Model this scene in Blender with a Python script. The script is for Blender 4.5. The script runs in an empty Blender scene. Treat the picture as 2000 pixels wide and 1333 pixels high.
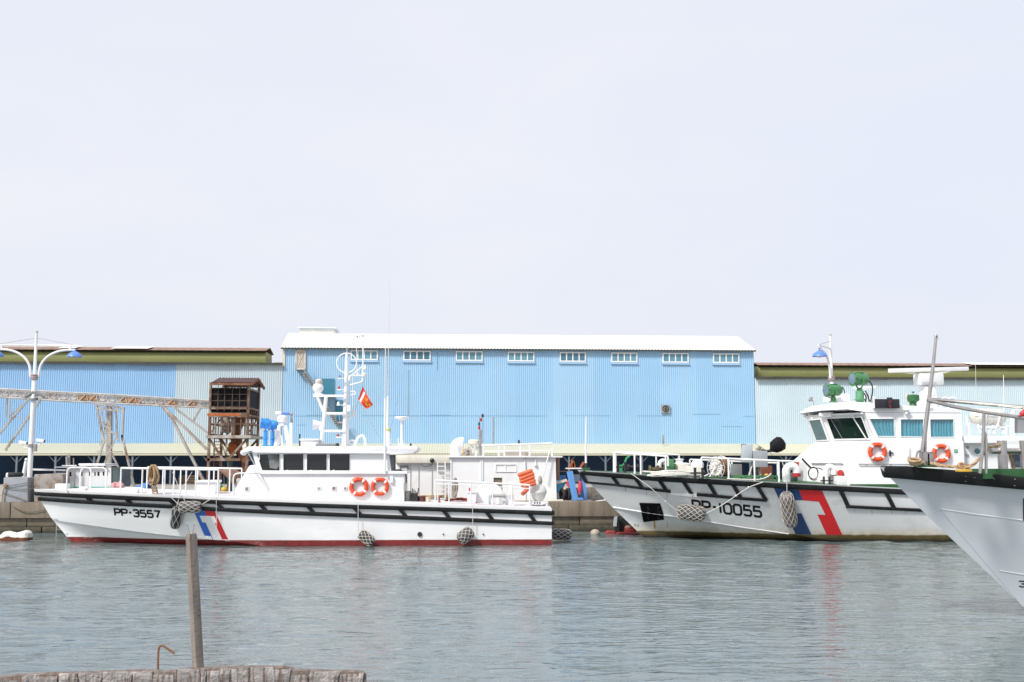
import bpy, bmesh, math, random
import numpy as np
from mathutils import Vector as V, Matrix, Euler
from mathutils.geometry import tessellate_polygon
rad = math.radians
random.seed(7)
C = bpy.context.scene.collection
S = bpy.context.scene

# ---------------------------------------------------------------- camera, sky, sun, exposure
FPX, YAW, PITCH, CZ = 2087.0, rad(3.3), math.atan(228.5/2087.0), 3.3
cd = bpy.data.cameras.new('camera'); cam = bpy.data.objects.new('camera', cd); C.objects.link(cam)
cam.location = (0, 0, CZ); cam.rotation_euler = (rad(90)+PITCH, 0, -YAW)
cd.sensor_width = 36; cd.lens = 36*FPX/2000.0; cd.clip_start = .1; cd.clip_end = 3000
S.camera = cam
SUN_EL, SUN_AZ = rad(46), rad(-134)      # azimuth from +Y, clockwise: behind the camera, over the left shoulder
w = bpy.data.worlds.new('World'); S.world = w; w.use_nodes = True
nt = w.node_tree; nt.nodes.clear()
sky = nt.nodes.new('ShaderNodeTexSky'); sky.sky_type = 'NISHITA'; sky.sun_disc = False
sky.sun_elevation = SUN_EL; sky.sun_rotation = SUN_AZ; sky.dust_density = 6; sky.air_density = 1.2; sky.ozone_density = 2
mx = nt.nodes.new('ShaderNodeMix'); mx.data_type = 'RGBA'; mx.inputs['Factor'].default_value = .93
mx.inputs['B'].default_value = (4.28, 4.47, 5.02, 1)          # an even veil of haze over the blue
bg = nt.nodes.new('ShaderNodeBackground'); bg.inputs['Strength'].default_value = .1
wo = nt.nodes.new('ShaderNodeOutputWorld')
nt.links.new(sky.outputs[0], mx.inputs['A']); nt.links.new(mx.outputs['Result'], bg.inputs['Color']); nt.links.new(bg.outputs[0], wo.inputs[0])
# thin high cloud: the veil is a little whiter in soft patches
stc = nt.nodes.new('ShaderNodeTexCoord'); smp = nt.nodes.new('ShaderNodeMapping'); smp.inputs['Scale'].default_value = (1.3, 1.3, 3.2); smp.inputs['Location'].default_value = (.35, .1, .2)
snz = nt.nodes.new('ShaderNodeTexNoise'); snz.inputs['Scale'].default_value = 1.6; snz.inputs['Detail'].default_value = 7; snz.inputs['Roughness'].default_value = .55
srp = nt.nodes.new('ShaderNodeValToRGB'); srp.color_ramp.elements[0].position = .36; srp.color_ramp.elements[1].position = .68
srp.color_ramp.elements[0].color = (.430, .448, .508, 1); srp.color_ramp.elements[1].color = (.472, .478, .508, 1)
smu = nt.nodes.new('ShaderNodeVectorMath'); smu.operation = 'SCALE'; smu.inputs['Scale'].default_value = 10
nt.links.new(stc.outputs['Generated'], smp.inputs['Vector']); nt.links.new(smp.outputs[0], snz.inputs['Vector']); nt.links.new(snz.outputs['Fac'], srp.inputs['Fac']); nt.links.new(srp.outputs['Color'], smu.inputs[0]); nt.links.new(smu.outputs[0], mx.inputs['B'])
sd = bpy.data.lights.new('sun', 'SUN'); so = bpy.data.objects.new('sun', sd); C.objects.link(so)
sd.energy = 2.1; sd.angle = rad(9); sd.color = (1, .965, .91)
sdir = V((math.sin(SUN_AZ)*math.cos(SUN_EL), math.cos(SUN_AZ)*math.cos(SUN_EL), math.sin(SUN_EL)))
so.rotation_euler = sdir.to_track_quat('Z', 'Y').to_euler(); so.location = (0, 0, 60)
S.view_settings.view_transform = 'Standard'; S.view_settings.look = 'None'
S.view_settings.gamma = 1; S.view_settings.use_curve_mapping = False; S.view_settings.exposure = .94
S.cycles.max_bounces = 8

# ---------------------------------------------------------------- helpers
_f = V((math.sin(YAW)*math.cos(PITCH), math.cos(YAW)*math.cos(PITCH), math.sin(PITCH)))
_r = V((math.cos(YAW), -math.sin(YAW), 0)); _u = _r.cross(_f)
def at(px, py, Y):
    """world point on the vertical plane y=Y that the photo shows at (px, py)"""
    d = _f + _r*((px-1000)/FPX) + _u*((666.5-py)/FPX)
    t = Y/d.y
    return V((d.x*t, Y, CZ+d.z*t))
def atz(px, py, z):
    d = _f + _r*((px-1000)/FPX) + _u*((666.5-py)/FPX)
    t = (z-CZ)/d.z
    return V((d.x*t, d.y*t, z))
def lerp(a, b, t): return a+(b-a)*t
def interp(pts, x): return float(np.interp(x, [p[0] for p in pts], [p[1] for p in pts]))

class MB:
    def __init__(s): s.v = []; s.f = []
    def add(s, vs, fs):
        n = len(s.v); s.v += [V(p) for p in vs]; s.f += [tuple(i+n for i in f) for f in fs]; return s
    def box(s, a, b):
        x0, y0, z0 = [min(a[i], b[i]) for i in range(3)]; x1, y1, z1 = [max(a[i], b[i]) for i in range(3)]
        return s.add([(x0,y0,z0),(x1,y0,z0),(x1,y1,z0),(x0,y1,z0),(x0,y0,z1),(x1,y0,z1),(x1,y1,z1),(x0,y1,z1)],
                     [(0,3,2,1),(4,5,6,7),(0,1,5,4),(1,2,6,5),(2,3,7,6),(3,0,4,7)])
    def cbox(s, c, sx, sy, sz, rot=None):
        m = MB().box((-sx/2,-sy/2,-sz/2), (sx/2,sy/2,sz/2))
        R = Euler(rot).to_matrix() if rot else Matrix.Identity(3)
        return s.add([R@p+V(c) for p in m.v], m.f)
    def loft(s, rings, closed=True, cap=True):
        n = len(rings[0]); vs = [p for r in rings for p in r]; fs = []
        for i in range(len(rings)-1):
            for j in range(n if closed else n-1):
                k = (j+1) % n
                fs.append((i*n+j, i*n+k, (i+1)*n+k, (i+1)*n+j))
        if cap and closed:
            fs.append(tuple(range(n-1, -1, -1))); fs.append(tuple((len(rings)-1)*n+j for j in range(n)))
        return s.add(vs, fs)
    def prism(s, poly, vec):
        a = [V(p) for p in poly]; vec = V(vec)
        return s.loft([a, [p+vec for p in a]])
    def pprism(s, pts, Y0, Y1):
        a = [at(x, y, Y0) for x, y in pts]
        return s.loft([a, [V((p.x, Y1, p.z)) for p in a]])
    def bar(s, p0, p1, w, h=None):
        h = h or w; p0, p1 = V(p0), V(p1); d = (p1-p0).normalized()
        up = V((0,0,1)) if abs(d.z) < .95 else V((0,1,0))
        a = d.cross(up).normalized()*w/2; b = a.cross(d).normalized()*h/2
        return s.loft([[p-a-b, p+a-b, p+a+b, p-a+b] for p in (p0, p1)])
    def tube(s, pts, r, n=7, closed=False, cap=True):
        pts = [V(p) for p in pts]; m = len(pts); rings = []
        prev = None
        for i, p in enumerate(pts):
            if closed: d = pts[(i+1) % m]-pts[i-1]
            else: d = pts[min(i+1, m-1)]-pts[max(i-1, 0)]
            if d.length < 1e-9: d = V((0,0,1))
            d.normalize()
            if prev is None: a = d.orthogonal().normalized()
            else:
                a = prev-d*prev.dot(d)
                a = a.normalized() if a.length > 1e-6 else d.orthogonal().normalized()
            prev = a; b = d.cross(a); rr = r[i] if isinstance(r, (list, tuple)) else r
            rings.append([p+(a*math.cos(2*math.pi*k/n)+b*math.sin(2*math.pi*k/n))*rr for k in range(n)])
        if closed: rings.append(rings[0])
        return s.loft(rings, True, cap and not closed)
    def lathe(s, c, prof, n=20, axis=(0,0,1)):
        c = V(c); d = V(axis).normalized(); a = d.orthogonal().normalized(); b = d.cross(a)
        return s.loft([[c+d*z+(a*math.cos(2*math.pi*k/n)+b*math.sin(2*math.pi*k/n))*max(r, .0005) for k in range(n)] for r, z in prof])
    def cone(s, p0, p1, r0, r1=None, n=12):
        p0, p1 = V(p0), V(p1); r1 = r0 if r1 is None else r1
        return s.lathe(p0, [(r0, 0), (r1, (p1-p0).length)], n, p1-p0)
    def ball(s, c, rx, ry=None, rz=None, n=14, m=9):
        ry = ry or rx; rz = rz or rx; c = V(c)
        return s.loft([[c+V((rx*math.sin(t)*math.cos(2*math.pi*k/n), ry*math.sin(t)*math.sin(2*math.pi*k/n), -rz*math.cos(t))) for k in range(n)]
                       for t in [max(.02, min(math.pi-.02, math.pi*i/m)) for i in range(m+1)]])
    def torus(s, c, R, r, axis=(0,1,0), n=36, k=12, a0=0, a1=2*math.pi, fl=1.0):
        c = V(c); d = V(axis).normalized(); a = d.orthogonal().normalized(); b = d.cross(a)
        full = abs(a1-a0-2*math.pi) < 1e-4; rings = []
        for i in range(n+1):
            t = a0+(a1-a0)*i/n; e = a*math.cos(t)+b*math.sin(t)
            rings.append([c+e*(R+r*math.cos(2*math.pi*j/k))+d*(r*fl*math.sin(2*math.pi*j/k)) for j in range(k)])
        return s.loft(rings, True, not full)
    def build(s, name, mat, parent=None, smooth=38, bevel=0, org=None, **pr):
        me = bpy.data.meshes.new(name)
        if parent is not None:
            p = parent; o0 = V((0,0,0))
            while p is not None: o0 = o0+V(p.location); p = p.parent
        else:
            if org is None:
                lo = [min(q[i] for q in s.v) for i in range(3)]; hi = [max(q[i] for q in s.v) for i in range(3)]
                org = ((lo[0]+hi[0])/2, (lo[1]+hi[1])/2, lo[2])
            o0 = V(org)
        me.from_pydata([tuple(q-o0) for q in s.v], [], s.f); me.validate()
        bm = bmesh.new(); bm.from_mesh(me)
        if bevel:
            bmesh.ops.remove_doubles(bm, verts=bm.verts, dist=1e-5)
            bmesh.ops.recalc_face_normals(bm, faces=bm.faces)
            ed = [e for e in bm.edges if len(e.link_faces) == 2 and e.calc_face_angle(0) > rad(32)]
            bmesh.ops.bevel(bm, geom=ed, offset=bevel, segments=2, profile=.6, affect='EDGES', clamp_overlap=True)
        else: bmesh.ops.recalc_face_normals(bm, faces=bm.faces)
        bm.to_mesh(me); bm.free()
        if smooth:
            for p in me.polygons: p.use_smooth = True
            me.set_sharp_from_angle(angle=rad(smooth))
        me.materials.append(mat)
        o = bpy.data.objects.new(name, me); C.objects.link(o)
        if parent is not None: o.parent = parent
        else: o.location = o0
        for k, v in pr.items(): o[k] = v
        return o

def thing(name, label, cat, loc, group=None):
    o = bpy.data.objects.new(name, None); C.objects.link(o); o.location = loc; o.empty_display_size = .2
    o['label'] = label; o['category'] = cat
    if group: o['group'] = group
    return o
def tag(o, label, cat, group=None):
    o['label'] = label; o['category'] = cat
    if group: o['group'] = group
    return o
def dup(root, delta, label=None):
    r = root.copy(); C.objects.link(r); r.location = V(root.location)+V(delta)
    if label: r['label'] = label
    for ch in list(root.children):
        c = ch.copy(); C.objects.link(c); c.parent = r
        for g in ch.children:
            d = g.copy(); C.objects.link(d); d.parent = c
    return r
def wall_holes(outer, holes, Y0, Y1):
    """wall panel in the plane y=Y0 (pixel outlines) with real openings, thickened to Y1"""
    bm = bmesh.new()
    for lp in [outer]+holes:
        vs = [bm.verts.new(at(x, y, Y0)) for x, y in lp]
        for i in range(len(vs)): bm.edges.new((vs[i-1], vs[i]))
    bmesh.ops.triangle_fill(bm, use_beauty=True, use_dissolve=False, edges=bm.edges[:])
    r = bmesh.ops.extrude_face_region(bm, geom=bm.faces[:])
    for e in r['geom']:
        if isinstance(e, bmesh.types.BMVert): e.co.y = Y1
    bm.verts.index_update()
    m = MB(); m.add([q.co.copy() for q in bm.verts], [tuple(q.index for q in f.verts) for f in bm.faces]); bm.free()
    return m
def rect(x0, y0, x1, y1): return [(x0,y0),(x1,y0),(x1,y1),(x0,y1)]
def arc(c, r, a0, a1, n, ax=(1,0,0), ay=(0,0,1)):
    return [V(c)+V(ax)*(r*math.cos(rad(lerp(a0,a1,i/n))))+V(ay)*(r*math.sin(rad(lerp(a0,a1,i/n)))) for i in range(n+1)]
def sag(p0, p1, s, n=12):
    return [V(p0).lerp(V(p1), i/n)-V((0,0,s*4*(i/n)*(1-i/n))) for i in range(n+1)]
def fillet(pts, r, n=5):
    """round the corners of a polyline"""
    pts = [V(p) for p in pts]; out = [pts[0]]
    for i in range(1, len(pts)-1):
        a, b, c = pts[i-1], pts[i], pts[i+1]
        d0 = min(r, (a-b).length/2.01); d1 = min(r, (c-b).length/2.01)
        p, q = b+(a-b).normalized()*d0, b+(c-b).normalized()*d1
        for k in range(n+1):
            t = k/n; out.append(p*(1-t)**2+b*2*t*(1-t)+q*t*t)
    return out+[pts[-1]]

# ---------------------------------------------------------------- materials
def lin(h):
    h = h.lstrip('#'); c = [int(h[i:i+2], 16)/255 for i in (0, 2, 4)]
    return tuple((x/12.92 if x <= .04045 else ((x+.055)/1.055)**2.4) for x in c)
def mat(name, col, rough=.5, metal=0, var=.08, scale=1.5, bump=0, bscale=30, dirt=0, dcol=(.16,.11,.07), dscale=(3,3,.5), dlo=.52, dhi=.72, spec=.5, coat=0):
    m = bpy.data.materials.new(name); m.use_nodes = True; n = m.node_tree; L = n.links.new
    b = n.nodes['Principled BSDF']; b.inputs['Roughness'].default_value = rough; b.inputs['Metallic'].default_value = metal
    b.inputs['Specular IOR Level'].default_value = spec; b.inputs['Coat Weight'].default_value = coat
    tc = n.nodes.new('ShaderNodeTexCoord')
    nz = n.nodes.new('ShaderNodeTexNoise'); nz.inputs['Scale'].default_value = scale; nz.inputs['Detail'].default_value = 6
    L(tc.outputs['Object'], nz.inputs['Vector'])
    rp = n.nodes.new('ShaderNodeValToRGB')
    rp.color_ramp.elements[0].position = .3; rp.color_ramp.elements[1].position = .7
    rp.color_ramp.elements[0].color = tuple(c*(1-var) for c in col)+(1,); rp.color_ramp.elements[1].color = tuple(min(1, c*(1+var)) for c in col)+(1,)
    L(nz.outputs['Fac'], rp.inputs['Fac']); out = rp.outputs['Color']
    if dirt:
        mp = n.nodes.new('ShaderNodeMapping'); mp.inputs['Scale'].default_value = dscale; L(tc.outputs['Object'], mp.inputs['Vector'])
        n2 = n.nodes.new('ShaderNodeTexNoise'); n2.inputs['Scale'].default_value = 1; n2.inputs['Detail'].default_value = 8; n2.inputs['Roughness'].default_value = .65
        L(mp.outputs[0], n2.inputs['Vector'])
        r2 = n.nodes.new('ShaderNodeMapRange'); r2.inputs['From Min'].default_value = dlo; r2.inputs['From Max'].default_value = dhi; r2.inputs['To Max'].default_value = dirt
        L(n2.outputs['Fac'], r2.inputs['Value'])
        mm = n.nodes.new('ShaderNodeMix'); mm.data_type = 'RGBA'; mm.inputs['B'].default_value = tuple(dcol)+(1,)
        L(r2.outputs[0], mm.inputs['Factor']); L(out, mm.inputs['A']); out = mm.outputs['Result']
    L(out, b.inputs['Base Color'])
    if bump:
        n3 = n.nodes.new('ShaderNodeTexNoise'); n3.inputs['Scale'].default_value = bscale; n3.inputs['Detail'].default_value = 5; L(tc.outputs['Object'], n3.inputs['Vector'])
        bp = n.nodes.new('ShaderNodeBump'); bp.inputs['Strength'].default_value = bump; bp.inputs['Distance'].default_value = .02
        L(n3.outputs['Fac'], bp.inputs['Height']); L(bp.outputs[0], b.inputs['Normal'])
    return m
def zmat(m, bands, wob=.03, wscale=1.2):
    """paint bands by height (world z): bands = [(z_below, colour)] laid over an existing paint, ragged edge 'wob'"""
    n = m.node_tree; L = n.links.new; b = n.nodes['Principled BSDF']; out = b.inputs['Base Color'].links[0].from_socket
    g = n.nodes.new('ShaderNodeNewGeometry'); sx = n.nodes.new('ShaderNodeSeparateXYZ'); L(g.outputs['Position'], sx.inputs[0])
    nz = n.nodes.new('ShaderNodeTexNoise'); nz.inputs['Scale'].default_value = wscale; nz.inputs['Detail'].default_value = 7; L(g.outputs['Position'], nz.inputs['Vector'])
    md = n.nodes.new('ShaderNodeMath'); md.operation = 'MULTIPLY_ADD'; md.inputs[1].default_value = wob*2; L(nz.outputs['Fac'], md.inputs[0]); L(sx.outputs['Z'], md.inputs[2])
    for z, c, soft in bands:
        r = n.nodes.new('ShaderNodeMapRange'); r.inputs['From Min'].default_value = z+wob; r.inputs['From Max'].default_value = z+wob-soft
        L(md.outputs[0], r.inputs['Value'])
        mm = n.nodes.new('ShaderNodeMix'); mm.data_type = 'RGBA'
        n4 = n.nodes.new('ShaderNodeTexNoise'); n4.inputs['Scale'].default_value = 5; n4.inputs['Detail'].default_value = 6; L(g.outputs['Position'], n4.inputs['Vector'])
        rp = n.nodes.new('ShaderNodeValToRGB'); rp.color_ramp.elements[0].position = .3; rp.color_ramp.elements[1].position = .72
        rp.color_ramp.elements[0].color = tuple(x*.75 for x in c)+(1,); rp.color_ramp.elements[1].color = tuple(min(1, x*1.25) for x in c)+(1,)
        L(n4.outputs['Fac'], rp.inputs['Fac'])
        L(r.outputs[0], mm.inputs['Factor']); L(out, mm.inputs['A']); L(rp.outputs[0], mm.inputs['B']); out = mm.outputs['Result']
    L(out, b.inputs['Base Color']); return m
def glass_mat(name, tint=(.97,1,1), refl=.06):
    m = bpy.data.materials.new(name); m.use_nodes = True; n = m.node_tree; n.nodes.clear(); L = n.links.new
    t = n.nodes.new('ShaderNodeBsdfTransparent'); t.inputs[0].default_value = tint+(1,)
    g = n.nodes.new('ShaderNodeBsdfGlossy'); g.inputs['Roughness'].default_value = .03
    x = n.nodes.new('ShaderNodeMixShader'); o = n.nodes.new('ShaderNodeOutputMaterial')
    x.inputs[0].default_value = refl; L(t.outputs[0], x.inputs[1]); L(g.outputs[0], x.inputs[2]); L(x.outputs[0], o.inputs[0]); return m

WHITE = mat('white_paint', (.80,.80,.81), .38, var=.025, dirt=.32, dcol=(.50,.44,.36), dscale=(1.6,1.6,.35), dlo=.56, dhi=.8)
WHITE2 = mat('white_paint_worn', (.77,.77,.77), .45, var=.03, dirt=.55, dcol=(.45,.33,.2), dscale=(2.5,2.5,.5), dlo=.58, dhi=.78)
RAILW = mat('white_rail_paint', (.80,.80,.80), .4, var=.04, scale=4, dirt=.35, dcol=(.45,.36,.28), dscale=(5,5,5), dlo=.6, dhi=.75)
PINKDECK = mat('faded_deck_paint', (.70,.68,.69), .6, var=.05, dirt=.6, dcol=(.55,.30,.30), dscale=(.5,1.6,2), dlo=.5, dhi=.7)
RUBBER = mat('black_rubber', (.014,.015,.016), .7, var=.3, scale=3, bump=.2, bscale=14, dirt=.2, dcol=(.09,.09,.085), dscale=(2,2,2), dlo=.55, dhi=.8, spec=.2)
BLACK = mat('black_paint', (.02,.02,.022), .5, var=.2)
INK = mat('black_lettering_paint', (.008,.008,.010), .7, var=.15, scale=8, spec=.15)
VOID = mat('black_recess', (.005,.005,.006), .9, spec=.05)
BLUEDK = mat('navy_stripe_paint', (.012,.05,.16), .42, var=.12, dirt=.2, dcol=(.2,.2,.22), dlo=.6, dhi=.8)
BLUEMID = mat('bright_blue_stripe_paint', (.015,.12,.50), .4, var=.07)
REDST = mat('red_stripe_paint', (.56,.012,.016), .42, var=.08)
GLASS_DK = mat('dark_window_glass', (.012,.013,.016), .06, var=.2, scale=.7, spec=.6)
GLASS_GR = mat('green_dark_window_glass', (.008,.02,.018), .05, var=.2, spec=.6)
GLASS_TEAL = mat('teal_window_glass', (.05,.16,.17), .08, var=.25, scale=2, spec=.6)
CLEAR = glass_mat('clear_window_glass')
CURTAIN = mat('turquoise_curtain', (.055,.29,.375), .8, var=.1, scale=4)
GRAY = mat('light_gray_paint', (.42,.46,.50), .5, var=.06)
GRAYM = mat('mid_gray_paint', (.22,.23,.24), .55, var=.12, dirt=.3)
STEEL = mat('stainless_steel', (.50,.47,.44), .28, 1, var=.12, scale=5)
GALV = mat('galvanised_steel', (.36,.35,.34), .5, .35, var=.2, scale=3, dirt=.6, dcol=(.22,.10,.04), dscale=(2,2,2), dlo=.5, dhi=.7)
RUST = mat('rusty_steel', (.24,.10,.045), .85, var=.35, scale=4, bump=.3, bscale=20, dirt=.6, dcol=(.07,.04,.03), dscale=(3,3,2), dlo=.45, dhi=.65)
RUSTP = mat('rust_streaked_paint', (.40,.38,.35), .75, var=.15, scale=2, dirt=.8, dcol=(.20,.09,.04), dscale=(1.5,1.5,1.2), dlo=.5, dhi=.64)
ORANGERUST = mat('orange_rust_primer', (.42,.11,.03), .8, var=.2, scale=3, dirt=.5, dcol=(.15,.05,.02), dscale=(3,3,1))
ORANGE = mat('orange_lifebuoy_plastic', (.66,.075,.02), .45, var=.08, scale=6, dirt=.25, dcol=(.3,.05,.02), dscale=(6,6,6), dlo=.6)
ORANGEF = mat('faded_orange_float', (.72,.15,.06), .5, var=.1, scale=6)
GREENP = mat('green_machinery_paint', (.065,.21,.085), .38, var=.15, scale=5, coat=.1)
GREENL = mat('pale_green_paint', (.12,.31,.16), .4, var=.1, scale=5)
GREEND = mat('green_deck_paint', (.022,.10,.03), .6, var=.2, scale=2, dirt=.4, dcol=(.10,.10,.07), dscale=(2,2,2))
BLUEL = mat('bright_blue_lamp_paint', (.045,.29,.76), .38, var=.06)
BLUESH = mat('blue_lamp_shade', (.10,.22,.58), .4, var=.08)
ROPE = mat('tan_rope', (.42,.29,.17), .95, var=.3, scale=25, bump=.5, bscale=60)
ROPEG = mat('gray_rope', (.33,.29,.25), .95, var=.3, scale=25, bump=.5, bscale=60)
ROPED = mat('dark_wet_rope', (.13,.12,.10), .95, var=.3, scale=25)
ROPEW = mat('white_rope', (.66,.64,.60), .9, var=.15, scale=25)
NETW = mat('fender_net_cord', (.55,.52,.47), .9, var=.2, scale=20)
FENDER = mat('gray_fender_rubber', (.075,.072,.072), .7, var=.25, scale=4, bump=.2, bscale=25)
FENDERD = mat('dark_fender_rubber', (.035,.037,.04), .6, var=.25, scale=4, bump=.2, bscale=25)
TARPB = mat('blue_tarpaulin', (.06,.20,.50), .6, var=.15, scale=2, bump=.2, bscale=5)
TARPK = mat('black_plastic_sheet', (.010,.010,.012), .75, var=.3, bump=.3, bscale=8, spec=.2)
WOODG = mat('weathered_gray_wood', (.22,.195,.17), .9, var=.25, scale=2, bump=.6, bscale=12, dirt=.75, dcol=(.09,.07,.055), dscale=(14,14,1.2), dlo=.46, dhi=.66)
TYRE = mat('tyre_rubber', (.02,.02,.02), .8, var=.2, bump=.2)
YELLOW = mat('yellow_buoy_plastic', (.62,.38,.05), .5, var=.1)
REDP = mat('red_paint', (.45,.03,.03), .45, var=.12)
PINK = mat('red_cloth', (.55,.06,.10), .9, var=.2, scale=6)

# ================================================================ THE SETTING
QF, QZ = 48.9, 1.35           # quay face and quay top
# ---- water: one displaced sheet, fine where the photo looks
def water():
    def axis(lo, hi, a, b, step):
        fine = list(np.arange(a, b+step/2, step)); g = step; x = b; up = []
        while x < hi: g *= 1.35; x += g; up.append(x)
        g = step; x = a; dn = []
        while x > lo: g *= 1.35; x -= g; dn.append(x)
        return np.array(dn[::-1]+fine+up)
    xs = axis(-420, 420, -26, 30, .16); ys = axis(-300, 60, 10, QF-.6, .11)
    ys = ys[ys < QF+.8]; ys = np.append(ys, QF+1)
    X, Y = np.meshgrid(xs, ys); Z = np.zeros_like(X); r = np.random.RandomState(3)
    for lam, amp, n in ((5.5,.015,5), (2.6,.013,9), (1.3,.010,14), (.72,.0065,18)):
        for i in range(n):
            a = r.normal(rad(96), rad(34)); k = 2*math.pi/(lam*r.uniform(.75,1.3))
            Z += .8*amp*r.uniform(.5,1.2)/math.sqrt(n)*1.7*np.sin(k*(X*math.cos(a)+Y*math.sin(a))+r.uniform(0,6.28)+.8*np.sin(.21*X+r.uniform(0,6))+.6*np.sin(.17*Y+r.uniform(0,6)))
    patch = .75+.35*np.sin(.13*X+.9*np.sin(.11*Y))*np.sin(.19*Y+.5*np.sin(.2*X))
    Z *= patch
    m, n = X.shape; co = np.stack([X, Y, Z], -1).reshape(-1, 3)
    i = np.arange(m*n).reshape(m, n); q = np.stack([i[:-1,:-1], i[:-1,1:], i[1:,1:], i[1:,:-1]], -1).reshape(-1, 4)
    me = bpy.data.meshes.new('water'); me.vertices.add(m*n); me.vertices.foreach_set('co', co.ravel())
    me.loops.add(q.size); me.loops.foreach_set('vertex_index', q.ravel().astype(np.int32))
    me.polygons.add(len(q)); me.polygons.foreach_set('loop_start', np.arange(0, q.size, 4, dtype=np.int32))
    me.update(calc_edges=True)
    me.polygons.foreach_set('use_smooth', np.ones(len(q), bool))
    o = bpy.data.objects.new('water', me); C.objects.link(o); o['kind'] = 'structure'
    mt = bpy.data.materials.new('harbour_water'); mt.use_nodes = True; t = mt.node_tree; L = t.links.new; b = t.nodes['Principled BSDF']
    b.inputs['Base Color'].default_value = (.115,.155,.158,1); b.inputs['Roughness'].default_value = .06; b.inputs['IOR'].default_value = 2.1
    g = t.nodes.new('ShaderNodeNewGeometry'); h = []
    for sc, st, d in (((1.5,4.2,1),.95,.055), ((4.5,13,1),.28,.02), ((.5,1.2,1),.35,.12)):
        mp = t.nodes.new('ShaderNodeMapping'); mp.inputs['Scale'].default_value = sc; mp.inputs['Rotation'].default_value = (0,0,rad(7)); L(g.outputs['Position'], mp.inputs['Vector'])
        nz = t.nodes.new('ShaderNodeTexNoise'); nz.inputs['Scale'].default_value = 1; nz.inputs['Detail'].default_value = 2; nz.inputs['Distortion'].default_value = .6; L(mp.outputs[0], nz.inputs['Vector'])
        bp = t.nodes.new('ShaderNodeBump'); bp.inputs['Strength'].default_value = st; bp.inputs['Distance'].default_value = d; L(nz.outputs['Fac'], bp.inputs['Height'])
        if h: L(h[-1].outputs[0], bp.inputs['Normal'])
        h.append(bp)
    L(h[-1].outputs[0], b.inputs['Normal']); me.materials.append(mt)
water()

# ---- quay: concrete wall of two courses with a capping beam, and the apron behind it
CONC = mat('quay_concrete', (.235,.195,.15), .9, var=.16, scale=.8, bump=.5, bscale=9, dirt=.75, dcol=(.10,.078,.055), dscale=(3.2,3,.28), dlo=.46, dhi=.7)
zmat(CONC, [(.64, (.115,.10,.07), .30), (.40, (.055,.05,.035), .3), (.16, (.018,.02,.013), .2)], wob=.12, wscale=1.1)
CONCT = mat('apron_concrete', (.33,.31,.28), .92, var=.12, scale=.4, bump=.3, bscale=8, dirt=.6, dcol=(.16,.14,.12), dscale=(.7,.7,.7))
q = MB(); x = -130.0; rr = random.Random(5)
while x < 130:
    wd = rr.uniform(5.2, 5.8)
    q.box((x, QF-.06, .66), (x+wd-.03, QF+1.0, QZ-.004)); x += wd           # capping beam, cast in lengths
x = -131.0
while x < 130:
    wd = rr.uniform(1.7, 2.3); d = rr.uniform(0,.05)
    q.box((x, QF+.05+d, .27), (x+wd-.03, QF+1, .657)); x += wd
x = -131.0
while x < 130:
    wd = rr.uniform(1.8, 2.6); d = rr.uniform(0,.06)
    q.box((x, QF+.02+d, -2.2), (x+wd-.035, QF+1, .262)); x += wd
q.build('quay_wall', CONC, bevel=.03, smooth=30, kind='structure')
g = MB(); g.add([(-900,QF+.9,QZ),(900,QF+.9,QZ),(900,1500,QZ),(-900,1500,QZ)], [(0,1,2,3)])
g.build('quay_apron', CONCT, org=(0,QF,QZ), kind='structure')

# ---- corrugated sheet: a trapezoid profile along u, swept along w
def corr(p0, u, wv, length, pitch, depth, nrm):
    p0, u, wv, nrm = V(p0), V(u).normalized(), V(wv), V(nrm); pr = []
    n = max(1, int(round(length/pitch))); pt = length/n
    for i in range(n):
        for f, d in ((0,0),(.22,0),(.36,1),(.72,1),(.86,0)): pr.append(((i+f)*pt, d))
    pr.append((length, 0))
    a = [p0+u*s+nrm*(d*depth) for s, d in pr]
    m = MB(); m.loft([a, [p+wv for p in a]], closed=False, cap=False); return m
WY = 85.0
def wx(px): return at(px, 895, WY).x
def wz(py, px=1000): return at(px, py, WY).z
SKYB = mat('sky_blue_cladding', (.315,.505,.72), .5, var=.05, scale=.25, dirt=.18, dcol=(.30,.42,.55), dscale=(1.2,1,.12), dlo=.5, dhi=.8)
SKYB2 = mat('blue_cladding_bright', (.27,.465,.70), .5, var=.05, scale=.25, dirt=.3, dcol=(.27,.43,.62), dscale=(1.5,1,.10), dlo=.48, dhi=.75)
PALEB = mat('pale_green_cladding', (.46,.55,.60), .55, var=.05, scale=.3, dirt=.3, dcol=(.42,.44,.40), dscale=(1.4,1,.14), dlo=.5, dhi=.8)
PALEB2 = mat('pale_blue_cladding', (.52,.63,.69), .55, var=.05, scale=.3, dirt=.2, dcol=(.50,.56,.56), dscale=(1.4,1,.14), dlo=.5, dhi=.8)
OLIVE = mat('olive_ridge_cladding', (.235,.245,.10), .55, var=.08, scale=.3, dirt=.25, dcol=(.33,.34,.24), dscale=(.25,1,2.5), dlo=.5, dhi=.75)
BROWN = mat('rusty_brown_roofing', (.25,.155,.115), .8, var=.25, scale=.6, dirt=.5, dcol=(.33,.20,.14), dscale=(.5,.5,.5))
CREAM = mat('cream_canopy_sheet', (.52,.50,.375), .6, var=.05, scale=.3, dirt=.25, dcol=(.42,.40,.30), dscale=(.6,.6,.6))
ROOFW = mat('white_roof_sheet', (.78,.77,.72), .5, var=.03)
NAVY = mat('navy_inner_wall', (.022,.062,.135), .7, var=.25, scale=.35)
GLZS = [mat('warehouse_pane_%d' % i, c, .12, var=.2, scale=.6, spec=.6) for i, c in enumerate(((.09,.24,.33), (.12,.28,.36), (.06,.17,.25)))]
GLZ = mat('warehouse_window_glass', (.09,.24,.33), .12, var=.15, scale=.6, spec=.6)
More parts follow.
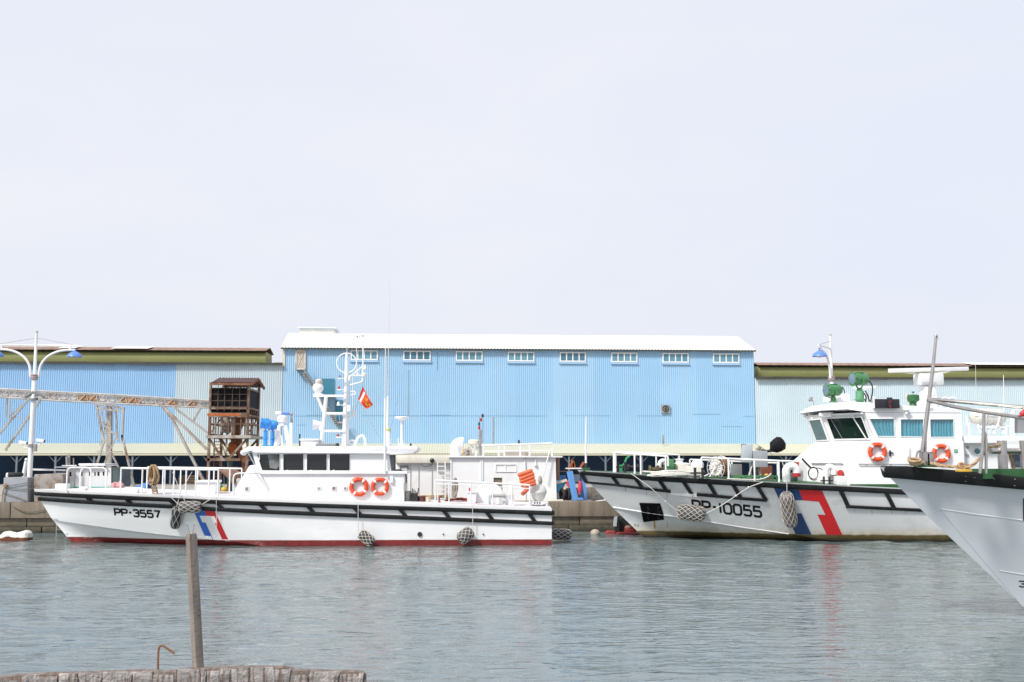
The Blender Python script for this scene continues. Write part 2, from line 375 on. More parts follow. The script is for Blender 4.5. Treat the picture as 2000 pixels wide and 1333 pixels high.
TEALD = mat('teal_door', (.035,.19,.28), .5, var=.08)
BEIGE = mat('beige_door', (.46,.41,.36), .6, var=.06)
TRIM = mat('cream_trim', (.62,.58,.48), .6, var=.06)
DKTRIM = mat('dark_eave_trim', (.05,.05,.045), .7, var=.2)
EAVE_BIG, EAVE_L, EAVE_R = wz(683), wz(713.5), wz(736)
CAN_T, CAN_B = 4.43, 3.62

def canopy(root, x0, x1, ph):
    c = corr((x0, WY-.02, CAN_T), (1,0,0), (0,-4.2,CAN_B-CAN_T), x1-x0, .2, .018, (0,.1,1)); c.build('canopy', CREAM, root, smooth=20)
    e = MB().box((x0, WY-4.25, CAN_B-.13), (x1, WY-4.2, CAN_B-.02)); e.build('canopy_edge', CREAM, root)
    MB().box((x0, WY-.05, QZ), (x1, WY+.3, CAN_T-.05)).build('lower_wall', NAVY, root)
    k = math.ceil((x0-ph)/2.78)
    while ph+k*2.78 < x1-.1:
        x = ph+k*2.78; m = MB(); z = CAN_B-.14
        m.bar((x, WY-4.1, QZ), (x, WY-4.1, z), .13); m.bar((x, WY-4.1, z-.55), (x-.48, WY-4.1, z-.02), .045); m.bar((x, WY-4.1, z-.55), (x+.48, WY-4.1, z-.02), .045)
        m.bar((x, WY-4.1, z-.05), (x, WY, z+.5), .08)
        m.build('canopy_post', GALV2, root); k += 1
GALV2 = mat('pale_steel_post', (.15,.175,.21), .6, var=.1)

# ---- the tall warehouse in the middle
xL, xR = wx(549.5), wx(1477)
B = thing('warehouse', 'tall sky blue corrugated warehouse with a white roof and a row of high windows', 'warehouse', ((xL+xR)/2, WY, QZ))
SKYS = [mat('sky_blue_sheet_%d' % i, c, .5, var=.05, scale=.25, dirt=.3, dcol=(.40,.52,.62), dscale=(1.4,1,.10), dlo=.5, dhi=.78) for i, c in enumerate(((.325,.525,.72), (.345,.54,.725), (.305,.51,.71), (.335,.53,.70)))]
_x = xL; _r2 = random.Random(4); _k = 0
while _x < xR-.01:
    _w = _r2.uniform(2.2, 6.0); _w = xR-_x if xR-_x-_w < 1.5 else _w
    corr((_x, WY, CAN_T-.2), (1,0,0), (0,0,EAVE_BIG-CAN_T+.2), _w, .165, .035, (0,-1,0)).build('wall_sheet', SKYS[_r2.choice((0,1,2,3))], B, smooth=20); _x += _w
D = 26.0; rz = at(1010, 655, WY+8).z
sh = MB()
for x in (xL+.02, xR-.02):
    sh.prism([(x-.02, WY+.05, QZ), (x-.02, WY+D, QZ), (x-.02, WY+D, EAVE_BIG), (x-.02, WY+8+D/4, rz-.2), (x-.02, WY+8, rz-.1), (x-.02, WY+.05, EAVE_BIG-.05)], (.04,0,0))
sh.box((xL+.04, WY+D-.1, QZ), (xR-.04, WY+D, EAVE_BIG)); sh.build('side_wall', SKYB, B)
# hipped-looking roof: ridge shorter than the eaves
e0, e1 = V((xL-.2, WY-.35, EAVE_BIG)), V((xR+.12, WY-.35, EAVE_BIG)); r0, r1 = V((at(563, 654, WY+8).x, WY+8, rz)), V((at(1441, 657, WY+8).x, WY+8, rz))
n = 300; A = []; Bq = []
for i in range(n+1):
    t = i/n; d = (.045 if i % 2 else 0); A.append(e0.lerp(e1, t)+V((0,0,d))); Bq.append(r0.lerp(r1, t)+V((0,0,d)))
bk0, bk1 = V((xL-.2, WY+D+.2, EAVE_BIG)), V((xR+.12, WY+D+.2, EAVE_BIG))
rf = MB(); rf.loft([A, Bq], closed=False, cap=False); rf.add([r0, r1, bk1, bk0], [(0,1,2,3)]); rf.add([e1, bk1, r1], [(0,1,2)]); rf.add([e0, r0, bk0], [(0,1,2)])
roof = rf.build('roof', ROOFW, B, smooth=10)
MB().box((xL-.2, WY-.37, EAVE_BIG-.1), (xR+.1, WY-.3, EAVE_BIG-.005)).build('eave_trim', DKTRIM, B)
t = MB().pprism(rect(551, 683.5, 556.5, 716), WY-.1, WY-.02); t.build('corner_trim', TRIM, B)
v = MB(); a = at(588, 655, WY+10); b = at(655, 645, WY+10); v.box((a.x, WY+9, a.z-1), (b.x, WY+12, b.z)); v.build('roof_vent', ROOFW, B, bevel=.1)
vt = MB(); vt.box((a.x-.15, WY+8.8, b.z), (b.x+.15, WY+12.2, b.z+.12)); vt.build('vent_cap', mat('pale_blue_cap', (.62,.72,.80), .5), B)
for x0, x1 in ((682,735.5), (785.5,839.5), (889,942), (991.5,1044), (1094,1145.5), (1195.5,1247), (1296.5,1348), (1396,1448)):
    ax, bx = wx(x0), wx(x1); dx = (x0-735)/713*2.2
    zt, zb = wz(686.5+dx), wz(705.5+dx)
    fr = MB(); fr.box((ax, WY-.12, zt-.09), (bx, WY-.03, zt)); fr.box((ax, WY-.12, zb), (bx, WY-.03, zb+.09))
    for k in range(5):
        xx = lerp(ax+.045, bx-.045, k/4); fr.box((xx-.045, WY-.115, zb+.09), (xx+.045, WY-.03, zt-.09))
    f = fr.build('window', RAILW, B)
    MB().box((ax+.05, WY-.075, zb+.05), (bx-.05, WY-.055, zt-.05)).build('pane', GLZS[int(x0) % 3], f)
    MB().box((ax-.05, WY-.14, wz(709.5+dx)), (bx+.05, WY-.035, zb-.02)).build('sill', SKYB, f)
d = MB().pprism(rect(578.5, 684.5, 596, 721), WY-.1, WY-.03).build('door', BEIGE, B)
cr = MB()
for p, qv in (((579.5,686),(595,720)), ((595,686),(579.5,720))): cr.bar(at(*p, WY-.115), at(*qv, WY-.115), .04)
for p, qv in (((578.5,684.5),(578.5,721)), ((596,684.5),(596,721)), ((578.5,721),(596,721)), ((578.5,685),(596,685))): cr.bar(at(*p, WY-.11), at(*qv, WY-.11), .09)
cr.build('door_frame', TRIM, d)
MB().pprism(rect(628, 740, 653, 774), WY-.1, WY-.03).build('door', TEALD, B)
MB().pprism(rect(655, 782, 670, 821), WY-.1, WY-.03).build('door', TEALD, B)
st = MB()
def flight(p, q, n, yo):
    a, b = at(*p, WY-yo), at(*q, WY-yo)
    for dz in (0, -.32): st.bar(a+V((0,0,dz)), b+V((0,0,dz)), .07)
    for i in range(n+1):
        c = a.lerp(b, i/n); st.box((c.x-.12, WY-yo-.3, c.z-.3), (c.x+.12, WY-yo+.5, c.z-.25))
st.box(at(577, 722, WY-.7), at(598, 724, WY-.05)); st.bar(at(578,722,WY-.7), at(590,734,WY-.1), .06)
for p in ((578,703),(597,722)): st.bar(at(p[0],722,WY-.7), at(p[0],709,WY-.7), .05)
flight((594, 724), (626, 768), 14, .7); flight((628, 776), (660, 826), 14, .7)
st.box(at(626, 775, WY-.9), at(656, 777, WY-.05)); st.box(at(652, 825, WY-.9), at(674, 828, WY-.05))
for p in (656, 663, 671): st.bar(at(p, 826, WY-.85), at(p, 809, WY-.85), .05)
st.bar(at(655, 809, WY-.85), at(672, 809, WY-.85), .05)
st.build('outside_stair', GALV, B)
fb = MB(); c = at(1299.5, 799, WY-.1); fb.box((c.x-.34, WY-.2, c.z-.32), (c.x+.34, WY-.03, c.z+.32)); f = fb.build('exhaust_fan', mat('fan_housing', (.30,.30,.28), .7), B)
fm = MB().torus((c.x, WY-.21, c.z), .24, .04, (0,1,0), 20, 6)
for k in range(5): fm.bar((c.x, WY-.22, c.z), (c.x+.22*math.cos(k*1.257), WY-.22, c.z+.22*math.sin(k*1.257)), .09, .02)
fm.build('fan_blades', DKTRIM, f)
sm = MB()
for p0, p1, y in ((575,628,812.5), (598,628,811), (705,1070,812), (1100,1192,811.5), (1245,1300,812), (1354,1407,809), (1410,1450,833), (1452,1476,813), (580,596,830), (840,880,811)):
    sm.box(at(p0, y, WY-.045), at(p1, y+.45, WY-.02))
for p, y0, y1 in ((797,724,812), (943,812,866), (631,780,812), (853,690,724)): sm.box((wx(p)-.008, WY-.05, wz(y1)), (wx(p)+.008, WY-.02, wz(y0)))
sm.build('sheet_lap', mat('sheet_lap_shadow_gap', (.20,.33,.46), .7), B)
pl = MB().pprism(rect(1294, 849, 1297, 868), WY-1.0, WY-.9); pl.build('vent_pipe', GALV, B)
canopy(B, xL+.01, xR-.01, wx(1168))

# ---- the two lower warehouses
def low_house(name, label, x0, x1, eave, paints, mon, ph, ends):
    R = thing(name, label, 'warehouse', ((x0+x1)/2, WY+.05, QZ))
    for a, b, m in paints:
        corr((a, WY, CAN_T-.2), (1,0,0), (0,0,eave-CAN_T+.2), b-a, .165, .035, (0,-1,0)).build('wall', m, R, smooth=20)
    s = MB(); s.box((x0+.02, WY+.1, QZ), (x1-.02, WY+.3, eave-.1)); s.box((x0, WY+.3, QZ), (x0+.1, WY+24, eave)); s.box((x1-.1, WY+.3, QZ), (x1, WY+24, eave)); s.box((x0, WY+23.9, QZ), (x1, WY+24, eave))
    s.build('inner_frame', PALEB, R)
    rfm = MB(); ry = WY+12; rzz = eave+.9
    rfm.add([(x0, WY-.3, eave), (x1, WY-.3, eave), (x1, ry, rzz), (x0, ry, rzz), (x0, WY+24.3, eave), (x1, WY+24.3, eave)], [(0,1,2,3), (3,2,5,4)]); rfm.build('roof', OLIVE, R)
    tr = MB(); rr = random.Random(2); x = x0
    while x < x1:
        wd = min(rr.uniform(.8, 1.6), x1-x); tr.box((x, WY-.34, eave-.10-rr.uniform(0,.05)), (x+wd-.01, WY-.28, eave+.06+rr.uniform(0,.035))); x += wd
    tr.build('eave_trim', DKTRIM, R)
    mx0, mx1, py0, py1, py2, my = mon       # ridge vent: a long curved olive casing under a brown cap
    m0, m1 = at(mx0, py1, my).x, at(mx1, py1, my).x; zb, zc, zt = at(1000, py0, my).z, at(1000, py1, my).z, at(1000, py2, my+1.7).z-.10
    def prof(x): return [V((x, my+d, z)) for d, z in ((.35, zb-.9), (.05, lerp(zb,zc,.12)), (-.05, lerp(zb,zc,.45)), (.02, lerp(zb,zc,.8)), (.25, zc), (3.2, zc), (3.5, zb-.9))]
    cs = MB().loft([prof(lerp(m0, m1, i/12)) for i in range(13)]); vnt = cs.build('ridge_vent', OLIVE, R, smooth=50)
    nc = int((m1-m0)/.35); A = []; Bq = []; Cq = []
    for i in range(nc+1):
        x = lerp(m0-.1, m1+.1, i/nc); dz = .018*(i % 2)
        A.append(V((x, my-.35, zc+.06+dz))); Bq.append(V((x, my+1.7, zt+dz))); Cq.append(V((x, my+3.8, zc+.06+dz)))
    cp = MB().loft([A, Bq, Cq], closed=False, cap=False); cp.build('vent_cap', BROWN, vnt, smooth=10)
    ub = MB().box((m0, my-.1, zc+.01), (m1, my+3.4, zc+.05)); ub.build('vent_louvre', DKTRIM, vnt)
    for p0, p1 in ends:
        sk = MB()
        a, b = at(p0, py1, my).x, at(p1, py1, my).x
        sk.add([(a, my-.37, zc+.2), (b, my-.37, zc+.2), (b, my+1.65, zt+.09), (a, my+1.65, zt+.09)], [(0,1,2,3)])
        sk.build('roof_light', ROOFW, vnt)
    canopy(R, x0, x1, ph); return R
x0 = -75.0
low_house('warehouse', 'low warehouse clad in bright blue and pale green sheet beyond the conveyor', x0, xL-.03, EAVE_L,
          [(x0, wx(338), SKYB2), (wx(338), xL-.03, PALEB)], (-1200, 519, 711, 690.5, 681, WY+9), wx(75), [(115,148), (218,291)])
low_house('warehouse', 'low warehouse clad in pale blue green sheet with torn eaves beyond the patrol ship', xR+.03, 95.0, EAVE_R,
          [(xR+.03, 95.0, PALEB2)], (1481, 3200, 733, 713, 704, WY+7), wx(1168), [(1895, 2100)])
# goods standing in the shade under the canopies
rr = random.Random(11)
for px, wd, h, mname, lab, nm, ct in ((140, 2.0, .95, (.10,.12,.16), 'dark crate stack in the shade beneath the blue cladding', 'crate_stack', 'crates'),
        (372, 1.6, .7, (.12,.08,.05), 'brown pallet pile in the shade by the rusty hopper tower', 'pallet_pile', 'pallets'),
        (1330, 1.8, .9, (.10,.10,.11), 'gray covered machine under the cream canopy past the deck drums', 'covered_machine', 'machine')):
    c = at(px, 900, WY-3); m = MB(); n = 4
    for i in range(n):
        z = QZ+h*i/n; m.box((c.x-wd/2+rr.uniform(0,.1), WY-3.4, z), (c.x+wd/2-rr.uniform(0,.1), WY-2.2, z+h/n-.05))
    tag(m.build(nm, mat(nm+'_paint', mname, .8, var=.2), bevel=.02), lab, ct)

# ================================================================ HULLS
class Hull:
    def __init__(s, yc, stem, xe, Bd, Bw, Ld, Lw, chine, kb=.55, step=.04, p=2.1, cam=.12, twall=0):
        s.yc, s.xe, s.Bd, s.Bw, s.Ld, s.Lw, s.kb, s.step, s.p, s.cam = yc, xe, Bd, Bw, Ld, Lw, kb, step, p, cam
        s.stem = sorted(stem)              # (z, x)
        s.sheer_pts = [(-100, 1.8), (100, 1.8)]; s.chine_pts = [(-100, -9), (100, -9)]
    def xs(s, z):
        z0, x0 = s.stem[0]; z1, x1 = s.stem[-1]
        if z < z0:
            (za, xa), (zb, xb) = s.stem[0], s.stem[1]; return xa+(xb-xa)*(z-za)/(zb-za)
        if z > z1:
            (za, xa), (zb, xb) = s.stem[-2], s.stem[-1]; return xb+(xb-xa)*(z-zb)/(zb-za)
        return interp(s.stem, z)
    def sheer(s, x): return interp(s.sheer_pts, x)
    def chine(s, x): return interp(s.chine_pts, x)
    def hb0(s, x, z):
        f = max(-.3, min(1.05, z/2.2 if not hasattr(s,'zt') else z/s.zt)); L = s.Lw+(s.Ld-s.Lw)*f; B = s.Bw+(s.Bd-s.Bw)*f
        t = max(0, min(1, (x-s.xs(z))/L)); return B*(1-(1-t)**s.p)
    def hb(s, x, z):
        zc = s.chine(x)
        if z < zc:
            fade = max(.0, min(1, (x-s.xs(z))/1.2))
            return max(.0, s.hb0(x, zc)*1.0*min(1, max(0, (x-s.xs(z))/max(.05, x-s.xs(zc)+1e-3)))-s.step*fade-s.kb*(zc-z)*fade)
        return s.hb0(x, z)
    def side(s, px, py, off=0):
        Y = s.yc-s.Bd
        for i in range(14):
            p = at(px, py, Y); Y = s.yc-s.hb(p.x, p.z)-off
        return at(px, py, Y)
    def set_sheer(s, px_pts, dz=.1):
        for k in range(3):
            q = [s.side(*p) for p in px_pts]
            s.sheer_pts = [(p.x, p.z+dz) for p in q]
    def near(s, x, z, off=0): return V((x, s.yc-s.hb(x, z)-off, z))
    def mesh(s, zb=-.55, n=90):
        m = MB()
        us = [(i/n)**1.35 for i in range(n+1)]
        for sg in (-1, 1):
            rings = []
            for u in us:
                col = []
                for j in range(23):
                    x = s.xs(1.0)+u*(s.xe-s.xs(1.0))
                    for k in range(4):
                        zc = max(zb+.05, min(s.chine(x), s.sheer(x)-.1)); zt = s.sheer(x)
                        z = lerp(zb, zc-.002, j/8) if j <= 8 else lerp(zc, zt, (j-9)/13)
                        x = s.xs(z)+u*(s.xe-s.xs(z))
                    col.append(V((x, s.yc+sg*s.hb(x+1e-4, z), z)))
                rings.append(col)
            m.loft(rings, closed=False, cap=False)
            if sg == -1: a = rings[-1]
            else: b = rings[-1]
        m.add(a+b[::-1], [tuple(range(len(a)*2))])          # transom
        bm = bmesh.new(); vs = [bm.verts.new(p) for p in m.v]
        for f in m.f:
            try: bm.faces.new([vs[i] for i in f])
            except ValueError: pass
        bmesh.ops.remove_doubles(bm, verts=bm.verts, dist=.0015); bm.verts.index_update()
        o = MB(); o.add([q.co.copy() for q in bm.verts], [tuple(q.index for q in f.verts) for f in bm.faces]); bm.free(); return o
    def deck(s, x0, x1, dz=-.02, inset=.03, n=60):
        m = MB(); rings = []
        for i in range(n+1):
            x = lerp(x0, x1, i/n); z = s.sheer(x)+dz; b = max(.01, s.hb(x, z)-inset)
            rings.append([V((x, s.yc+b*k/4, z+s.cam*(1-(k/4)**2)*min(1, b/1.5))) for k in range(-4, 5)])
        return m.loft(rings, closed=False, cap=False)
    def band(s, top, bot, th, x1=None, n=110, both=True, x0=None):
        """rubber strake: top / bot are functions z(x); runs round the stem"""
        x1 = x1 or s.xe; path = []
        xa = x0 if x0 is not None else None
        for sg in ((1, -1) if both else (-1,)):
            pts = []
            for i in range(n+1):
                u = (i/n)**1.6; zt0 = top(s.xs(1.8)); st = s.xs((top(s.xs(1.8))+bot(s.xs(1.8)))/2)
                x = lerp(xa if xa is not None else st, x1, u); pts.append((x, sg))
            path += pts[::-1] if sg == 1 else (pts[1:] if both else pts)
        rings = []
        pl = []
        for x, sg in path:
            zm = (top(x)+bot(x))/2; pl.append(V((x, s.yc+sg*s.hb(x, zm), 0)))
        for i, (x, sg) in enumerate(path):
            d = (pl[min(i+1, len(pl)-1)]-pl[max(i-1, 0)]).normalized(); nrm = V((d.y, -d.x, 0))
            if nrm.dot(V((x, s.yc+sg*2, 0))-V((x+.7, s.yc, 0))) < 0: nrm = -nrm
            zt, zb = top(x), bot(x); ring = []; e_ = th*(.35 if (i == n and both) else 1)
            for z, o in ((zb, -.03), (zb, e_*.8), (lerp(zb,zt,.2), e_), (lerp(zb,zt,.8), e_), (zt, e_*.8), (zt, -.03)):
                y = s.yc+sg*s.hb(x, z); ring.append(V((x, y, z))+nrm*o)
            rings.append(ring)
        return MB().loft(rings)
    def patch(s, polys, off=.006, th=0, cell=.25, px=True, sgn=-1):
        """flat polygon (pixel outline or x,z) laid onto the hull plating"""
        m = MB()
        for poly in polys:
            q = [s.side(*p) for p in poly] if px else [V((p[0], 0, p[1])) for p in poly]
            bm = bmesh.new(); vs = [bm.verts.new((p.x, 0, p.z)) for p in q]
            for a, b, c in tessellate_polygon([[V((p.x, p.z, 0)) for p in q]]):
                try: bm.faces.new((vs[a], vs[b], vs[c]))
                except ValueError: pass
            for it in range(7):
                ed = [e for e in bm.edges if e.calc_length() > cell]
                if not ed: break
                bmesh.ops.subdivide_edges(bm, edges=ed, cuts=1); bmesh.ops.triangulate(bm, faces=[f for f in bm.faces if len(f.verts) > 3])
            if th:
                r = bmesh.ops.extrude_face_region(bm, geom=bm.faces[:]); top = {e for e in r['geom'] if isinstance(e, bmesh.types.BMVert)}
            else: top = set(bm.verts)
            for q2 in bm.verts: q2.co.y = s.yc+sgn*(s.hb(q2.co.x, q2.co.z)+((th or off) if q2 in top else -.02))
            bm.verts.index_update()
            m.add([q2.co.copy() for q2 in bm.verts], [tuple(q2.index for q2 in f.verts) for f in bm.faces]); bm.free()
        return m

# ---- lettering: strokes of even width, like the painted stencil letters
GL = {'P': [[(0,0),(0,1),(.78,1),(1,.88),(1,.58),(.78,.46),(0,.46)]], '-': [[(.1,.54),(.9,.54)]],
      '3': [[(0,.86),(.2,1),(.8,1),(1,.86),(1,.64),(.8,.53),(.38,.53)], [(.8,.53),(1,.40),(1,.14),(.8,0),(.2,0),(0,.14)]],
      '5': [[(.96,1),(.1,1),(.04,.56),(.78,.58),(1,.45),(1,.15),(.8,0),(.18,0),(0,.12)]], '7': [[(0,1),(1,1),(.42,0)]],
      '1': [[(.5,0),(.5,1)]], '0': [[(.22,0),(0,.18),(0,.82),(.22,1),(.78,1),(1,.82),(1,.18),(.78,0),(.22,0)]],
      '2': [[(0,.84),(.2,1),(.8,1),(1,.84),(1,.62),(0,0),(1,0)]], '4': [[(.75,0),(.75,1),(0,.3),(1,.3)]], '.': [[(.45,0),(.55,0)]]}
def ribbon(pl, wd):
    closed = pl[0] == pl[-1]; P = [V((a, b, 0)) for a, b in (pl[:-1] if closed else pl)]; n = len(P); out = []
    for i, p in enumerate(P):
        a = P[i-1] if (i > 0 or closed) else None; b = P[(i+1) % n] if (i < n-1 or closed) else None
        d0 = (p-a).normalized() if a else (b-p).normalized(); d1 = (b-p).normalized() if b else d0
        nn = (d0+d1); nn = V((-nn.y, nn.x, 0)).normalized(); k = 1/max(.5, nn.dot(V((-d0.y, d0.x, 0))))
        e = V((0,0,0))
        out.append((p+nn*wd/2*k, p-nn*wd/2*k))
    qs = []
    for i in range(n if closed else n-1):
        (a, b), (c, d) = out[i], out[(i+1) % n]; qs.append([(a.x,a.y),(c.x,c.y),(d.x,d.y),(b.x,b.y)])
    return qs
def letter_polys(text, p0, p1, h, gap=.28, stroke=.2, skew=0, narrow=('1', '.'), vx=0):
    """pixel quads for a text whose baseline runs p0 -> p1 and whose capitals are h pixels tall"""
    wds = [(.30 if ch in narrow else (.55 if ch == '-' else 1)) for ch in text]; tot = sum(wds)+gap*(len(text)-1); u = (p1[0]-p0[0])/tot
    x = 0; res = []
    for ch, wd in zip(text, wds):
        for pl in GL[ch]:
            Pp = [((x+(.5*wd if ch in narrow else a*wd))*u, b*h) if ch in narrow else ((x+a*wd)*u, b*h) for a, b in pl]
            if ch == '.': Pp = [(x*u, 0), (x*u+stroke*h, 0)]
            for qd in ribbon(Pp, stroke*h):
                res.append([(p0[0]+a+skew*(h-b), lerp(p0[1], p1[1], a/(p1[0]-p0[0]))-b) for a, b in qd])
        x += wd+gap
    return res

def net_fender(label, p0, p1, r, body=None, net=True, cells=5, turns=1.3, cord=.011, name='fender', group=None, cat='fender'):
    p0, p1 = V(p0), V(p1); d = p1-p0; Ln = d.length; ax = d.normalized(); a = ax.orthogonal().normalized(); b = ax.cross(a)
    R = thing(name, label, cat, (p0+p1)/2, group)
    pr = [(.001,0),(r*.55,.02*Ln),(r*.9,.09*Ln),(r,.2*Ln),(r*1.02,.5*Ln),(r,.8*Ln),(r*.9,.91*Ln),(r*.55,.98*Ln),(.001,Ln)]
    MB().lathe(p0, pr, 20, ax).build('body', body or FENDER, R, smooth=60)
    if net:
        rad_ = lambda t: np.interp(t*Ln, [q[1] for q in pr], [q[0] for q in pr])*1.02+cord
        m = MB()
        for sg in (-1, 1):
            for k in range(cells*2):
                pts = []
                for i in range(25):
                    t = .02+.96*i/24; an = 2*math.pi*(k/(cells*2)+sg*turns*t/2); rr = rad_(t)
                    pts.append(p0+ax*(t*Ln)+(a*math.cos(an)+b*math.sin(an))*rr)
                m.tube(pts, cord, 5)
        m.build('net', NETW, R)
    return R
def lifebuoy(label, c, R, r, group, rot=0):
    T = thing('lifebuoy', label, 'lifebuoy', c, group); c = V(c)
    MB().torus(c, R, r, (0,1,0), 44, 14).build('ring', ORANGE, T, smooth=60)
    for k in range(4):
        a = rad(rot+k*90 if k < 4 else 0); m = MB().torus(c, R, r*1.05, (0,1,0), 5, 14, a-.13, a+.13); m.build('band', RAILW, T, smooth=60)
    rp = MB()
    for k in range(4):
        a0, a1 = rad(rot+k*90+8), rad(rot+k*90+82)
        rp.tube([c+V((0,-r*.6,0))+(V((1,0,0)).lerp(V((1,0,0)), 0)*math.cos(lerp(a0,a1,i/8))+V((0,0,1))*math.sin(lerp(a0,a1,i/8)))*(R+r*.9+.025*math.sin(math.pi*i/8)) for i in range(9)], .008, 5)
    rp.build('grab_line', ORANGEF, T)
    return T

# ================================================================ PATROL BOAT PP-3557
Y1 = 43.5
_a, _b, _c = at(70, 962, Y1), at(100, 1012, Y1), at(137, 1056, Y1)
H1 = Hull(Y1, [(_c.z, _c.x), (_b.z, _b.x), (_a.z, _a.x)], at(1078, 1000, 41.1).x, 2.4, 2.25, 7.5, 11.0, None, kb=.9, step=.035); H1.zt = 1.8
b1top = [(70,961),(200,966.5),(335,972.5),(425,977),(545,981),(620,984),(789,989),(960,994.5),(1078,998.5)]
b1bot = [(70,968),(200,975),(335,980.5),(425,985),(545,989),(620,992),(789,997),(960,1002.5),(1078,1007)]
b2top = [(70,971),(200,979.5),(335,986),(425,991.5),(545,997),(620,1000),(789,1007),(960,1014),(1078,1019)]
b2bot = [(70,978),(200,986.5),(335,993.5),(425,999),(545,1005),(620,1008),(789,1015),(960,1021.5),(1078,1026)]
H1.set_sheer(b1top, .11)
def zf(H, pts):
    q = [H.side(*p) for p in pts]; q = [(p.x, p.z) for p in q]
    return lambda x: interp(q, x)
ch = [at(105,1016,Y1)]+[H1.side(*p) for p in ((180,1027),(260,1038),(335,1046.5),(400,1053),(470,1060))]
H1.chine_pts = [(p.x, p.z) for p in ch]+[(ch[-1].x+3, -.4), (H1.xe, -.45)]
B1 = thing('patrol_boat', 'white patrol boat numbered PP-3557 with red boot topping and black rubbing strakes', 'patrol boat', (H1.near(at(574,1000,41).x, 1).x, Y1, 0))
HULLW = mat('white_hull_paint', (.82,.825,.83), .32, var=.02, scale=.8, dirt=.35, dcol=(.50,.49,.47), dscale=(.5,1,1.2), dlo=.5, dhi=.8, coat=.15, bump=.10, bscale=1.3)
zmat(HULLW, [(.225, (.20,.022,.020), .015), (.03, (.035,.014,.012), .06)], wob=.012, wscale=2)
H1.mesh().build('hull', HULLW, B1, smooth=50)
H1.deck(H1.xs(2.0)+.12, H1.xe-.01).build('deck', PINKDECK, B1)
t1, t1b, t2, t2b = zf(H1, b1top), zf(H1, b1bot), zf(H1, b2top), zf(H1, b2bot)
H1.band(t1, t1b, .11).build('rubbing_strake', RUBBER, B1, smooth=50)
H1.band(t2, t2b, .10).build('rubbing_strake', RUBBER, B1, smooth=50)
tr = MB(); 
for zt_, zb_, o in ((t1, t1b, .10), (t2, t2b, .09)):
    tr.box((H1.xe+.002, H1.yc-H1.hb(H1.xe, 1)-o, zb_(H1.xe)), (H1.xe+o, H1.yc+H1.hb(H1.xe, 1)+o, zt_(H1.xe)))
tr.build('stern_strake', RUBBER, B1)
pol = []
for xt in (166,243,328,418,503,596,687,776,861,945,1028):
    yt, yb = interp(b1bot, xt), interp(b2top, xt)
    dx = 13 if xt > 300 else 8
    pol.append([(xt,yt-2),(xt+9,yt-2),(xt+9+dx,interp(b2top,xt+dx)+2),(xt+dx,interp(b2top,xt+dx)+2)])
for q_ in pol: H1.patch([q_], th=.085).build('strake_brace', RUBBER, B1)
def c1(pts): return [(330+x*.1725, 850+y*.1725) for x, y in pts]

H1.patch([c1([(280,860),(400,845),(425,915),(345,915),(378,990),(415,992),(500,1182),(425,1182)])], .007).build('blue_stripe', BLUEMID, B1)
H1.patch([c1([(400,845),(512,850),(670,1182),(602,1182),(520,1000),(548,995),(515,920),(425,915)])], .0075).build('red_stripe', REDST, B1)
H1.patch(letter_polys('PP-3557', (223.5,1007), (311,1011.5), 12.6, .34, .27, .12), .008, cell=.2).build('number', INK, B1)
H1.patch(letter_polys('14', (129.5,1044.5), (133,1045), 2.6, .3, .2), .008).build('draught_mark', INK, B1)
for px, r in ((820,.095),(866,.03),(944,.03)):
    p = H1.side(px, 1044); m = MB().cone(p+V((0,.05,0)), p+V((0,-.035,0)), r, r*.95, 16); m.build('drain_outlet', BLACK, B1)

# ================================================================ PATROL SHIP PP-10055
Y2 = 44.9
_a, _b, _c = at(1130, 921, Y2), at(1195, 990, Y2), at(1252, 1045, Y2)
H2 = Hull(Y2, [(_c.z, _c.x), (_b.z, _b.x), (_a.z, _a.x)], at(1130, 921, Y2).x+30, 3.4, 3.15, 10.0, 14.5, None, kb=.75, step=.03); H2.zt = 2.6
s1t = [(1130,920.5),(1200,925),(1285,931),(1380,936),(1450,940),(1550,946),(1640,950),(1757,955.5),(1900,962),(2400,975)]
s1b = [(1130,927),(1200,933.5),(1285,940.5),(1380,946),(1450,950),(1550,956),(1640,960),(1757,966),(1900,973),(2400,987)]
s2t = [(1140,940),(1200,945),(1285,955),(1361,963),(1448,971),(1500,975),(1640,986),(1760,992),(1900,998),(2400,1012)]
s2b = [(1140,944),(1200,949.5),(1285,960.5),(1361,969),(1448,977),(1500,981),(1640,992),(1760,998),(1900,1005),(2400,1020)]
H2.set_sheer(s1t, .045)
ch = [at(1196,990,Y2)]+[H2.side(*p) for p in ((1250,999.5),(1310,1008),(1380,1018.5),(1450,1030),(1500,1037),(1540,1043))]
H2.chine_pts = [(p.x, p.z) for p in ch]+[(ch[-1].x+3, -.2), (H2.xe, -.4)]
B2 = thing('patrol_ship', 'larger white patrol ship numbered PP-10055 with green deck and two green searchlights on its wheelhouse', 'patrol ship', (H2.xs(2)+12, Y2, 0))
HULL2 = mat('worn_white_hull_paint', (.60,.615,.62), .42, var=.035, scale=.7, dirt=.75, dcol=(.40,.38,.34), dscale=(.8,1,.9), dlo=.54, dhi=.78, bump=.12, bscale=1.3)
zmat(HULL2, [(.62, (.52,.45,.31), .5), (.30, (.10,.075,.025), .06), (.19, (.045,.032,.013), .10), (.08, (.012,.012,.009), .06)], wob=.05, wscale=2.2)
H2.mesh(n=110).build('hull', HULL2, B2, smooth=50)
H2.deck(H2.xs(2.6)+.15, H2.xe-.01, dz=-.03).build('deck', GREEND, B2)
u1, u1b, u2, u2b = zf(H2, s1t), zf(H2, s1b), zf(H2, s2t), zf(H2, s2b)
H2.band(u1, u1b, .10).build('rubbing_strake', RUBBER, B2, smooth=50)
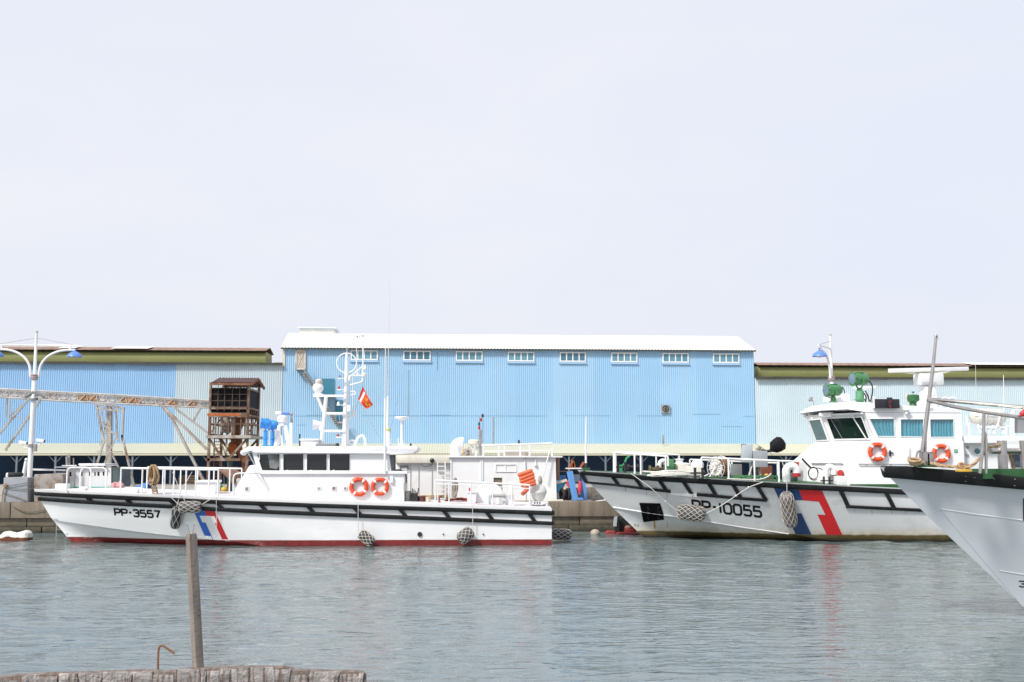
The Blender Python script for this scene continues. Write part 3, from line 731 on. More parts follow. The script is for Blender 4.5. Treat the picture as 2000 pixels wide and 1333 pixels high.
xg0, xg1, xg2, xg3 = H2.side(1309,965).x, H2.side(1361,967).x, H2.side(1497,980).x, H2.side(1652,990).x
H2.band(u2, u2b, .09, x1=xg0).build('rubbing_strake', RUBBER, B2, smooth=50)
H2.band(u2, u2b, .09, x0=xg1, x1=xg2, both=False, n=40).build('rubbing_strake', RUBBER, B2, smooth=50)
H2.band(u2, u2b, .09, x0=xg3, x1=H2.xe, both=False, n=40).build('rubbing_strake', RUBBER, B2, smooth=50)
pol = []
for xt, dx in ((1131,10),(1191,14),(1236,15),(1283,15),(1330,16),(1379,16),(1427,16),(1474,18),(1637,15),(1726,16),(1815,16),(1905,16),(1995,16)):
    pol.append([(xt,interp(s1b,xt)-2),(xt+8,interp(s1b,xt+8)-2),(xt+8+dx,interp(s2t,xt+8+dx)+3),(xt+dx,interp(s2t,xt+dx)+3)])
for q_ in pol: H2.patch([q_], th=.08).build('strake_brace', RUBBER, B2)
def c2(pts): return [(1420+x*.1875, 820+y*.1875) for x, y in pts]
H2.patch([c2([(487,715),(745,722),(790,840),(645,838),(705,975),(775,977),(880,1198),(714,1193)])], .007).build('blue_stripe', BLUEDK, B2)
H2.patch([c2([(745,722),(988,738),(1202,1203),(1037,1201),(940,988),(1025,993),(955,855),(790,840)])], .0075).build('red_stripe', REDST, B2)
H2.patch(letter_polys('PP-10055', (1352,996.8), (1485,1010), 19, .36, .225, .10), .008, cell=.2).build('number', INK, B2)
H2.patch(letter_polys('2.2', (1238.5,1027.5), (1247.5,1028.2), 3.6, .3, .15), .008).build('draught_mark', INK, B2)
H2.patch([[(1310,962.5),(1361,965.5),(1361,971.5),(1310,967)]], th=.03).build('bare_strake_bed', WHITE, B2)
# anchor pocket
pk = H2.patch([[(1248,982.5),(1289,983.5),(1296.5,1015.5),(1256.5,1020.5)]], .045, cell=.06).build('anchor_pocket', VOID, B2)
rust = []
rr = random.Random(3)
for k in range(30):
    cx = (1263.5 if k % 2 else 1284)+rr.uniform(-2,2)+(k/46)*4; cy = rr.uniform(990,1014); rust.append([(cx,cy),(cx+rr.uniform(.2,.5),cy),(cx+.4,cy+rr.uniform(.6,1.5)),(cx,cy+1)])
H2.patch(rust, .05).build('scratch_marks', GRAYM, pk)
H2.patch([[(1276,1017),(1279.5,1017),(1281,1033),(1277.5,1034)], [(1303,1020),(1304,1020),(1304.5,1031),(1303.4,1031)]], .006).build('rust_streak', mat('rust_streak_stain', (.42,.26,.10), .8, var=.3, scale=6), B2)
rs_ = mat('rust_weep_stain', (.40,.27,.13), .8, var=.35, scale=6); rr = random.Random(17)
for xq in (1221,1262,1302,1352,1399,1446,1668,1702,1741,1768,1812):
    y0 = interp(s2b, xq)+.5 if xq > 1640 or xq < 1480 else 985; ln = rr.uniform(4,13); w_ = rr.uniform(.5,1.1)
    H2.patch([[(xq,y0),(xq+w_,y0),(xq+w_*.8+1,y0+ln*.6),(xq+1.2,y0+ln),(xq+.6,y0+ln*.6)]], .0055).build('rust_streak', rs_, B2)
kn = [H2.side(*p) for p in ((1197,991),(1250,999.5),(1310,1008),(1380,1018.5),(1450,1030),(1500,1037),(1540,1043))]
MB().tube([p+V((0,-.02,0)) for p in kn], .028, 6).build('spray_rail', WHITE, B2)

# ================================================================ THE GRAY BOW
Y3 = 22.0
_a, _b, _c = at(1735, 930, Y3), at(1815, 1012, Y3), at(2000, 1186, Y3)
H3 = Hull(Y3, [(_c.z, _c.x), (_b.z, _b.x), (_a.z, _a.x)], at(1735, 930, Y3).x+28, 3.0, 2.6, 9.5, 13.0, None, kb=.3, step=0, p=1.9); H3.zt = 3.0
g1t = [(1733,911),(1769,911),(1803,914),(1878,919.5),(2000,933),(2300,965)]
g1b = [(1733,933),(1769,936),(1821,941),(1878,946),(2000,957),(2300,990)]
H3.set_sheer(g1t, -.02)
B3 = thing('gray_boat', 'bow of a gray steel boat with a thick black rubber fender and a steel pole', 'boat', (H3.xs(2)+8, Y3, 0))
HULLG = mat('gray_hull_paint', (.53,.56,.60), .42, var=.03, scale=.5, dirt=.4, dcol=(.62,.64,.66), dscale=(.8,.8,.5), dlo=.48, dhi=.72, bump=.12, bscale=1.6)
H3.mesh(zb=-.8, n=110).build('hull', HULLG, B3, smooth=50)
H3.deck(H3.xs(3)+.1, H3.xe-.01, dz=-.06).build('deck', GREEND, B3)
v1, v1b = zf(H3, g1t), zf(H3, g1b)
H3.band(v1, v1b, .17).build('bow_fender', RUBBER, B3, smooth=45)
bl = MB()
for px, py in ((1795,920),(1887,930),(1904,932.5),(1926,934.5),(1942,935),(1887,939.5),(1982,948),(1983,936)):
    p = H3.side(px, py, .17); bl.cone(p+V((0,.03,0)), p+V((-.006,-.012,0)), .022, .018, 10)
bl.build('fender_bolt', GRAYM, B3)
sp = []
for pts in (((1834,994),(1900,1004),(1998,1016.5)), ((1953,1115),(1990,1121),(2010,1124))):
    sp.append(MB().tube([H3.side(*p)+V((0,-.004,0)) for p in pts], .010, 6))
m = MB()
for q_ in sp: m.add(q_.v, q_.f)
m.build('weld_seam', mat('seam_paint', (.62,.64,.67), .5), B3)
MB().tube([H3.side(1834+ (1998-1834)*i/10*.99, 994+ (1186-994)*i/10*.99)+V((0,-.002,0)) for i in range(11)], .006, 5).build('stem_seam', GRAY, B3)
H3.patch([[(1997.5,974),(2010,974),(2010,1016),(1997.5,1018)]], .012).build('hull_port', BLACK, B3)
H3.patch(letter_polys('3', (1990,1146), (2001,1147), 11, .3, .2), .008).build('draught_mark', INK, B3)

# ================================================================ PP-3557: deck house, mast, gear
def deckz(H, x, y, dz=-.02):
    b = max(.3, H.hb(x, H.sheer(x))); return H.sheer(x)+dz+H.cam*max(0, 1-((y-H.yc)/b)**2)
YN, YF = 41.75, 45.25
def P1(px, py, Y=YN): return at(px, py, Y)
low = [(452.5,990),(452.5,966),(487,910),(497,908),(507,921),(789.5,921),(789.5,1000)]
lowb = MB().pprism(low, YN, YF); hs = lowb.build('lower_house', WHITE, B1, bevel=.03)
lg = MB().pprism(rect(506,920.5,795,926.5), YN-.09, YF+.09); lg.build('house_ledge', WHITE, B1, bevel=.02)
fr = MB().pprism([(488,911),(496,907.5),(507,920),(500,921)], YN-.05, YF+.05)
# upper house: panel with real window openings, dark interior behind
up = [(498,883),(759.5,883),(764,921),(508.5,921)]
wins = [[(501.5,887),(546.5,886.5),(546.5,920),(512,919.5)], rect(553,886.5,593,919.5), rect(599,886.5,638.5,919.5), rect(643.5,886.5,683.5,920)]
wall_holes(up, wins, YN, YN+.09).build('upper_house', WHITE, B1, smooth=0)
ins = MB().pprism([(500,884),(759,884),(763.5,920.5),(510,920.5)], YN+.092, YF); ins.build('upper_house_body', WHITE, B1)
for i, wd in enumerate(wins):
    c = MB().pprism(wd, YN+.05, YN+.085); g = c.build('window', GLASS_DK, B1)
    if i == 0:
        MB().pprism([(523,889),(541,889),(545,892),(545,911),(540,917),(527,914)], YN+.035, YN+.049).build('seat_behind_glass', mat('cabin_grays', (.14,.15,.15), .6, var=.7, scale=2.5), g)
        fm = MB(); fm.bar(P1(506.5,886,YN-.01), P1(506.5,899,YN-.01), .04); fm.build('window_post', WHITE, g)
    wf = MB(); pts = [at(x, y, YN-.012) for x, y in wd]; wf.tube(pts+[pts[0]], .014, 5); wf.build('window_frame', RAILW, g)
    if i: wp = MB(); wp.cone(P1(wd[0][0]+6, 921, YN-.03), P1(wd[0][0]+10, 919.5, YN-.03), .035); wp.build('wiper_motor', WHITE, g)
# windscreen leaning over the bow end
ws = MB().pprism([(486,884.5),(493.5,884.5),(504,908),(499.5,909.5)], YN+.25, YF-.25); ws.build('windscreen', GLASS_TEAL, B1)
fr = MB(); fr.pprism([(483,884),(485.5,884),(499,909.5),(497.5,911)], YN+.2, YN+.26); fr.pprism([(492,882),(498,882),(509,921),(502.5,921)], YN+.005, YN+.25)
fr.pprism([(493,884),(499,884),(508.5,921),(503,921)], YN+.25, YF-.25); fr.build('windscreen_frame', WHITE, B1)
rf = MB().pprism([(471.5,883.5),(474,880),(484,872.5),(812,871.5),(816,874),(815,880),(806,885.5),(786,888),(759,888.5),(759,886.5),(500,886),(489,881),(476,886)], YN-.14, YF+.14)
rf.build('roof', WHITE, B1, bevel=.03)
gut = MB(); gut.tube([P1(497,883.5,YN-.15), P1(760,885.5,YN-.15)], .02, 6); gut.build('roof_gutter', WHITE, B1)
vl = MB(); vl.ball(P1(476,884.5,YN-.05), .13,.18,.11); vl.cone(P1(479,873,YN), P1(479,868,YN), .04); vl.build('bow_light', WHITE, B1)
ad = MB().pprism([(760.5,889),(772,889),(772,920),(764.5,920)], YN+.35, YN+.40); ad.build('aft_door', GRAYM, B1)
MB().pprism(rect(771,889,772.5,921), YN+.3, YN+.42).build('door_edge', BLACK, B1)
# small vents, lamps on the house side
for px, py, w_, h_, rd in ((482,955,7.5,7.5,0),(622.5,954,6,6,1),(652,954,8,7.5,0),(622,954,0,0,0),(674,954,6,6,1)):
    if not w_: continue
    p = P1(px, py, YN); m = MB(); sc = .02
    m.box((p.x-w_*sc/2-.02, YN-.03, p.z-h_*sc/2-.02), (p.x+w_*sc/2+.02, YN+.01, p.z+h_*sc/2+.02)); o = m.build('vent_box', WHITE, B1, bevel=.008)
    m = MB()
    if rd: m.cone(p+V((0,-.028,0)), p+V((0,-.05,0)), .05, .04)
    else:
        for k in range(5): m.cbox(p+V((0,-.035,(k-2)*.026)), .12, .02, .012, (.5,0,0))
    m.build('vent_louvre', GALV, o)
p = P1(765, 937, YN); m = MB().box((p.x-.06, YN-.1, p.z-.13), (p.x+.06, YN, p.z+.13)); m.build('side_lamp', WHITE, B1, bevel=.02)
m = MB(); m.tube(fillet([P1(751,921.5,YN-.13), P1(751,884,YN-.13)], .1), .014, 5); m.build('conduit', WHITE, B1)
# handrail before and along the house
hr = MB(); a = H1.side(455, 966); a.y += .12
hr.tube(fillet([V((a.x, a.y, a.z-.12)), P1(455.5,925,a.y), P1(500,924.5,a.y), P1(506,924.5,YN-.1)], .22), .028, 8)
hr.bar(P1(496,924.5,a.y), P1(496,918,YN+.1), .03); hr.build('handrail', RAILW, B1)
# ---- foredeck rails
def rail(name, H, px_posts, top, y_off, r=.03, mid=None, foot=None, sgn=-1, parent=B1, m_=RAILW, thick=()):
    m = MB(); tops = []
    for px in px_posts:
        f = H.side(px, foot(px) if foot else 965); x = f.x; b = H.hb(x, H.sheer(x))-y_off; y = H.yc+sgn*b
        zt = at(px, top(px), H.yc-b).z
        m.tube([(x, y, deckz(H, x, y)-.02), (x, y, zt)], r*(2.0 if px in thick else 1), 8); tops.append(V((x, y, zt)))
    m.tube(tops, r*1.25, 8)
    if mid:
        for k in mid: m.tube([V((p.x, p.y, lerp(H.sheer(p.x), p.z, k))) for p in tops], r*.7, 6)
    m.build(name, m_, parent)
fp = [233,275,319,337,361,380,406,424]
rail('bow_rail', H1, fp, lambda x: interp([(229,914.5),(425,918)], x), .12, .03, thick=(298,))
rail('bow_rail', H1, [233,262,296,330,364,398,424], lambda x: interp([(229,914.5),(425,918)], x), .12, .028, sgn=1)
mp = MB(); p = H1.side(298, 962); mp.tube([(p.x, p.y+.25, p.z), (p.x, p.y+.25, at(298,916,p.y+.25).z)], [.11,.06], 10); mp.build('mooring_post', WHITE, B1)
hoop = MB()
for x0, x1, yt, dy in ((131,170,913.5,.35),(146,190,914,1.0)):
    q0, q1 = H1.side(x0, 962), H1.side(x1, 963); y0 = min(H1.yc, q1.y+dy); zt = at(x0, yt, y0).z
    hoop.tube(fillet([(q0.x, y0, q0.z), (q0.x, y0, zt), (q1.x, y0, zt), (q1.x, y0, q1.z)], .2), .03, 8)
hoop.build('bow_hoop', RAILW, B1)
for x0, x1, y0_ in ((150,168,951),(238,279,952)):
    a = H1.side(x0, 963); b = H1.side(x1, 963); zt = at(x0, y0_, a.y).z; yy = max(a.y, b.y)+.10; zb = min(a.z, b.z)-.1
    L_ = b.x-a.x
    fl = MB(); fl.prism([(a.x, yy, zb), (a.x+.02, yy, zt-.06), (a.x+.12, yy, zt), (b.x-L_*.28, yy, zt-.01), (b.x-L_*.1, yy, zt-.05), (b.x-L_*.32, yy, zt-.09), (b.x-L_*.38, yy, zb+.08), (b.x, yy, zb)], (0,.22,0))
    fl.build('fairlead', WHITE, B1, bevel=.015)
bx = MB(); a, b = at(386,962,42.4), at(423,943,42.4); bx.box((a.x, 42.2, a.z-.15), (b.x, 43.1, b.z)); o = bx.build('deck_box', WHITE, B1, bevel=.02)
MB().box((a.x-.07, 42.13, b.z+.003), (b.x+.05, 43.17, b.z+.09)).build('lid', WHITE, o, bevel=.025)
ah = MB(); p = at(118,945,Y1); ah.box((p.x-.1, Y1-.3, p.z-.4), (p.x+.35, Y1+.1, p.z)); ah.build('bow_locker', WHITE, B1, bevel=.02)
# ---- roof gear
RZ = P1(600, 872).z
def searchlight(name, label, base, R, Ln, aim, mp, ml, yoke, ped, cat='searchlight', lensm=None, group=None):
    """drum lamp on a yoke and pedestal; base = foot, yoke / ped = heights"""
    base = V(base); T = thing(name, label, cat, base, group); aim = V(aim).normalized(); c = base+V((0,0,ped+yoke))
    MB().lathe(base, [(R*.75,0),(R*.75,.03),(R*.42,.05),(R*.42,ped*.45),(R*.55,ped*.47),(R*.55,ped*.56),(R*.42,ped*.58),(R*.42,ped)], 16).build('pedestal', mp, T)
    MB().lathe(c-aim*Ln/2, [(.001,-.02),(R*.6,-.02),(R*.86,Ln*.06),(R,Ln*.16),(R,Ln*.84),(R*1.09,Ln*.86),(R*1.09,Ln*.98),(R*.96,Ln)], 24, aim).build('lamp_body', mp, T)
    b = MB()
    for k in range(8):
        a = k*math.pi/4; n1 = aim.orthogonal().normalized(); n2 = aim.cross(n1); e = (n1*math.cos(a)+n2*math.sin(a))*R*1.08
        b.cone(c+aim*Ln*.42+e, c+aim*Ln*.5+e, R*.07)
    b.build('clamp', BLACK, T)
    MB().lathe(c+aim*(Ln/2-.012), [(.001,.0),(R*.9,0),(R*.9,.01),(.001,.03)], 24, aim).build('lens', lensm or GLASS_DK, T)
    y = MB(); sd = aim.cross(V((0,0,1))).normalized()
    for sg in (-1, 1):
        y.tube([base+V((0,0,ped)), base+V((0,0,ped+.05))+sd*sg*R*.6, c-V((0,0,R*.55))+sd*sg*R*1.15, c+V((0,0,R*.2))+sd*sg*R*1.15], R*.13, 6)
        y.cone(c+sd*sg*R*1.0, c+sd*sg*R*1.25, R*.2)
    y.build('yoke', mp, T); MB().cbox(c+V((0,0,R*.97)), Ln*.45, R*.9, R*.16).build('heat_vent', ml, T, bevel=.01)
    return T
searchlight('searchlight', 'bright blue searchlight in front of its twin on the white wheelhouse roof', P1(518,872,42.6), .20, .40, (-1,-.25,.12), BLUEL, BLUEL, .26, .62, lensm=BLUEL, group='blue searchlights on the wheelhouse roof')
searchlight('searchlight', 'bright blue searchlight tucked between its twin and the white A-frame stand', P1(531.5,872,43.3), .18, .36, (-1,.2,-.1), BLUEL, BLUEL, .24, .60, lensm=BLUEL, group='blue searchlights on the wheelhouse roof')
# radar on a four legged stand
af = thing('radar_stand', 'small white radar with a blue and white scanner on a splayed leg stand', 'radar', P1(552,872,43.2))
m = MB()
for px0, px1 in ((538,546),(564,557)):
    for y0, y1 in ((42.8,43.05),(43.6,43.35)): m.bar(P1(px0,872,y0), P1(px1,832,y1), .12, .1)
m.box(P1(545,832,42.95), P1(558,829,43.45)); m.tube(fillet([P1(543,871,42.9), P1(545,852,42.9), P1(550,852,42.9), P1(552,871,42.9)], .2), .05, 8); m.build('stand', WHITE, af)
p = P1(551.5, 829, 43.2); MB().lathe(p, [(.14,0),(.12,.05),(.20,.09),(.215,.2),(.2,.3),(.12,.34),(.06,.36)], 16).build('gearbox', WHITE, af)
MB().cbox(p+V((-.16,0,.45)), .25, .12, .13, (0,-.1,0)).build('scanner', WHITE, af, bevel=.03); MB().cbox(p+V((.14,0,.42)), .36, .12, .10, (0,.08,0)).build('scanner_end', BLUESH, af, bevel=.02)
m = MB().cone(P1(568.5,872,42.9), P1(569,826,42.9), .075, .06); o = m.build('marker_light_post', WHITE2, B1)
m = MB().cone(P1(569.5,826,42.9), P1(569.5,816,42.9), .05, .04); m.ball(P1(569.5,810,42.9), .06,.06,.09); m.build('marker_light', GALV, o)
m = MB().cone(P1(585.5,872,43), P1(585.5,848,43), .03); m.build('aerial_stub', BLACK, B1)
m = MB(); a, b = P1(588,872,42.5), P1(621,861,42.5); m.box((a.x,42.4,a.z-.03),(b.x,43.2,b.z)); o = m.build('roof_hatch', WHITE, B1, bevel=.02)
MB().box((a.x-.05,42.34,b.z+.002),(b.x+.05,43.26,b.z+.07)).build('hatch_lid', WHITE, o, bevel=.02)
a, b = P1(616.5,872,42.1), P1(661,867,42.1); MB().box((a.x,42.05,a.z),(b.x,42.5,b.z)).build('solar_tray', GRAYM, B1, bevel=.01)
MB().ball(P1(659,869,42.0), .07).build('tray_lamp', BLACK, B1)
# ---- mast
YM = 43.5
M1 = thing('mast', 'white lattice mast with a ring aerial, radar shelf and signal lamps on the wheelhouse roof', 'mast', P1(676,872,YM))
def Q(px, py, Y=YM): return at(px, py, Y)
m = MB()
for dy in (-.28, .28):
    m.tube([Q(672,872,YM+dy), Q(674.5,772,YM+dy*.5), Q(676,734,YM+dy*.2)], [.085,.075,.06], 8)
m.tube([Q(676.5,872), Q(677,734), Q(677.5,690)], [.10,.085,.05], 10); m.build('pole', WHITE, M1)
MB().tube([Q(677.5,692), Q(678,654)], [.02,.012], 6).build('whip_aerial', mat('aerial_fibreglass', (.55,.52,.40), .5), M1)
m = MB()
for dy in (-.35, .35):
    m.tube([Q(627.5,867,YM+dy), Q(637,775,YM+dy)], .075, 8)
    m.bar(Q(612,773.5,YM+dy), Q(673,773.5,YM+dy), .07, .09); m.tube([Q(620,776,YM+dy), Q(632,806,YM+dy)], .055, 7)
    m.tube([Q(634,808.5,YM+dy), Q(674,808.5,YM+dy)], .055, 7); m.tube([Q(630,842.5,YM+dy), Q(674,842.5,YM+dy)], .05, 7)
for px, py in ((614,773.5),(637,774),(660,773.5),(634,808.5),(630,842.5)): m.bar(Q(px,py,YM-.35), Q(px,py,YM+.35), .06)
m.box(Q(612,773,YM-.36), Q(634,771.5,YM+.36)); m.build('frame', WHITE, M1)
p = Q(621,771.5,YM); o = MB().lathe(p, [(.17,0),(.15,.06),(.12,.09),(.17,.13),(.225,.24),(.225,.32),(.17,.42),(.10,.45),(.08,.48)], 14).build('radar', WHITE, M1)
MB().lathe(p+V((.02,0,.45)), [(.13,0),(.15,.05),(.14,.14),(.09,.18)], 12, (.1,0,1)).build('radar_cap', mat('ivory_plastic', (.55,.53,.46), .5), o)
c = Q(697.5-20.5+.3, 709, YM); MB().torus(Q(677,709.5,YM), .40, .024, (0,1,0), 48, 8).build('ring_aerial', WHITE, M1)
m = MB(); p = Q(611.5,830,YM-.2); m.lathe(p, [(.001,.02),(.21,0),(.20,.04),(.15,.18),(.11,.32),(.09,.42)], 16, (1,.1,0)); m.box(p+V((.25,-.08,-.22)), p+V((.42,.08,-.02))); m.build('horn', WHITE, M1)
for px, py, cm, cl in ((663,735,GRAYM,.2),(662,757,REDP,.2),(661,787,RAILW,.2),(660,850,REDP,.2)):
    p = Q(px, py+3, YM-.3); b = MB(); b.box(p+V((-.07,-.06,-.05)), p+V((.07,.06,-.005))); b.tube([p+V((0,0,-.03)), Q(674,py+5,YM-.25)], .018, 6); o = b.build('lamp_bracket', WHITE, M1)
    MB().lathe(p, [(.052,0),(.052,.07),(.035,.1)], 12).build('signal_lamp', cm, o)
m = MB()
m.tube([Q(680,734.5,YM), Q(707,734,YM)], .03, 6); m.tube([Q(684,737,YM), Q(706,718,YM), Q(710,716,YM)], .03, 6)
m.tube(fillet([Q(681,753,YM), Q(707,746.5,YM), Q(709,740,YM), Q(709.3,672,YM)], .12), .03, 7)
m.tube([Q(699,734,YM), Q(699,727,YM)], .03); m.tube(fillet([Q(680,765,YM), Q(694,765,YM), Q(694,771,YM), Q(680,772.5,YM)], .05), .025, 6)
m.tube([Q(678,812,YM), Q(692,812,YM)], .025, 6); m.tube([Q(678,820,YM), Q(692,813,YM)], .025, 6); m.tube([Q(689,810,YM), Q(689,735,YM)], .014, 5); m.tube([Q(696.5,735,YM), Q(696.5,656,YM)], .012, 5)
m.tube([Q(709.3,672,YM), Q(709.3,660,YM)], .014, 5); m.tube([Q(704,667,YM), Q(709,668.5,YM), Q(716,665.5,YM)], .010, 5)
m.build('aerial_bracket', WHITE, M1)
m = MB(); m.box(Q(677.5,804,YM-.25), Q(685,792,YM-.1)); m.build('junction_box', WHITE, M1, bevel=.01)
m = MB(); p = Q(713,728,YM); m.lathe(Q(713,722,YM), [(.07,0),(.07,.06),(.03,.1),(.03,.16),(.001,.2)], 10); m.lathe(Q(711,736,YM), [(.1,0),(.12,.12),(.06,.15)], 10); m.lathe(Q(682,745,YM), [(.06,0),(.07,.1),(.04,.2)], 10); m.lathe(Q(691,812,YM), [(.06,0),(.08,.14),(.03,.18)], 10); m.build('gps_aerial', WHITE, M1)
m = MB()
for px, py in ((698.5,660),(709.3,658.5)):
    p = Q(px,py,YM); m.cone(p, p+V((0,0,.06)), .02)
    for k in range(3): m.ball(p+V((.07*math.cos(k*2.1),.07*math.sin(k*2.1),.05)), .022,.022,.022,8,5)
m.build('wind_gauge', GRAYM, M1)
m = MB(); m.tube(fillet([Q(679,846,YM), Q(679.5,864,YM), Q(686,869,YM)], .2), .03, 7); m.torus(Q(687.5,866,YM), .12, .03, (0,1,0), 20, 8); m.build('cable_conduit', WHITE, M1)
m = MB().tube(fillet([Q(694,870,YM), Q(697,858,YM), Q(703,851.5,YM), Q(712.5,852,YM), Q(713.5,872,YM)], .22), .055, 10); m.build('gooseneck_vent', WHITE, B1)
# ---- flag: held out stiffly from a halyard, folded cloth
f0, f1 = at(708.5,755,YM-.2), at(699.5,780,YM-.2); e0, e1 = at(728.5,791,YM-.2), at(716,799.5,YM-.2)
def flagpt(u, v): 
    p = f0.lerp(f1, v).lerp(e0.lerp(e1, v), u); return p+V((0, .07*math.sin(u*7+v*2.2)*u**.5, -.03*math.sin(u*3.1)))
def fpatch(u0, u1, v0, v1, off, fn=None):
    m = MB(); n = 12
    m.loft([[flagpt(lerp(u0,u1,i/n), lerp(v0,v1,j/8))+V((0,off,0)) for j in range(9)] for i in range(n+1)], closed=False, cap=False); return m
FR = thing('flag', 'red flag with a white stripe and a yellow emblem flying beside the mast', 'flag', f1)
mf = fpatch(0,1,0,1,0); mf.v += [p+V((0,.008,0)) for p in mf.v]; k = len(mf.v)//2; mf.f += [tuple(i+k for i in f) for f in mf.f]; mf.build('cloth', mat('red_flag_cloth', (.70,.06,.025), .85, var=.08), FR)
fpatch(.16,.30,.12,.97,-.006).build('white_stripe', WHITE, FR)
ye = MB()
for poly in ([(.42,.30),(.58,.14),(.78,.14),(.95,.30),(.92,.52),(.80,.40),(.66,.36),(.52,.48)], [(.55,.55),(.70,.5),(.84,.56),(.92,.66),(.80,.72),(.62,.72)]):
    ye.add([flagpt(u, v)+V((0,-.007,0)) for u, v in poly], [tuple(range(len(poly)))])
ye.build('yellow_emblem', mat('yellow_flag_emblem', (.80,.36,.02), .8), FR)
hy = MB(); hy.tube([at(709.5,746,YM-.1), f0, f1, at(692,811,YM-.1)], .008, 5); hy.build('halyard', ROPEG, FR)
# ---- aerials aft of the mast
for lab, px0, px1, y0, y1, r0, r1, Y, br in (('tall white whip aerial just forward of its thinner twin on the wheelhouse', 751.5, 753, 926, 680, .045, .022, 41.6, 758),
        ('very tall thin whip aerial reaching far above the warehouse roof', 756.3, 761, 872, 548, .05, .004, 43.3, 740)):
    T = thing('whip_aerial', lab, 'aerial', at(px0, y0, Y))
    mid = lerp(y0, y1, .3 if y1 < 600 else .6); pm = lerp(px0, px1, (y0-mid)/(y0-y1))
    MB().tube([at(px0,y0,Y), at(pm,mid,Y)], [r0, r0*.8], 8).build('base', WHITE, T)
    MB().tube([at(pm,mid,Y), at(px1,y1,Y)], [r0*.42, r1], 6).build('whip', mat('aerial_grey', (.62,.60,.58), .5), T)
m = MB()
m.tube([at(757.5,872,43.2), at(757.5,843,43.2)], .10, 8); m.tube([at(761,872,43.3), at(761,856,43.3)], .05, 8); m.build('aerial_mount', WHITE2, B1)
MB().ball(at(759,840,43.2), .09,.09,.10).build('line_float', mat('lime_float', (.45,.50,.20), .6), B1)
m = MB(); m.tube([at(699,782,43.4), at(748,866,43.2)], .007, 4); m.tube([at(762,842,43.2), at(778,775,43.4)], .007, 4); m.build('stay_wire', GRAYM, B1)
T = thing('satellite_aerial', 'white mushroom aerial disc on a slim post at the aft end of the roof', 'aerial', at(784.5,872,43))
MB().lathe(at(784.5,872,43), [(.16,0),(.15,.04),(.07,.12),(.055,.25),(.05,1.02)], 14).build('post', WHITE, T)
MB().lathe(at(784.5,822,43), [(.08,0),(.14,.05),(.27,.09),(.285,.13),(.26,.16),(.001,.17)], 20).build('disc', WHITE, T)
m = MB().tube([at(796.5,816,43.2), at(797,724,43.2)], [.012,.007], 6); tag(m.build('whip_aerial', GRAYM), 'thin dark whip aerial above the mushroom disc at the roof end', 'aerial')
m = MB().tube([at(778,871,42.5), at(778,856,42.5)], .02, 6); m.build('aerial_stub', WHITE, B1)
m = MB().box(at(800.5,872,42.4), at(804,866.5,42.5)); m.build('aft_camera', BLACK, B1)
# ---- lifebuoys on the house side
lifebuoy('orange lifebuoy with white bands on the house side, nearer the wheelhouse windows', at(701,951.3,YN-.08), .285, .078, 'lifebuoys on the PP-3557 house', 80)
lifebuoy('orange lifebuoy with white bands nearest the aft corner of the long white house', at(742.2,951,YN-.08), .272, .074, 'lifebuoys on the PP-3557 house', 92)
# ---- fenders
def rope(m, pts, r=.012): m.tube(pts, r, 5)
a = H1.side(349.5,991,.2); b = H1.side(393,990.5,.2)
net_fender('netted gray fender slung level over the strake above the bow stripe', a, b, .20, cells=4, turns=.75, cord=.010, group='fenders of PP-3557')
a = H1.side(346,991,.22); b = H1.side(341.5,1032,.16)
net_fender('dark netted fender hanging upright at the end of the level one by the bow stripe', b, a, .175, body=FENDERD, cells=3, turns=.6, cord=.009, group='fenders of PP-3557')
net_fender('netted fender floating at the waterline amidships below the two lifebuoys', at(703,1041,40.95), at(729,1062,40.8), .19, body=FENDERD, cells=4, turns=.8, cord=.010, group='fenders of PP-3557')
net_fender('netted fender tilted at the waterline near the stern between two drain holes', at(896,1056,40.8), at(922,1036,40.95), .23, cells=4, turns=.8, cord=.010, group='fenders of PP-3557')
net_fender('netted fender lying in the water off the stern of the patrol boat', at(1077,1043,43.4), at(1117,1045,43.4), .20, body=FENDERD, cells=4, turns=.8, cord=.011, group='fenders of PP-3557')
R1 = []
for pts in (((330,968),(348,985)), ((337,922),(352,960),(347,985)), ((375,922),(352,962),(345,990)), ((358,972),(362,981)), ((394,986),(410,976),(424,971)), ((422.5,972),(423,1050))):
    R1.append([H1.side(*p, .16 if p[1] > 965 else .05) for p in pts])
for pts in (((699.5,984),(699.5,1040)), ((923,988),(923.5,1036))): R1.append([H1.side(*p, .14) for p in pts])
for i, pts in enumerate(R1):
    m = MB().tube(pts, .013, 5); lab = ('pale rope from the foredeck edge down to the level netted fender', 'pale rope from the bow rail to the fender pair, forward strand', 'pale rope from the bow rail to the fender pair, aft strand', 'short lashing on top of the level netted fender',
        'slack pale rope from the level fender aft to the deck edge', 'thin line hanging straight down over the red stripe of PP-3557', 'thin line holding the fender below the two lifebuoys', 'thin line holding the tilted fender near the stern')[i]
    tag(m.build('fender_rope', ROPEW), lab, 'rope', 'fender ropes of PP-3557')
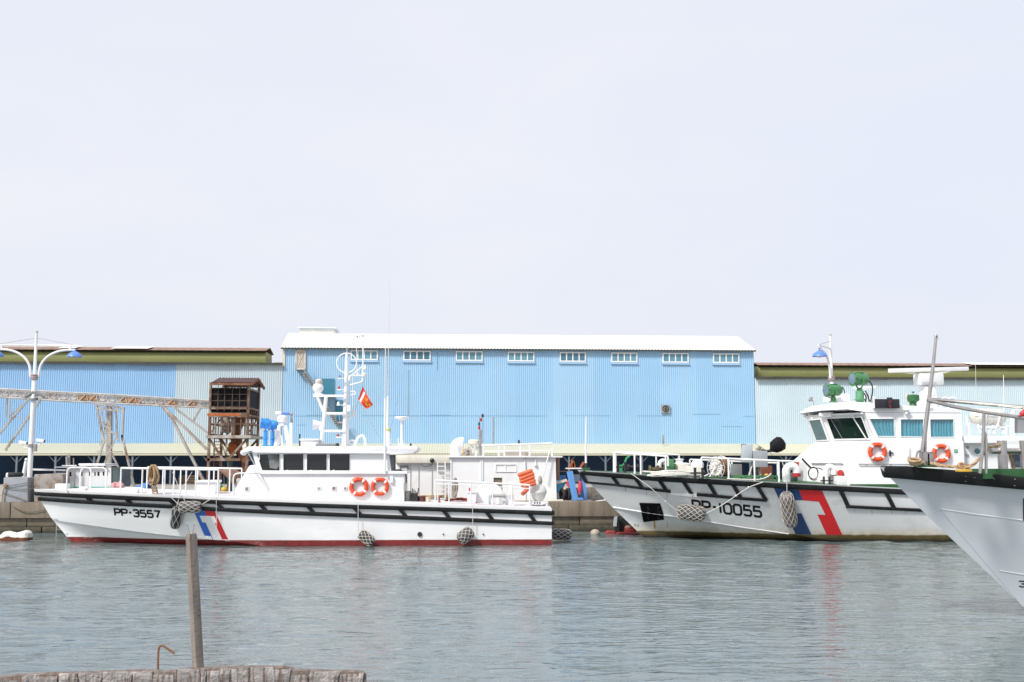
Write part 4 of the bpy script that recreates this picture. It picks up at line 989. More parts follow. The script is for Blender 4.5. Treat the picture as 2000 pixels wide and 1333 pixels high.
# coil of tan rope on the bow rail
def coil(name, label, c, w, h, m_, n=16, r=.018, seed=1, tie=.3, cat='rope coil'):
    rr = random.Random(seed); m = MB(); c = V(c)
    for i in range(n):
        ww = w*rr.uniform(.35,1); hh = h*rr.uniform(.7,1); dx = rr.uniform(-.1,.1)*w; dy = rr.uniform(-.10,.10); ph = rr.uniform(0,1); pts = []
        for k in range(19):
            t = 2*math.pi*k/18; nar = 1 if tie is None else (.45+.55*abs(math.cos(t/2+.0))**.6 if tie else 1)
            zz = math.cos(t); pts.append(c+V((dx+math.sin(t)*ww/2*(.55+.45*(1-zz)/2), dy+.03*math.sin(3*t+ph*6), -hh/2+zz*hh/2)))
        m.tube(pts, r, 6)
    return tag(m.build(name, m_), label, cat)
p = H1.side(299, 914); coil('rope_coil', 'tan rope coil hung over the bow rail of PP-3557', (p.x, p.y+.02, p.z+.1), .48, .78, ROPE, 22, .026, 4)
p = at(302, 944, 41.4); m = MB(); 
for k in range(3): m.torus(p+V((.02*k, 0, -.2-.09*k)), .11, .02, (.3,1,.2), 18, 6)
tag(m.build('rope_coil', ROPE), 'loose tan rope loops dangling below the coil on the bow rail', 'rope coil')
# ---- working deck aft
AD = lambda px, Y: deckz(H1, at(px, 980, Y).x, Y)
m = MB().tube(fillet([P1(773,919,YN-.05), P1(781,917.5,YN-.05), P1(793,925,YN-.03), P1(793.5,942,YN-.03), P1(792,958,YN-.03)], .35), .032, 8); m.build('exhaust_hose', BLACK, B1)
m = MB(); p = P1(791,948,YN); m.box((p.x-.05,YN-.08,p.z-.18),(p.x+.07,YN+.02,p.z+.08)); m.build('tap_box', GALV, B1)
def bucket(name, label, px, Y, r0, r1, h, mt, cat, py0=978):
    x = at(px, py0, Y).x; z = AD(px, Y); T = MB(); T.lathe((x,Y,z), [(.001,.0),(r0,0),(r1,h),(r1*1.06,h),(r1*1.06,h-.03),(r1*.93,h-.02),(r0*.9,.05),(.001,.05)], 18)
    return tag(T.build(name, mt), label, cat)
bucket('trash_bin', 'pale gray plastic bin on the deck behind the white house', 797, 42.2, .12, .135, .37, mat('pale_gray_plastic', (.45,.43,.40), .6), 'bin')
bk = MB(); x = at(809,978,42.0).x; z = AD(809,42.0); bk.box((x-.14,41.9,z),(x+.14,42.15,z+.30))
for k in range(6): bk.bar((x-.12+.05*k,42.0,z+.28),(x-.14+.055*k+.02,42.0,z+.36+.05*((k*3) % 4)), .035)
tag(bk.build('black_basket', BLACK, bevel=.01), 'black basket of gear standing beside the pale bin', 'basket')
bucket('maroon_tub', 'low maroon tub with a dark lid on the aft deck', 824, 42.1, .15, .16, .19, mat('maroon_plastic', (.10,.03,.035), .6), 'tub')
bucket('cream_tub', 'small cream tub next to the maroon one on the aft deck', 836, 42.0, .09, .10, .18, mat('cream_plastic', (.62,.52,.38), .6), 'tub')
m = MB(); x = at(858,980,41.9).x; m.lathe((x,41.9,AD(858,41.9)), [(.07,0),(.05,.03),(.03,.05),(.03,.17),(.045,.18),(.045,.21),(.001,.22)], 10); tag(m.build('deck_valve', mat('rust_red', (.24,.06,.03), .8)), 'small rust red deck valve beneath the aft rail', 'valve')
# red net heap
m = MB(); rr = random.Random(8); c = at(894,977,42.5)
for i in range(14):
    ph = rr.uniform(0,6); m.tube([V((c.x-.5+1.1*k/14, 42.5+rr.uniform(-.2,.2)*.4+.1*math.sin(k+ph), AD(890,42.5)+.03+.10*abs(math.sin(k*.4+ph))*math.sin(math.pi*(k+.5)/15.5))) for k in range(15)], .022, 5)
tag(m.build('red_net_heap', mat('dark_red_net', (.26,.05,.035), .9, var=.3, scale=15)), 'low heap of dark red netting on the aft deck', 'net')
def arail(pxs, top, foot, dy, name='aft_rail'):
    m = MB(); tops = []; low = []
    for px in pxs:
        f = H1.side(px, foot(px)); y = f.y+dy; z = deckz(H1, f.x, y)
        t = at(px, top(px), y); m.tube([(f.x,y,z-.03), (f.x,y,t.z)], .028, 7); tops.append(V((f.x,y,t.z))); low.append(V((f.x,y,t.z-.13)))
    m.tube(tops, .036, 8); m.tube(low, .02, 6); return m.build(name, RAILW, B1)
arail([850,877,920,962,1000,1035], lambda x: interp([(850,938.5),(1035,948)], x), lambda x: interp([(850,986),(1035,992)], x), .12)
m = MB(); p = H1.side(1000,990); q = at(1000, 942, p.y+.5); m.box((p.x-.10,p.y+.45,AD(1000,p.y+.5)-.02),(p.x+.10,p.y+.6,q.z)); m.build('towing_post', WHITE, B1, bevel=.02)
# arched companion hatch
cz = AD(955,42.4); xa, xb = at(931,985,42.2).x, at(982,985,42.2).x; zt = at(955,944.5,42.2).z; r = (xb-xa)/2
prof = [V((xa,42.2,cz-.05))]+[V(((xa+xb)/2+r*math.cos(t), 42.2, zt-.75*r+.75*r*math.sin(t))) for t in [math.pi*(1-i/14) for i in range(15)]]+[V((xb,42.2,cz-.05))]
m = MB().prism(prof, (0,1.5,0)); o = m.build('engine_hatch', WHITE, B1, bevel=.02, smooth=30)
bx = MB(); a, b = at(913,984,42.0), at(929,963,42.0); bx.box((a.x,41.95,cz-.05),(b.x,42.5,b.z)); bx.box((a.x-.04,41.9,b.z+.002),(b.x+.06,42.55,b.z+.05)); o = bx.build('deck_locker', WHITE, B1, bevel=.015)
m = MB().cone(at(917.5,961.5,42.1), at(917.5,953,42.1), .035); m.build('red_lamp', REDP, o)
# winch on the stern deck
T = thing('capstan', 'small gray winch on a white pedestal by the stern rail', 'winch', (at(973,988,41.9).x, 41.9, AD(973,41.9)))
x = at(973,988,41.9).x; z = AD(973,41.9); MB().lathe((x,41.9,z), [(.12,0),(.10,.05),(.085,.26)], 12).build('pedestal', WHITE, T)
MB().lathe((x-.28,41.9,z+.32), [(.05,0),(.11,.02),(.11,.05),(.06,.07),(.06,.49),(.11,.51),(.11,.54),(.05,.56)], 14, (1,0,0)).build('drum', GALV, T)
m = MB()
for dx in (-.33,.33): m.box((x+dx-.04,41.82,z),(x+dx+.04,41.98,z+.34))
m.build('side_plate', GRAY, T)
# dome on its stand at the stern
T = thing('satellite_dome', 'round off-white satellite dome on a low stand at the stern rail', 'satellite dome', (at(1051,990,42).x, 42, AD(1051,42)))
x = at(1051.5,990,42).x; z = AD(1051,42); zt = at(1051,946,42).z; zr = at(1051,962,42).z; zl = at(1051,979,42).z
MB().lathe((x,42,0), [(.10,zl-.02),(.16,zl),(.24,zl+.10),(.30,zr-.05),(.33,zr-.02),(.33,zr+.02),(.315,zr+.08),(.26,zr+.22),(.15,zt-.02),(.001,zt+.01)], 24).build('dome', mat('offwhite_dome', (.66,.65,.62), .35), T, smooth=60)
m = MB(); zz = zl-.02
for dx in (-.30,.30):
    for dy in (-.2,.2): m.bar((x+dx,42+dy,z-.02),(x+dx,42+dy,zz-.05), .06)
m.box((x-.36,41.74,zz-.06),(x+.36,42.26,zz)); m.build('stand', WHITE, T)
m = MB().box((x-.20,41.73,z+.02),(x+.14,41.75,z+.16)); o = m.build('plate', WHITE, T); m = MB()
for k in range(3): m.bar((x-.15+.1*k,41.728,z+.12),(x-.17+.1*k,41.728,z+.05), .02, .01); m.bar((x-.19+.1*k,41.728,z+.12),(x-.14+.1*k,41.728,z+.12), .01, .02)
m.build('plate_mark', INK, o)
# bundle of orange floats
T = thing('float_bundle', 'bundle of faded orange tube floats tied to the stern rail', 'floats', at(1028,965,41.6))
for a, b in (((1011,929),(1040,919)), ((1014,936),(1043,925)), ((1015,942),(1044,931)), ((1017,949),(1046,938)), ((1020,952),(1047,944)), ((1019,967),(1034,952))):
    pa, pb = at(*a, 41.5+.03*random.random()), at(*b, 41.62); d = pb-pa; Ln = d.length
    MB().lathe(pa, [(.03,0),(.075,.03),(.08,.08),(.08,Ln-.08),(.075,Ln-.03),(.03,Ln)], 12, d).build('float', ORANGEF, T, smooth=60)
m = MB().ball(at(1055,939,42.5), .085,.085,.19); tag(m.build('hanging_buoy', ROPEG, smooth=60), 'gray oblong buoy hanging above the satellite dome', 'buoy')
p = at(889,934,42.3); coil('rope_coil', 'gray rope hank hung on the aft rail before the white deckhouse', (p.x,p.y,p.z), .24, .82, ROPEG, 18, .022, 9)

# ================================================================ PP-10055: wheelhouse and deck gear
W0, W1_ = 42.0, 47.8          # sides of the house
def P2(px, py, Y=W0): return at(px, py, Y)
def dz2(px, Y): return deckz(H2, at(px, 950, Y).x, Y, -.03)
xc = P2(1662, 949).x; xr_ = P2(1886, 950).x; zdeck = H2.sheer(xc)-.05
zk = P2(1662, 903).z; xw = P2(1703, 862).x; zw = P2(1703, 862).z; zwin = P2(1716,857).z
# lower house: upright breast, then a long slope up to the windows
_pf = P2(1712, 858).x
_bp = lambda z: [V((x, y, z)) for x, y in ((xr_, W0), (xc, W0), (xc-1.1, 43.95), (xc-1.1, W0+W1_-43.95), (xc, W1_), (xr_, W1_))]
_sp = [V((x, y, zw)) for x, y in ((xr_, W0), (xw, W0), (_pf-1.2, 43.9), (_pf-1.2, W0+W1_-43.9), (xw, W1_), (xr_, W1_))]
MB().loft([_bp(zdeck-.1), _bp(zk), _sp]).build('lower_house', WHITE, B2, smooth=12, bevel=.015)
# aft lower block with the recessed door
za = at(1960, 855, W0+.6).z
m = MB().prism([(xr_+.005, W0+.35, zdeck-.1), (xr_+.005, W0+.35, za), (xr_+8, W0+.35, za), (xr_+8, W0+.35, zdeck-.3)], (0, 4.5, 0)); m.build('aft_house', WHITE, B2)
# wheelhouse: faceted front, raking forward; plan at sill level and at head level
def plan(xf, xa, c, yi): return [(xa, W0+yi), (xf+c, W0+yi), (xf, W0+yi+c*1.6), (xf, W1_-yi-c*1.6), (xf+c, W1_-yi), (xa, W1_-yi)]
ztop = P2(1700, 806).z
pf = P2(1712, 858).x; ph = P2(1691, 806).x       # near front corner of the side wall at sill and head
cB, cT = 1.15, 1.15
sill = [V((x, y, zw-.02)) for x, y in plan(pf-cB, xr_, cB, .10)]; head = [V((x, y, ztop)) for x, y in plan(ph-cT, xr_, cT, .10)]
YS = W0+.10
# the near side is a panel with openings; the rest of the ring is solid with dark glass set in it
core = MB(); ins = .14
si = [V((p.x+(0 if p.x > pf else .0), p.y, p.z)) for p in sill]; hi = list(head)
si[0].y = si[1].y = YS+.14; hi[0].y = hi[1].y = YS+.14
core.loft([si, hi]); core.build('wheelhouse_body', WHITE, B2, smooth=20)
sw = [(1697.5,818),(1746.5,818),(1748.5,853),(1714.5,853)], [(1758.5,819),(1803.5,819),(1804.5,854),(1759.5,853.5)], [(1816,819),(1862.5,819),(1864,854.5),(1817.5,854.5)]
def to_px(x, z): # pixel of a point on the plane YS (inverse of at)
    d = V((x, YS, z-CZ)); return (1000+FPX*d.dot(_r)/d.dot(_f), 666.5-FPX*d.dot(_u)/d.dot(_f))
out = [to_px(pf, zw-.02), to_px(ph, ztop), to_px(xr_, ztop), to_px(xr_, zw-.02)]
wall_holes(out, list(sw), YS, YS+.14).build('wheelhouse_side', WHITE, B2, smooth=0)
for i, q_ in enumerate(sw):
    g = MB().pprism(q_, YS+.035, YS+.045).build('side_window', CLEAR, B2)
    x0, x1 = min(q_, key=lambda p: p[0])[0], max(q_, key=lambda p: p[0])[0]; n = 60; A = []; Bm = []
    for k in range(n+1):
        u = k/n; px = lerp(x0, x1, u); yy = YS+.085+.026*math.sin(u*(40+6*i)+1.1*math.sin(u*9+i))
        zt = at(px, 818, YS).z; zb = at(px, 853.5, YS).z
        xl = at(px, 818, YS).x; A.append(V((xl, yy, zt))); Bm.append(V((xl if i else at(lerp(1714.5, 1748, u), 853, YS).x, yy, zb)))
    MB().loft([A, Bm], closed=False, cap=False).build('curtain', CURTAIN, g, smooth=60)
    wf = MB(); pts = [at(x, y, YS-.01) for x, y in q_]; wf.tube(pts+[pts[0]], .022, 5); wf.build('window_frame', RAILW, g)
# front windows: glass laid 12 mm proud on the facets, with frames
def facet(i, j, u0, u1, v0, v1, mtl, nm='front_window', off=.014):
    a, b, c, d = sill[i], sill[j], head[j], head[i]
    nrm = (b-a).cross(d-a).normalized()
    ctr = V((xr_-2, 44.9, ztop-.5))
    if nrm.dot(a-ctr) < 0: nrm = -nrm
    pt = lambda u, v: (a.lerp(b, u)).lerp(d.lerp(c, u), v)
    q_ = [pt(u0,v0), pt(u1,v0), pt(u1,v1), pt(u0,v1)]
    g = MB().loft([[p+nrm*.001 for p in q_], [p+nrm*off for p in q_]]).build(nm, mtl, B2)
    wf = MB().tube([p+nrm*off for p in q_]+[q_[0]+nrm*off], .028, 6); wf.build('window_frame', RAILW, g); return pt, nrm, g
sill[0].y = sill[1].y = YS; head[0].y = head[1].y = YS
pt, nrm, g = facet(1, 2, .10, .90, .10, .86, GLASS_GR)
wp = MB(); wp.tube([pt(.26,.98)+nrm*.10, pt(.26,.80)+nrm*.07, pt(.16,.12)+nrm*.05], .026, 6); wp.build('wiper_arm', WHITE, g)
w2 = MB(); w2.tube([pt(.80,.84)+nrm*.03, pt(.70,.12)+nrm*.03], .010, 5); w2.build('wiper_blade', GALV, g)
rl = MB(); rl.tube([pt(.02,.99)+nrm*.06, pt(.98,.99)+nrm*.06], .035, 7); rl.cone(pt(.72,.99)+nrm*.06, pt(1.0,.99)+nrm*.06, .10); rl.build('wiper_rail', WHITE, B2)
facet(2, 3, .12, .88, .08, .84, GLASS_TEAL); facet(3, 4, .1, .9, .1, .86, GLASS_GR)
# roof with its overhanging brow
zR = P2(1760, 789).z; zE = P2(1655, 799).z; xb_ = P2(1655, 799).x; xt_ = P2(1667, 783.5).x
br = ztop
prB = [V((xr_, YS-.02, br)), V((ph+.12, YS-.02, br)), V((xb_+.02, W0+.15, zE)), V((xb_-.55, W0+1.4, zE)), V((xb_-.55, W1_-1.4, zE)), V((xb_+.02, W1_-.15, zE)), V((ph+.12, W1_-.08, br)), V((xr_, W1_-.08, br))]
prT = [V((xr_, YS-.02, P2(1884,799).z)), V((ph+.45, YS-.02, P2(1710,788).z)), V((xt_+.0, W0+.35, P2(1667,784).z)), V((xt_-.25, W0+1.5, P2(1667,784).z)), V((xt_-.25, W1_-1.5, P2(1667,784).z)), V((xt_, W1_-.35, P2(1667,784).z)), V((ph+.45, W1_-.08, P2(1710,788).z)), V((xr_, W1_-.08, P2(1884,799).z))]
MB().loft([prB, prT]).build('wheelhouse_roof', WHITE, B2, smooth=12, bevel=.012)
ZR = P2(1700, 786).z
cm = MB(); p = at(1574, 812, 46.2); cm.ball(p, .10); cm.box(p+V((-.05,-.05,.05)), p+V((.05,.05,.3))); cm.ball(at(1590,818,45.2), .15,.12,.12); cm.box(at(1580,800,45.6), at(1600,810,45.9)); cm.build('brow_camera', WHITE2, B2, bevel=.01)
# lifebuoys
lifebuoy('orange lifebuoy on the wheelhouse side of PP-10055 beneath the slanted first curtain window', at(1713.5,883.2,W0-.09), .295, .085, 'lifebuoys of PP-10055', 90)
lifebuoy('orange lifebuoy on PP-10055 beneath the last curtain window, behind the gray bow', at(1838.3,886.3,W0-.09), .295, .085, 'lifebuoys of PP-10055', 90)
# small fittings on the side
m = MB()
for px, py in ((1738,886),): p = P2(px, py); m.bar(p+V((0,-.02,.12)), p+V((0,-.02,-.12)), .05, .06); m.bar(p+V((-.05,-.04,.02)), p+V((.12,-.04,.02)), .05)
m.build('hose_bracket', BLACK, B2)
m = MB().box(P2(1772.5,874,W0-.07), P2(1776,893,W0)); m.build('tube_lamp', WHITE, B2, bevel=.02)
m = MB().box(P2(1864,878,W0-.012), P2(1870.5,885,W0)); o = m.build('green_sign', mat('green_sign_paint', (.05,.33,.16), .5), B2)
m = MB(); m.bar(P2(1865.5,883,W0-.016), P2(1869,880,W0-.016), .03, .008); m.bar(P2(1866,880.5,W0-.016), P2(1868,883.5,W0-.016), .02, .008); m.build('sign_symbol', WHITE, o)
m = MB(); m.tube([P2(1677,907,W0-.06), P2(1800,907.5,W0-.06)], .022, 6)
for px in (1693,1740,1790): m.bar(P2(px,907,W0-.06), P2(px,910,W0), .03)
xq = [V((xc-.06-1.1*t, lerp(W0, 43.95, t), P2(1662,906).z)) for t in (.15,.5,.85)]; m.tube(xq, .022, 6)
for p in xq: m.bar(p, p+V((.06,0,-.05)), .03)
m.build('grab_rail', GALV, B2)
m = MB(); p = P2(1770.5,803,YS-.12); m.lathe(p, [(.10,0),(.12,.04),(.06,.12)], 12); m.ball(p+V((0,0,-.08)), .07,.07,.09); m.bar(p+V((0,0,.05)), p+V((0,.12,.05)), .05); m.build('flood_lamp', WHITE2, B2)
p = V((xc-.30, W0+.35, P2(1650,925).z)); m = MB().lathe(p+V((.1,0,0)), [(.06,0),(.06,.06),(.14,.08),(.14,.15),(.05,.17),(.001,.18)], 14, (-1,-.6,0)); m.build('alarm_bell', REDP, B2)
wt = MB().box((xc-.50,W0+.15,zdeck-.1),(xc-.10,W0+.55,zdeck+.42)); wt.build('breast_box', WHITE2, B2, bevel=.02)
hl = MB(); hp = at(1587,925,43.0); pts = [hp+V((.20*math.cos(t)*(1+.12*math.sin(t*.7)),-.1-.004*t,.25*math.sin(t)*(1-.10*math.sin(t*.45)))) for t in [i*.4 for i in range(30)]]; hl.tube(pts, .018, 6); hl.tube([hp+V((.1,-.1,.22)), hp+V((.3,-.1,.2)), hp+V((.55,-.1,.02))], .018, 6); hl.tube([hp+V((-.42,0,.6)), hp+V((-.22,-.05,.36)), hp+V((-.1,-.1,.22))], .04, 6)
tag(hl.build('cable_coil', BLACK), 'black cable coil hung on the white house front', 'cable')
# green waterway strip along the house foot
m = MB().box((xc-.05, W0-.04, zdeck-.2), (xr_+6, W0-.003, P2(1700,946).z)); m.build('green_coaming', GREEND, B2)
# recessed door block
wd = MB(); a, b = at(1889,940,W0+.33), at(1916,866,W0+.33); wd.box((a.x,W0+.32,a.z),(b.x,W0+.35,b.z)); dr = wd.build('door', WHITE2, B2, bevel=.01)
p = at(1908,882,W0+.31); MB().cone(p, p+V((0,-.03,0)), .13, .12, 20).build('porthole', GLASS_TEAL, dr); MB().torus(p+V((0,-.02,0)), .14, .02, (0,1,0), 20, 6).build('porthole_rim', WHITE, dr)
for py in (874,890,910,925): q_ = at(1889.5,py,W0+.31); MB().box(q_+V((-.05,-.03,-.05)), q_+V((.05,.02,.05))).build('hinge', GALV, dr)
sd_ = MB(); a, b = at(1887,856,W0), at(2040,850,W0); sd_.box((a.x,W0-.05,at(1887,866,W0).z),(b.x+2,W0+4,at(1900,852,W0).z)); sd_.build('boat_deck', WHITE, B2, bevel=.02)
sd2 = MB(); p0 = at(1944,866,W0); sd2.prism([(at(1945,866,W0).x,W0-.04,p0.z+.01),(at(1955,872,W0).x,W0-.04,at(1955,876,W0).z),(at(2040,876,W0).x,W0-.04,at(2040,876,W0).z),(at(2040,866,W0).x,W0-.04,p0.z+.01)], (0,.12,0)); sd2.build('deck_skirt', WHITE, B2)
MB().box(at(1975,888,W0+.28), at(2000,912,W0+.33)).build('aft_window', mat('curtained_glass', (.05,.07,.10), .3, var=.5, scale=6), B2)
MB().box(at(1973,886,W0+.31), at(2003,913,W0+.345)).build('aft_window_frame', GALV, B2)
# roof rails and aerials aft
m = MB()
for px in (1838, 1852): 
    a = at(px,798,44.0); m.tube(fillet([a, at(px+1,777,44.0), at(px+15,776,44.0), at(px+16,800,44.0)], .15), .03, 7)
m.build('roof_rail', RAILW, B2)
T = thing('life_raft', 'large off-white life raft canister strapped on its cradle behind the wheelhouse', 'life raft', at(1928,840,44.0))
a, b = at(1895,814,44.0), at(1963,815,44.0); Ln = (b-a).length; IV = mat('ivory_fibreglass', (.66,.64,.58), .45, var=.05, dirt=.3, dcol=(.4,.35,.25))
MB().lathe(a, [(.001,0),(.16,.02),(.28,.10),(.34,.24),(.345,.5),(.345,Ln-.5),(.34,Ln-.24),(.28,Ln-.10),(.16,Ln-.02),(.001,Ln)], 22, b-a).build('canister', IV, T, smooth=60)
m = MB(); m.tube([a+V((.02,-.02,0)), a+V((.10,-.30,0)), a+V((.5,-.352,0)), b+V((-.5,-.352,0)), b+V((-.1,-.3,0))], .018, 5)
for t in (.25,.42,.58,.75): m.torus(a.lerp(b,t), .35, .012, b-a, 24, 5)
m.build('seam', GRAY, T)
m = MB()
for t in (.3,.7):
    p = a.lerp(b,t); m.bar(p+V((.1,-.36,.2)), p+V((-.12,-.4,-.42)), .06); m.bar(p+V((-.2,-.3,-.7)), p+V((-.2,-.1,-.3)), .07); m.bar(p+V((.2,-.3,-.7)), p+V((.2,-.1,-.3)), .07)
m.bar(a+V((.2,-.3,-.45)), b+V((-.2,-.3,-.45)), .06); m.build('cradle', WHITE2, T)
m = MB()
for pts in (((1890,856),(1889,822),(1886,812)), ((1893,856),(1892,826))): m.tube([at(x,y,42.6) for x,y in pts], .035, 7)
m.build('boat_deck_rail', RAILW, B2); m = MB()
m.tube(fillet([at(1975,856,43), at(1975,806,43), at(1982,800,43), at(1998,800,43)], .1), .04, 7); m.tube([at(1980,856,43), at(1980,803,43)], .03, 7); m.tube([at(1964,856,43), at(1966,832,43), at(1978,832,43)], .022, 6)
m.build('boat_deck_rail', RAILW, B2)
MB().box(at(1983,846,43.2), at(2010,816,43.3)).build('cabinet', GRAYM, B2)
tag(MB().tube([at(1961,835,44.5), at(1960,733,44.5)], [.02,.012], 6).build('whip_aerial', RAILW), 'white whip aerial rising behind the life raft canister', 'aerial')
tag(MB().tube([at(1907,800,44.5), at(1905,705,44.5)], [.016,.006], 5).build('whip_aerial', ROPEW), 'hair thin pale aerial between the radar and the white whip by the raft', 'aerial')
# searchlights
searchlight('searchlight', 'green searchlight standing on the wheelhouse brow beside a white lamp post', at(1628,786,44.2), .25, .68, (-1,-.16,-.04), GREENP, GREEND, .27, .24, lensm=mat('searchlight_glass', (.16,.22,.30), .1, spec=.6), group='green searchlights of PP-10055')
searchlight('searchlight', 'green searchlight mounted highest, on a drum next to the black sign box', at(1680,789,43.3), .26, .70, (-1,-.24,.0), GREENP, GREEND, .40, .62, lensm=mat('searchlight_glass', (.16,.22,.30), .1, spec=.6), group='green searchlights of PP-10055')
MB().lathe(at(1680,789,43.3), [(.13,0),(.15,.1),(.22,.16),(.24,.17),(.24,.20),(.17,.21),(.17,.52),(.12,.54)], 18).build('light_pedestal', GREENL, B2)
for pts in (((1697,744),(1704,752),(1704.5,768),(1700,785)), ((1689,763),(1695,772),(1698,785)), ((1688,768),(1692,776),(1690,786))): MB().tube(fillet([at(x,y,43.2) for x,y in pts], .2), .028, 6).build('lamp_cable', BLACK, B2)
m = MB(); m.tube(fillet([at(1645,756,44.1), at(1648,760,44.1), at(1650,769,44.1)], .1), .02, 6); m.build('lamp_cable', BLACK, B2)
m = MB()
for px, py in ((1583,780),(1621,774)):
    p = at(px, py, 45.0); m.cbox(p, .10, .16, .18, (0,.5,.2)); m.tube([p, p+V((.12,0,-.1)), p+V((.14,0,-.25))], .025, 6)
m.build('brow_lamp', GALV, B2, bevel=.01)
m = MB(); m.box(at(1609,785,45.5), at(1645,777,45.6)); m.cbox(at(1632,777,45.3), .5, .4, .12, (0,-.3,0)); m.box(at(1645,784,45.5), at(1656,770,45.7)); m.build('roof_locker', WHITE2, B2, bevel=.02)
m = MB(); m.cbox(at(1688,757,45.8), 1.0, .12, .09, (0,-.04,0)); m.box(at(1668,755.5,45.8), at(1676,759,45.9)); m.tube([at(1690,758,45.8), at(1690,785,45.8)], .05, 6); m.build('small_radar', WHITE, B2)
m = MB().ball(at(1705,782,44.2), .14,.14,.17); m.build('aerial_dome', WHITE, B2, smooth=60)
# LED message box with figures
a, b = at(1709,797.5,YS-.2), at(1756,780,YS-.2); sg = MB().box((a.x,YS-.25,a.z),(b.x,YS-.06,b.z)); bd = sg.build('message_board', mat('black_sign_box', (.02,.02,.026), .45), B2, bevel=.01)
MB().box((a.x-.02,YS-.2,a.z),(a.x-.003,YS-.06,b.z)).build('board_edge', WHITE2, bd)
c = at(1738,789,YS-.3); MB().box((c.x-.10,YS-.33,a.z+.06),(c.x+.10,YS-.253,b.z+.06)).build('digit_box', BLACK, bd, bevel=.01)
m = MB()
def seg(cx, cz, h, segs, t=.02):
    w_ = h*.5
    P_ = {'t':((-w_,h),(w_,h)),'m':((-w_,0),(w_,0)),'b':((-w_,-h),(w_,-h)),'ul':((-w_,h),(-w_,0)),'ur':((w_,h),(w_,0)),'ll':((-w_,0),(-w_,-h)),'lr':((w_,0),(w_,-h))}
    for s_ in segs: (x0,z0),(x1,z1) = P_[s_]; m.bar((cx+x0,YS-.336,cz+z0),(cx+x1,YS-.336,cz+z1), t, t)
seg(c.x, c.z+.085, .05, ('t','ur','m','ll','b')); seg(c.x, c.z-.105, .05, ('t','ul','m','ll','lr','b'))
m.build('red_digits', mat('dim_red_segments', (.30,.02,.04), .5), bd)
# green mushroom vent
T = thing('mushroom_vent', 'green mushroom ventilator with a small handwheel on the wheelhouse roof', 'vent', at(1783.5,792,43))
MB().lathe(at(1783.5,793,43), [(.16,0),(.14,.05),(.14,.14),(.25,.20),(.26,.24),(.26,.42),(.22,.45),(.001,.47)], 20).build('cowl', mat('deep_green_paint', (.03,.125,.042), .45, var=.15), T)
p = at(1783.5,769,43); m = MB(); m.cone(p, p+V((0,0,.06)), .02); m.torus(p+V((0,0,.06)), .06, .015, (0,0,1), 14, 6); m.build('handwheel', BLACK, T)
m = MB(); m.lathe(at(1772,786,43), [(.035,0),(.035,.18),(.05,.2),(.05,.28),(.03,.33),(.001,.36)], 10); m.build('roof_beacon', mat('tan_beacon', (.55,.45,.35), .5), B2)
# radar
T = thing('radar', 'big white bar radar scanner on a raked pylon above PP-10055', 'radar', at(1813,793,44.2))
YR = 44.2
m = MB().prism([at(1793,795,YR-.3), at(1806,766,YR-.3), at(1807,753,YR-.3), at(1826,753,YR-.3), at(1829,768,YR-.3), at(1832,797,YR-.3)], (0,.6,0)); m.build('pylon', WHITE, T, bevel=.03)
m = MB().box(at(1797.5,752,YR-.35), at(1829,732,YR+.35)); m.build('gearbox', mat('offwhite_casing', (.68,.68,.68), .4), T, bevel=.06)
m = MB().box(at(1802,752,YR-.37), at(1828,747,YR-.36)); m.build('gearbox_grille', GRAY, T)
a, b = at(1736.5,724.5,YR-.5), at(1890,720.5,YR+.3); m = MB().bar(a, b, .16, .17); m.build('scanner', WHITE, T, bevel=.02)
m = MB().prism([at(1768,729,YR-.06), at(1792,731,YR-.06), at(1838,731,YR-.06), at(1858,726,YR-.06), at(1832,727,YR-.06), at(1792,728.5,YR-.06)], (0,.12,0)); m.build('scanner_foot', IV, T)
m = MB().lathe(at(1822,775,43.4), [(.05,0),(.1,.05),(.1,.2),(.07,.26)], 12); m.build('side_beacon', WHITE, T)
# ---- foredeck
def rail2(name, pxs, top, foot, dy, r=.035, **k):
    m = MB(); tops = []
    for px in pxs:
        f = H2.side(px, foot(px)); y = f.y+dy; z = deckz(H2, f.x, y, -.03); t = at(px, top(px), y); m.tube([(f.x,y,z-.03),(f.x,y,t.z)], r, 8); m.cone((f.x,y,z-.02),(f.x,y,z+.1), r*1.25); tops.append(V((f.x,y,t.z)))
    m.tube(tops, r*1.1, 8); return m, tops
m, tp = rail2('r', [1200,1203,1241,1253,1302], lambda x: interp([(1200,884),(1325,893)], x), lambda x: interp([(1200,920),(1302,929)], x), .15)
p = tp[-1]; m.tube(fillet([p, p+V((.1,0,0)), p+V((.1,0,-.4))], .1), .035, 8)
m.build('bow_rail', RAILW, B2)
m = MB(); tops = []
for px in (1203,1240,1282,1327):
    y = 46.3; q0 = at(px, 920, y); t = at(px, interp([(1200,883),(1327,889)], px), y); z = dz2(px, y); m.tube([(q0.x,y,z),(q0.x,y,t.z)], .034, 8); tops.append(t)
m.tube(tops, .036, 8); m.build('bow_rail', RAILW, B2)
m, tp = rail2('r', [1373,1426,1477,1525], lambda x: interp([(1373,894),(1560,902)], x), lambda x: interp([(1373,936),(1525,944)], x), .2)
m.tube([tp[-1], at(1562,902,tp[-1].y)], .036, 8); m.build('deck_rail', RAILW, B2)
m = MB(); tops = []
for px in (1348,1430,1519):
    y = 45.6; q0 = at(px, 930, y); t = at(px, interp([(1348,898),(1519,905)], px), y); z = dz2(px, y); m.tube([(q0.x,y,z),(q0.x,y,t.z)], .034, 8); tops.append(t)
m.tube(tops, .036, 8); m.build('deck_rail', RAILW, B2)
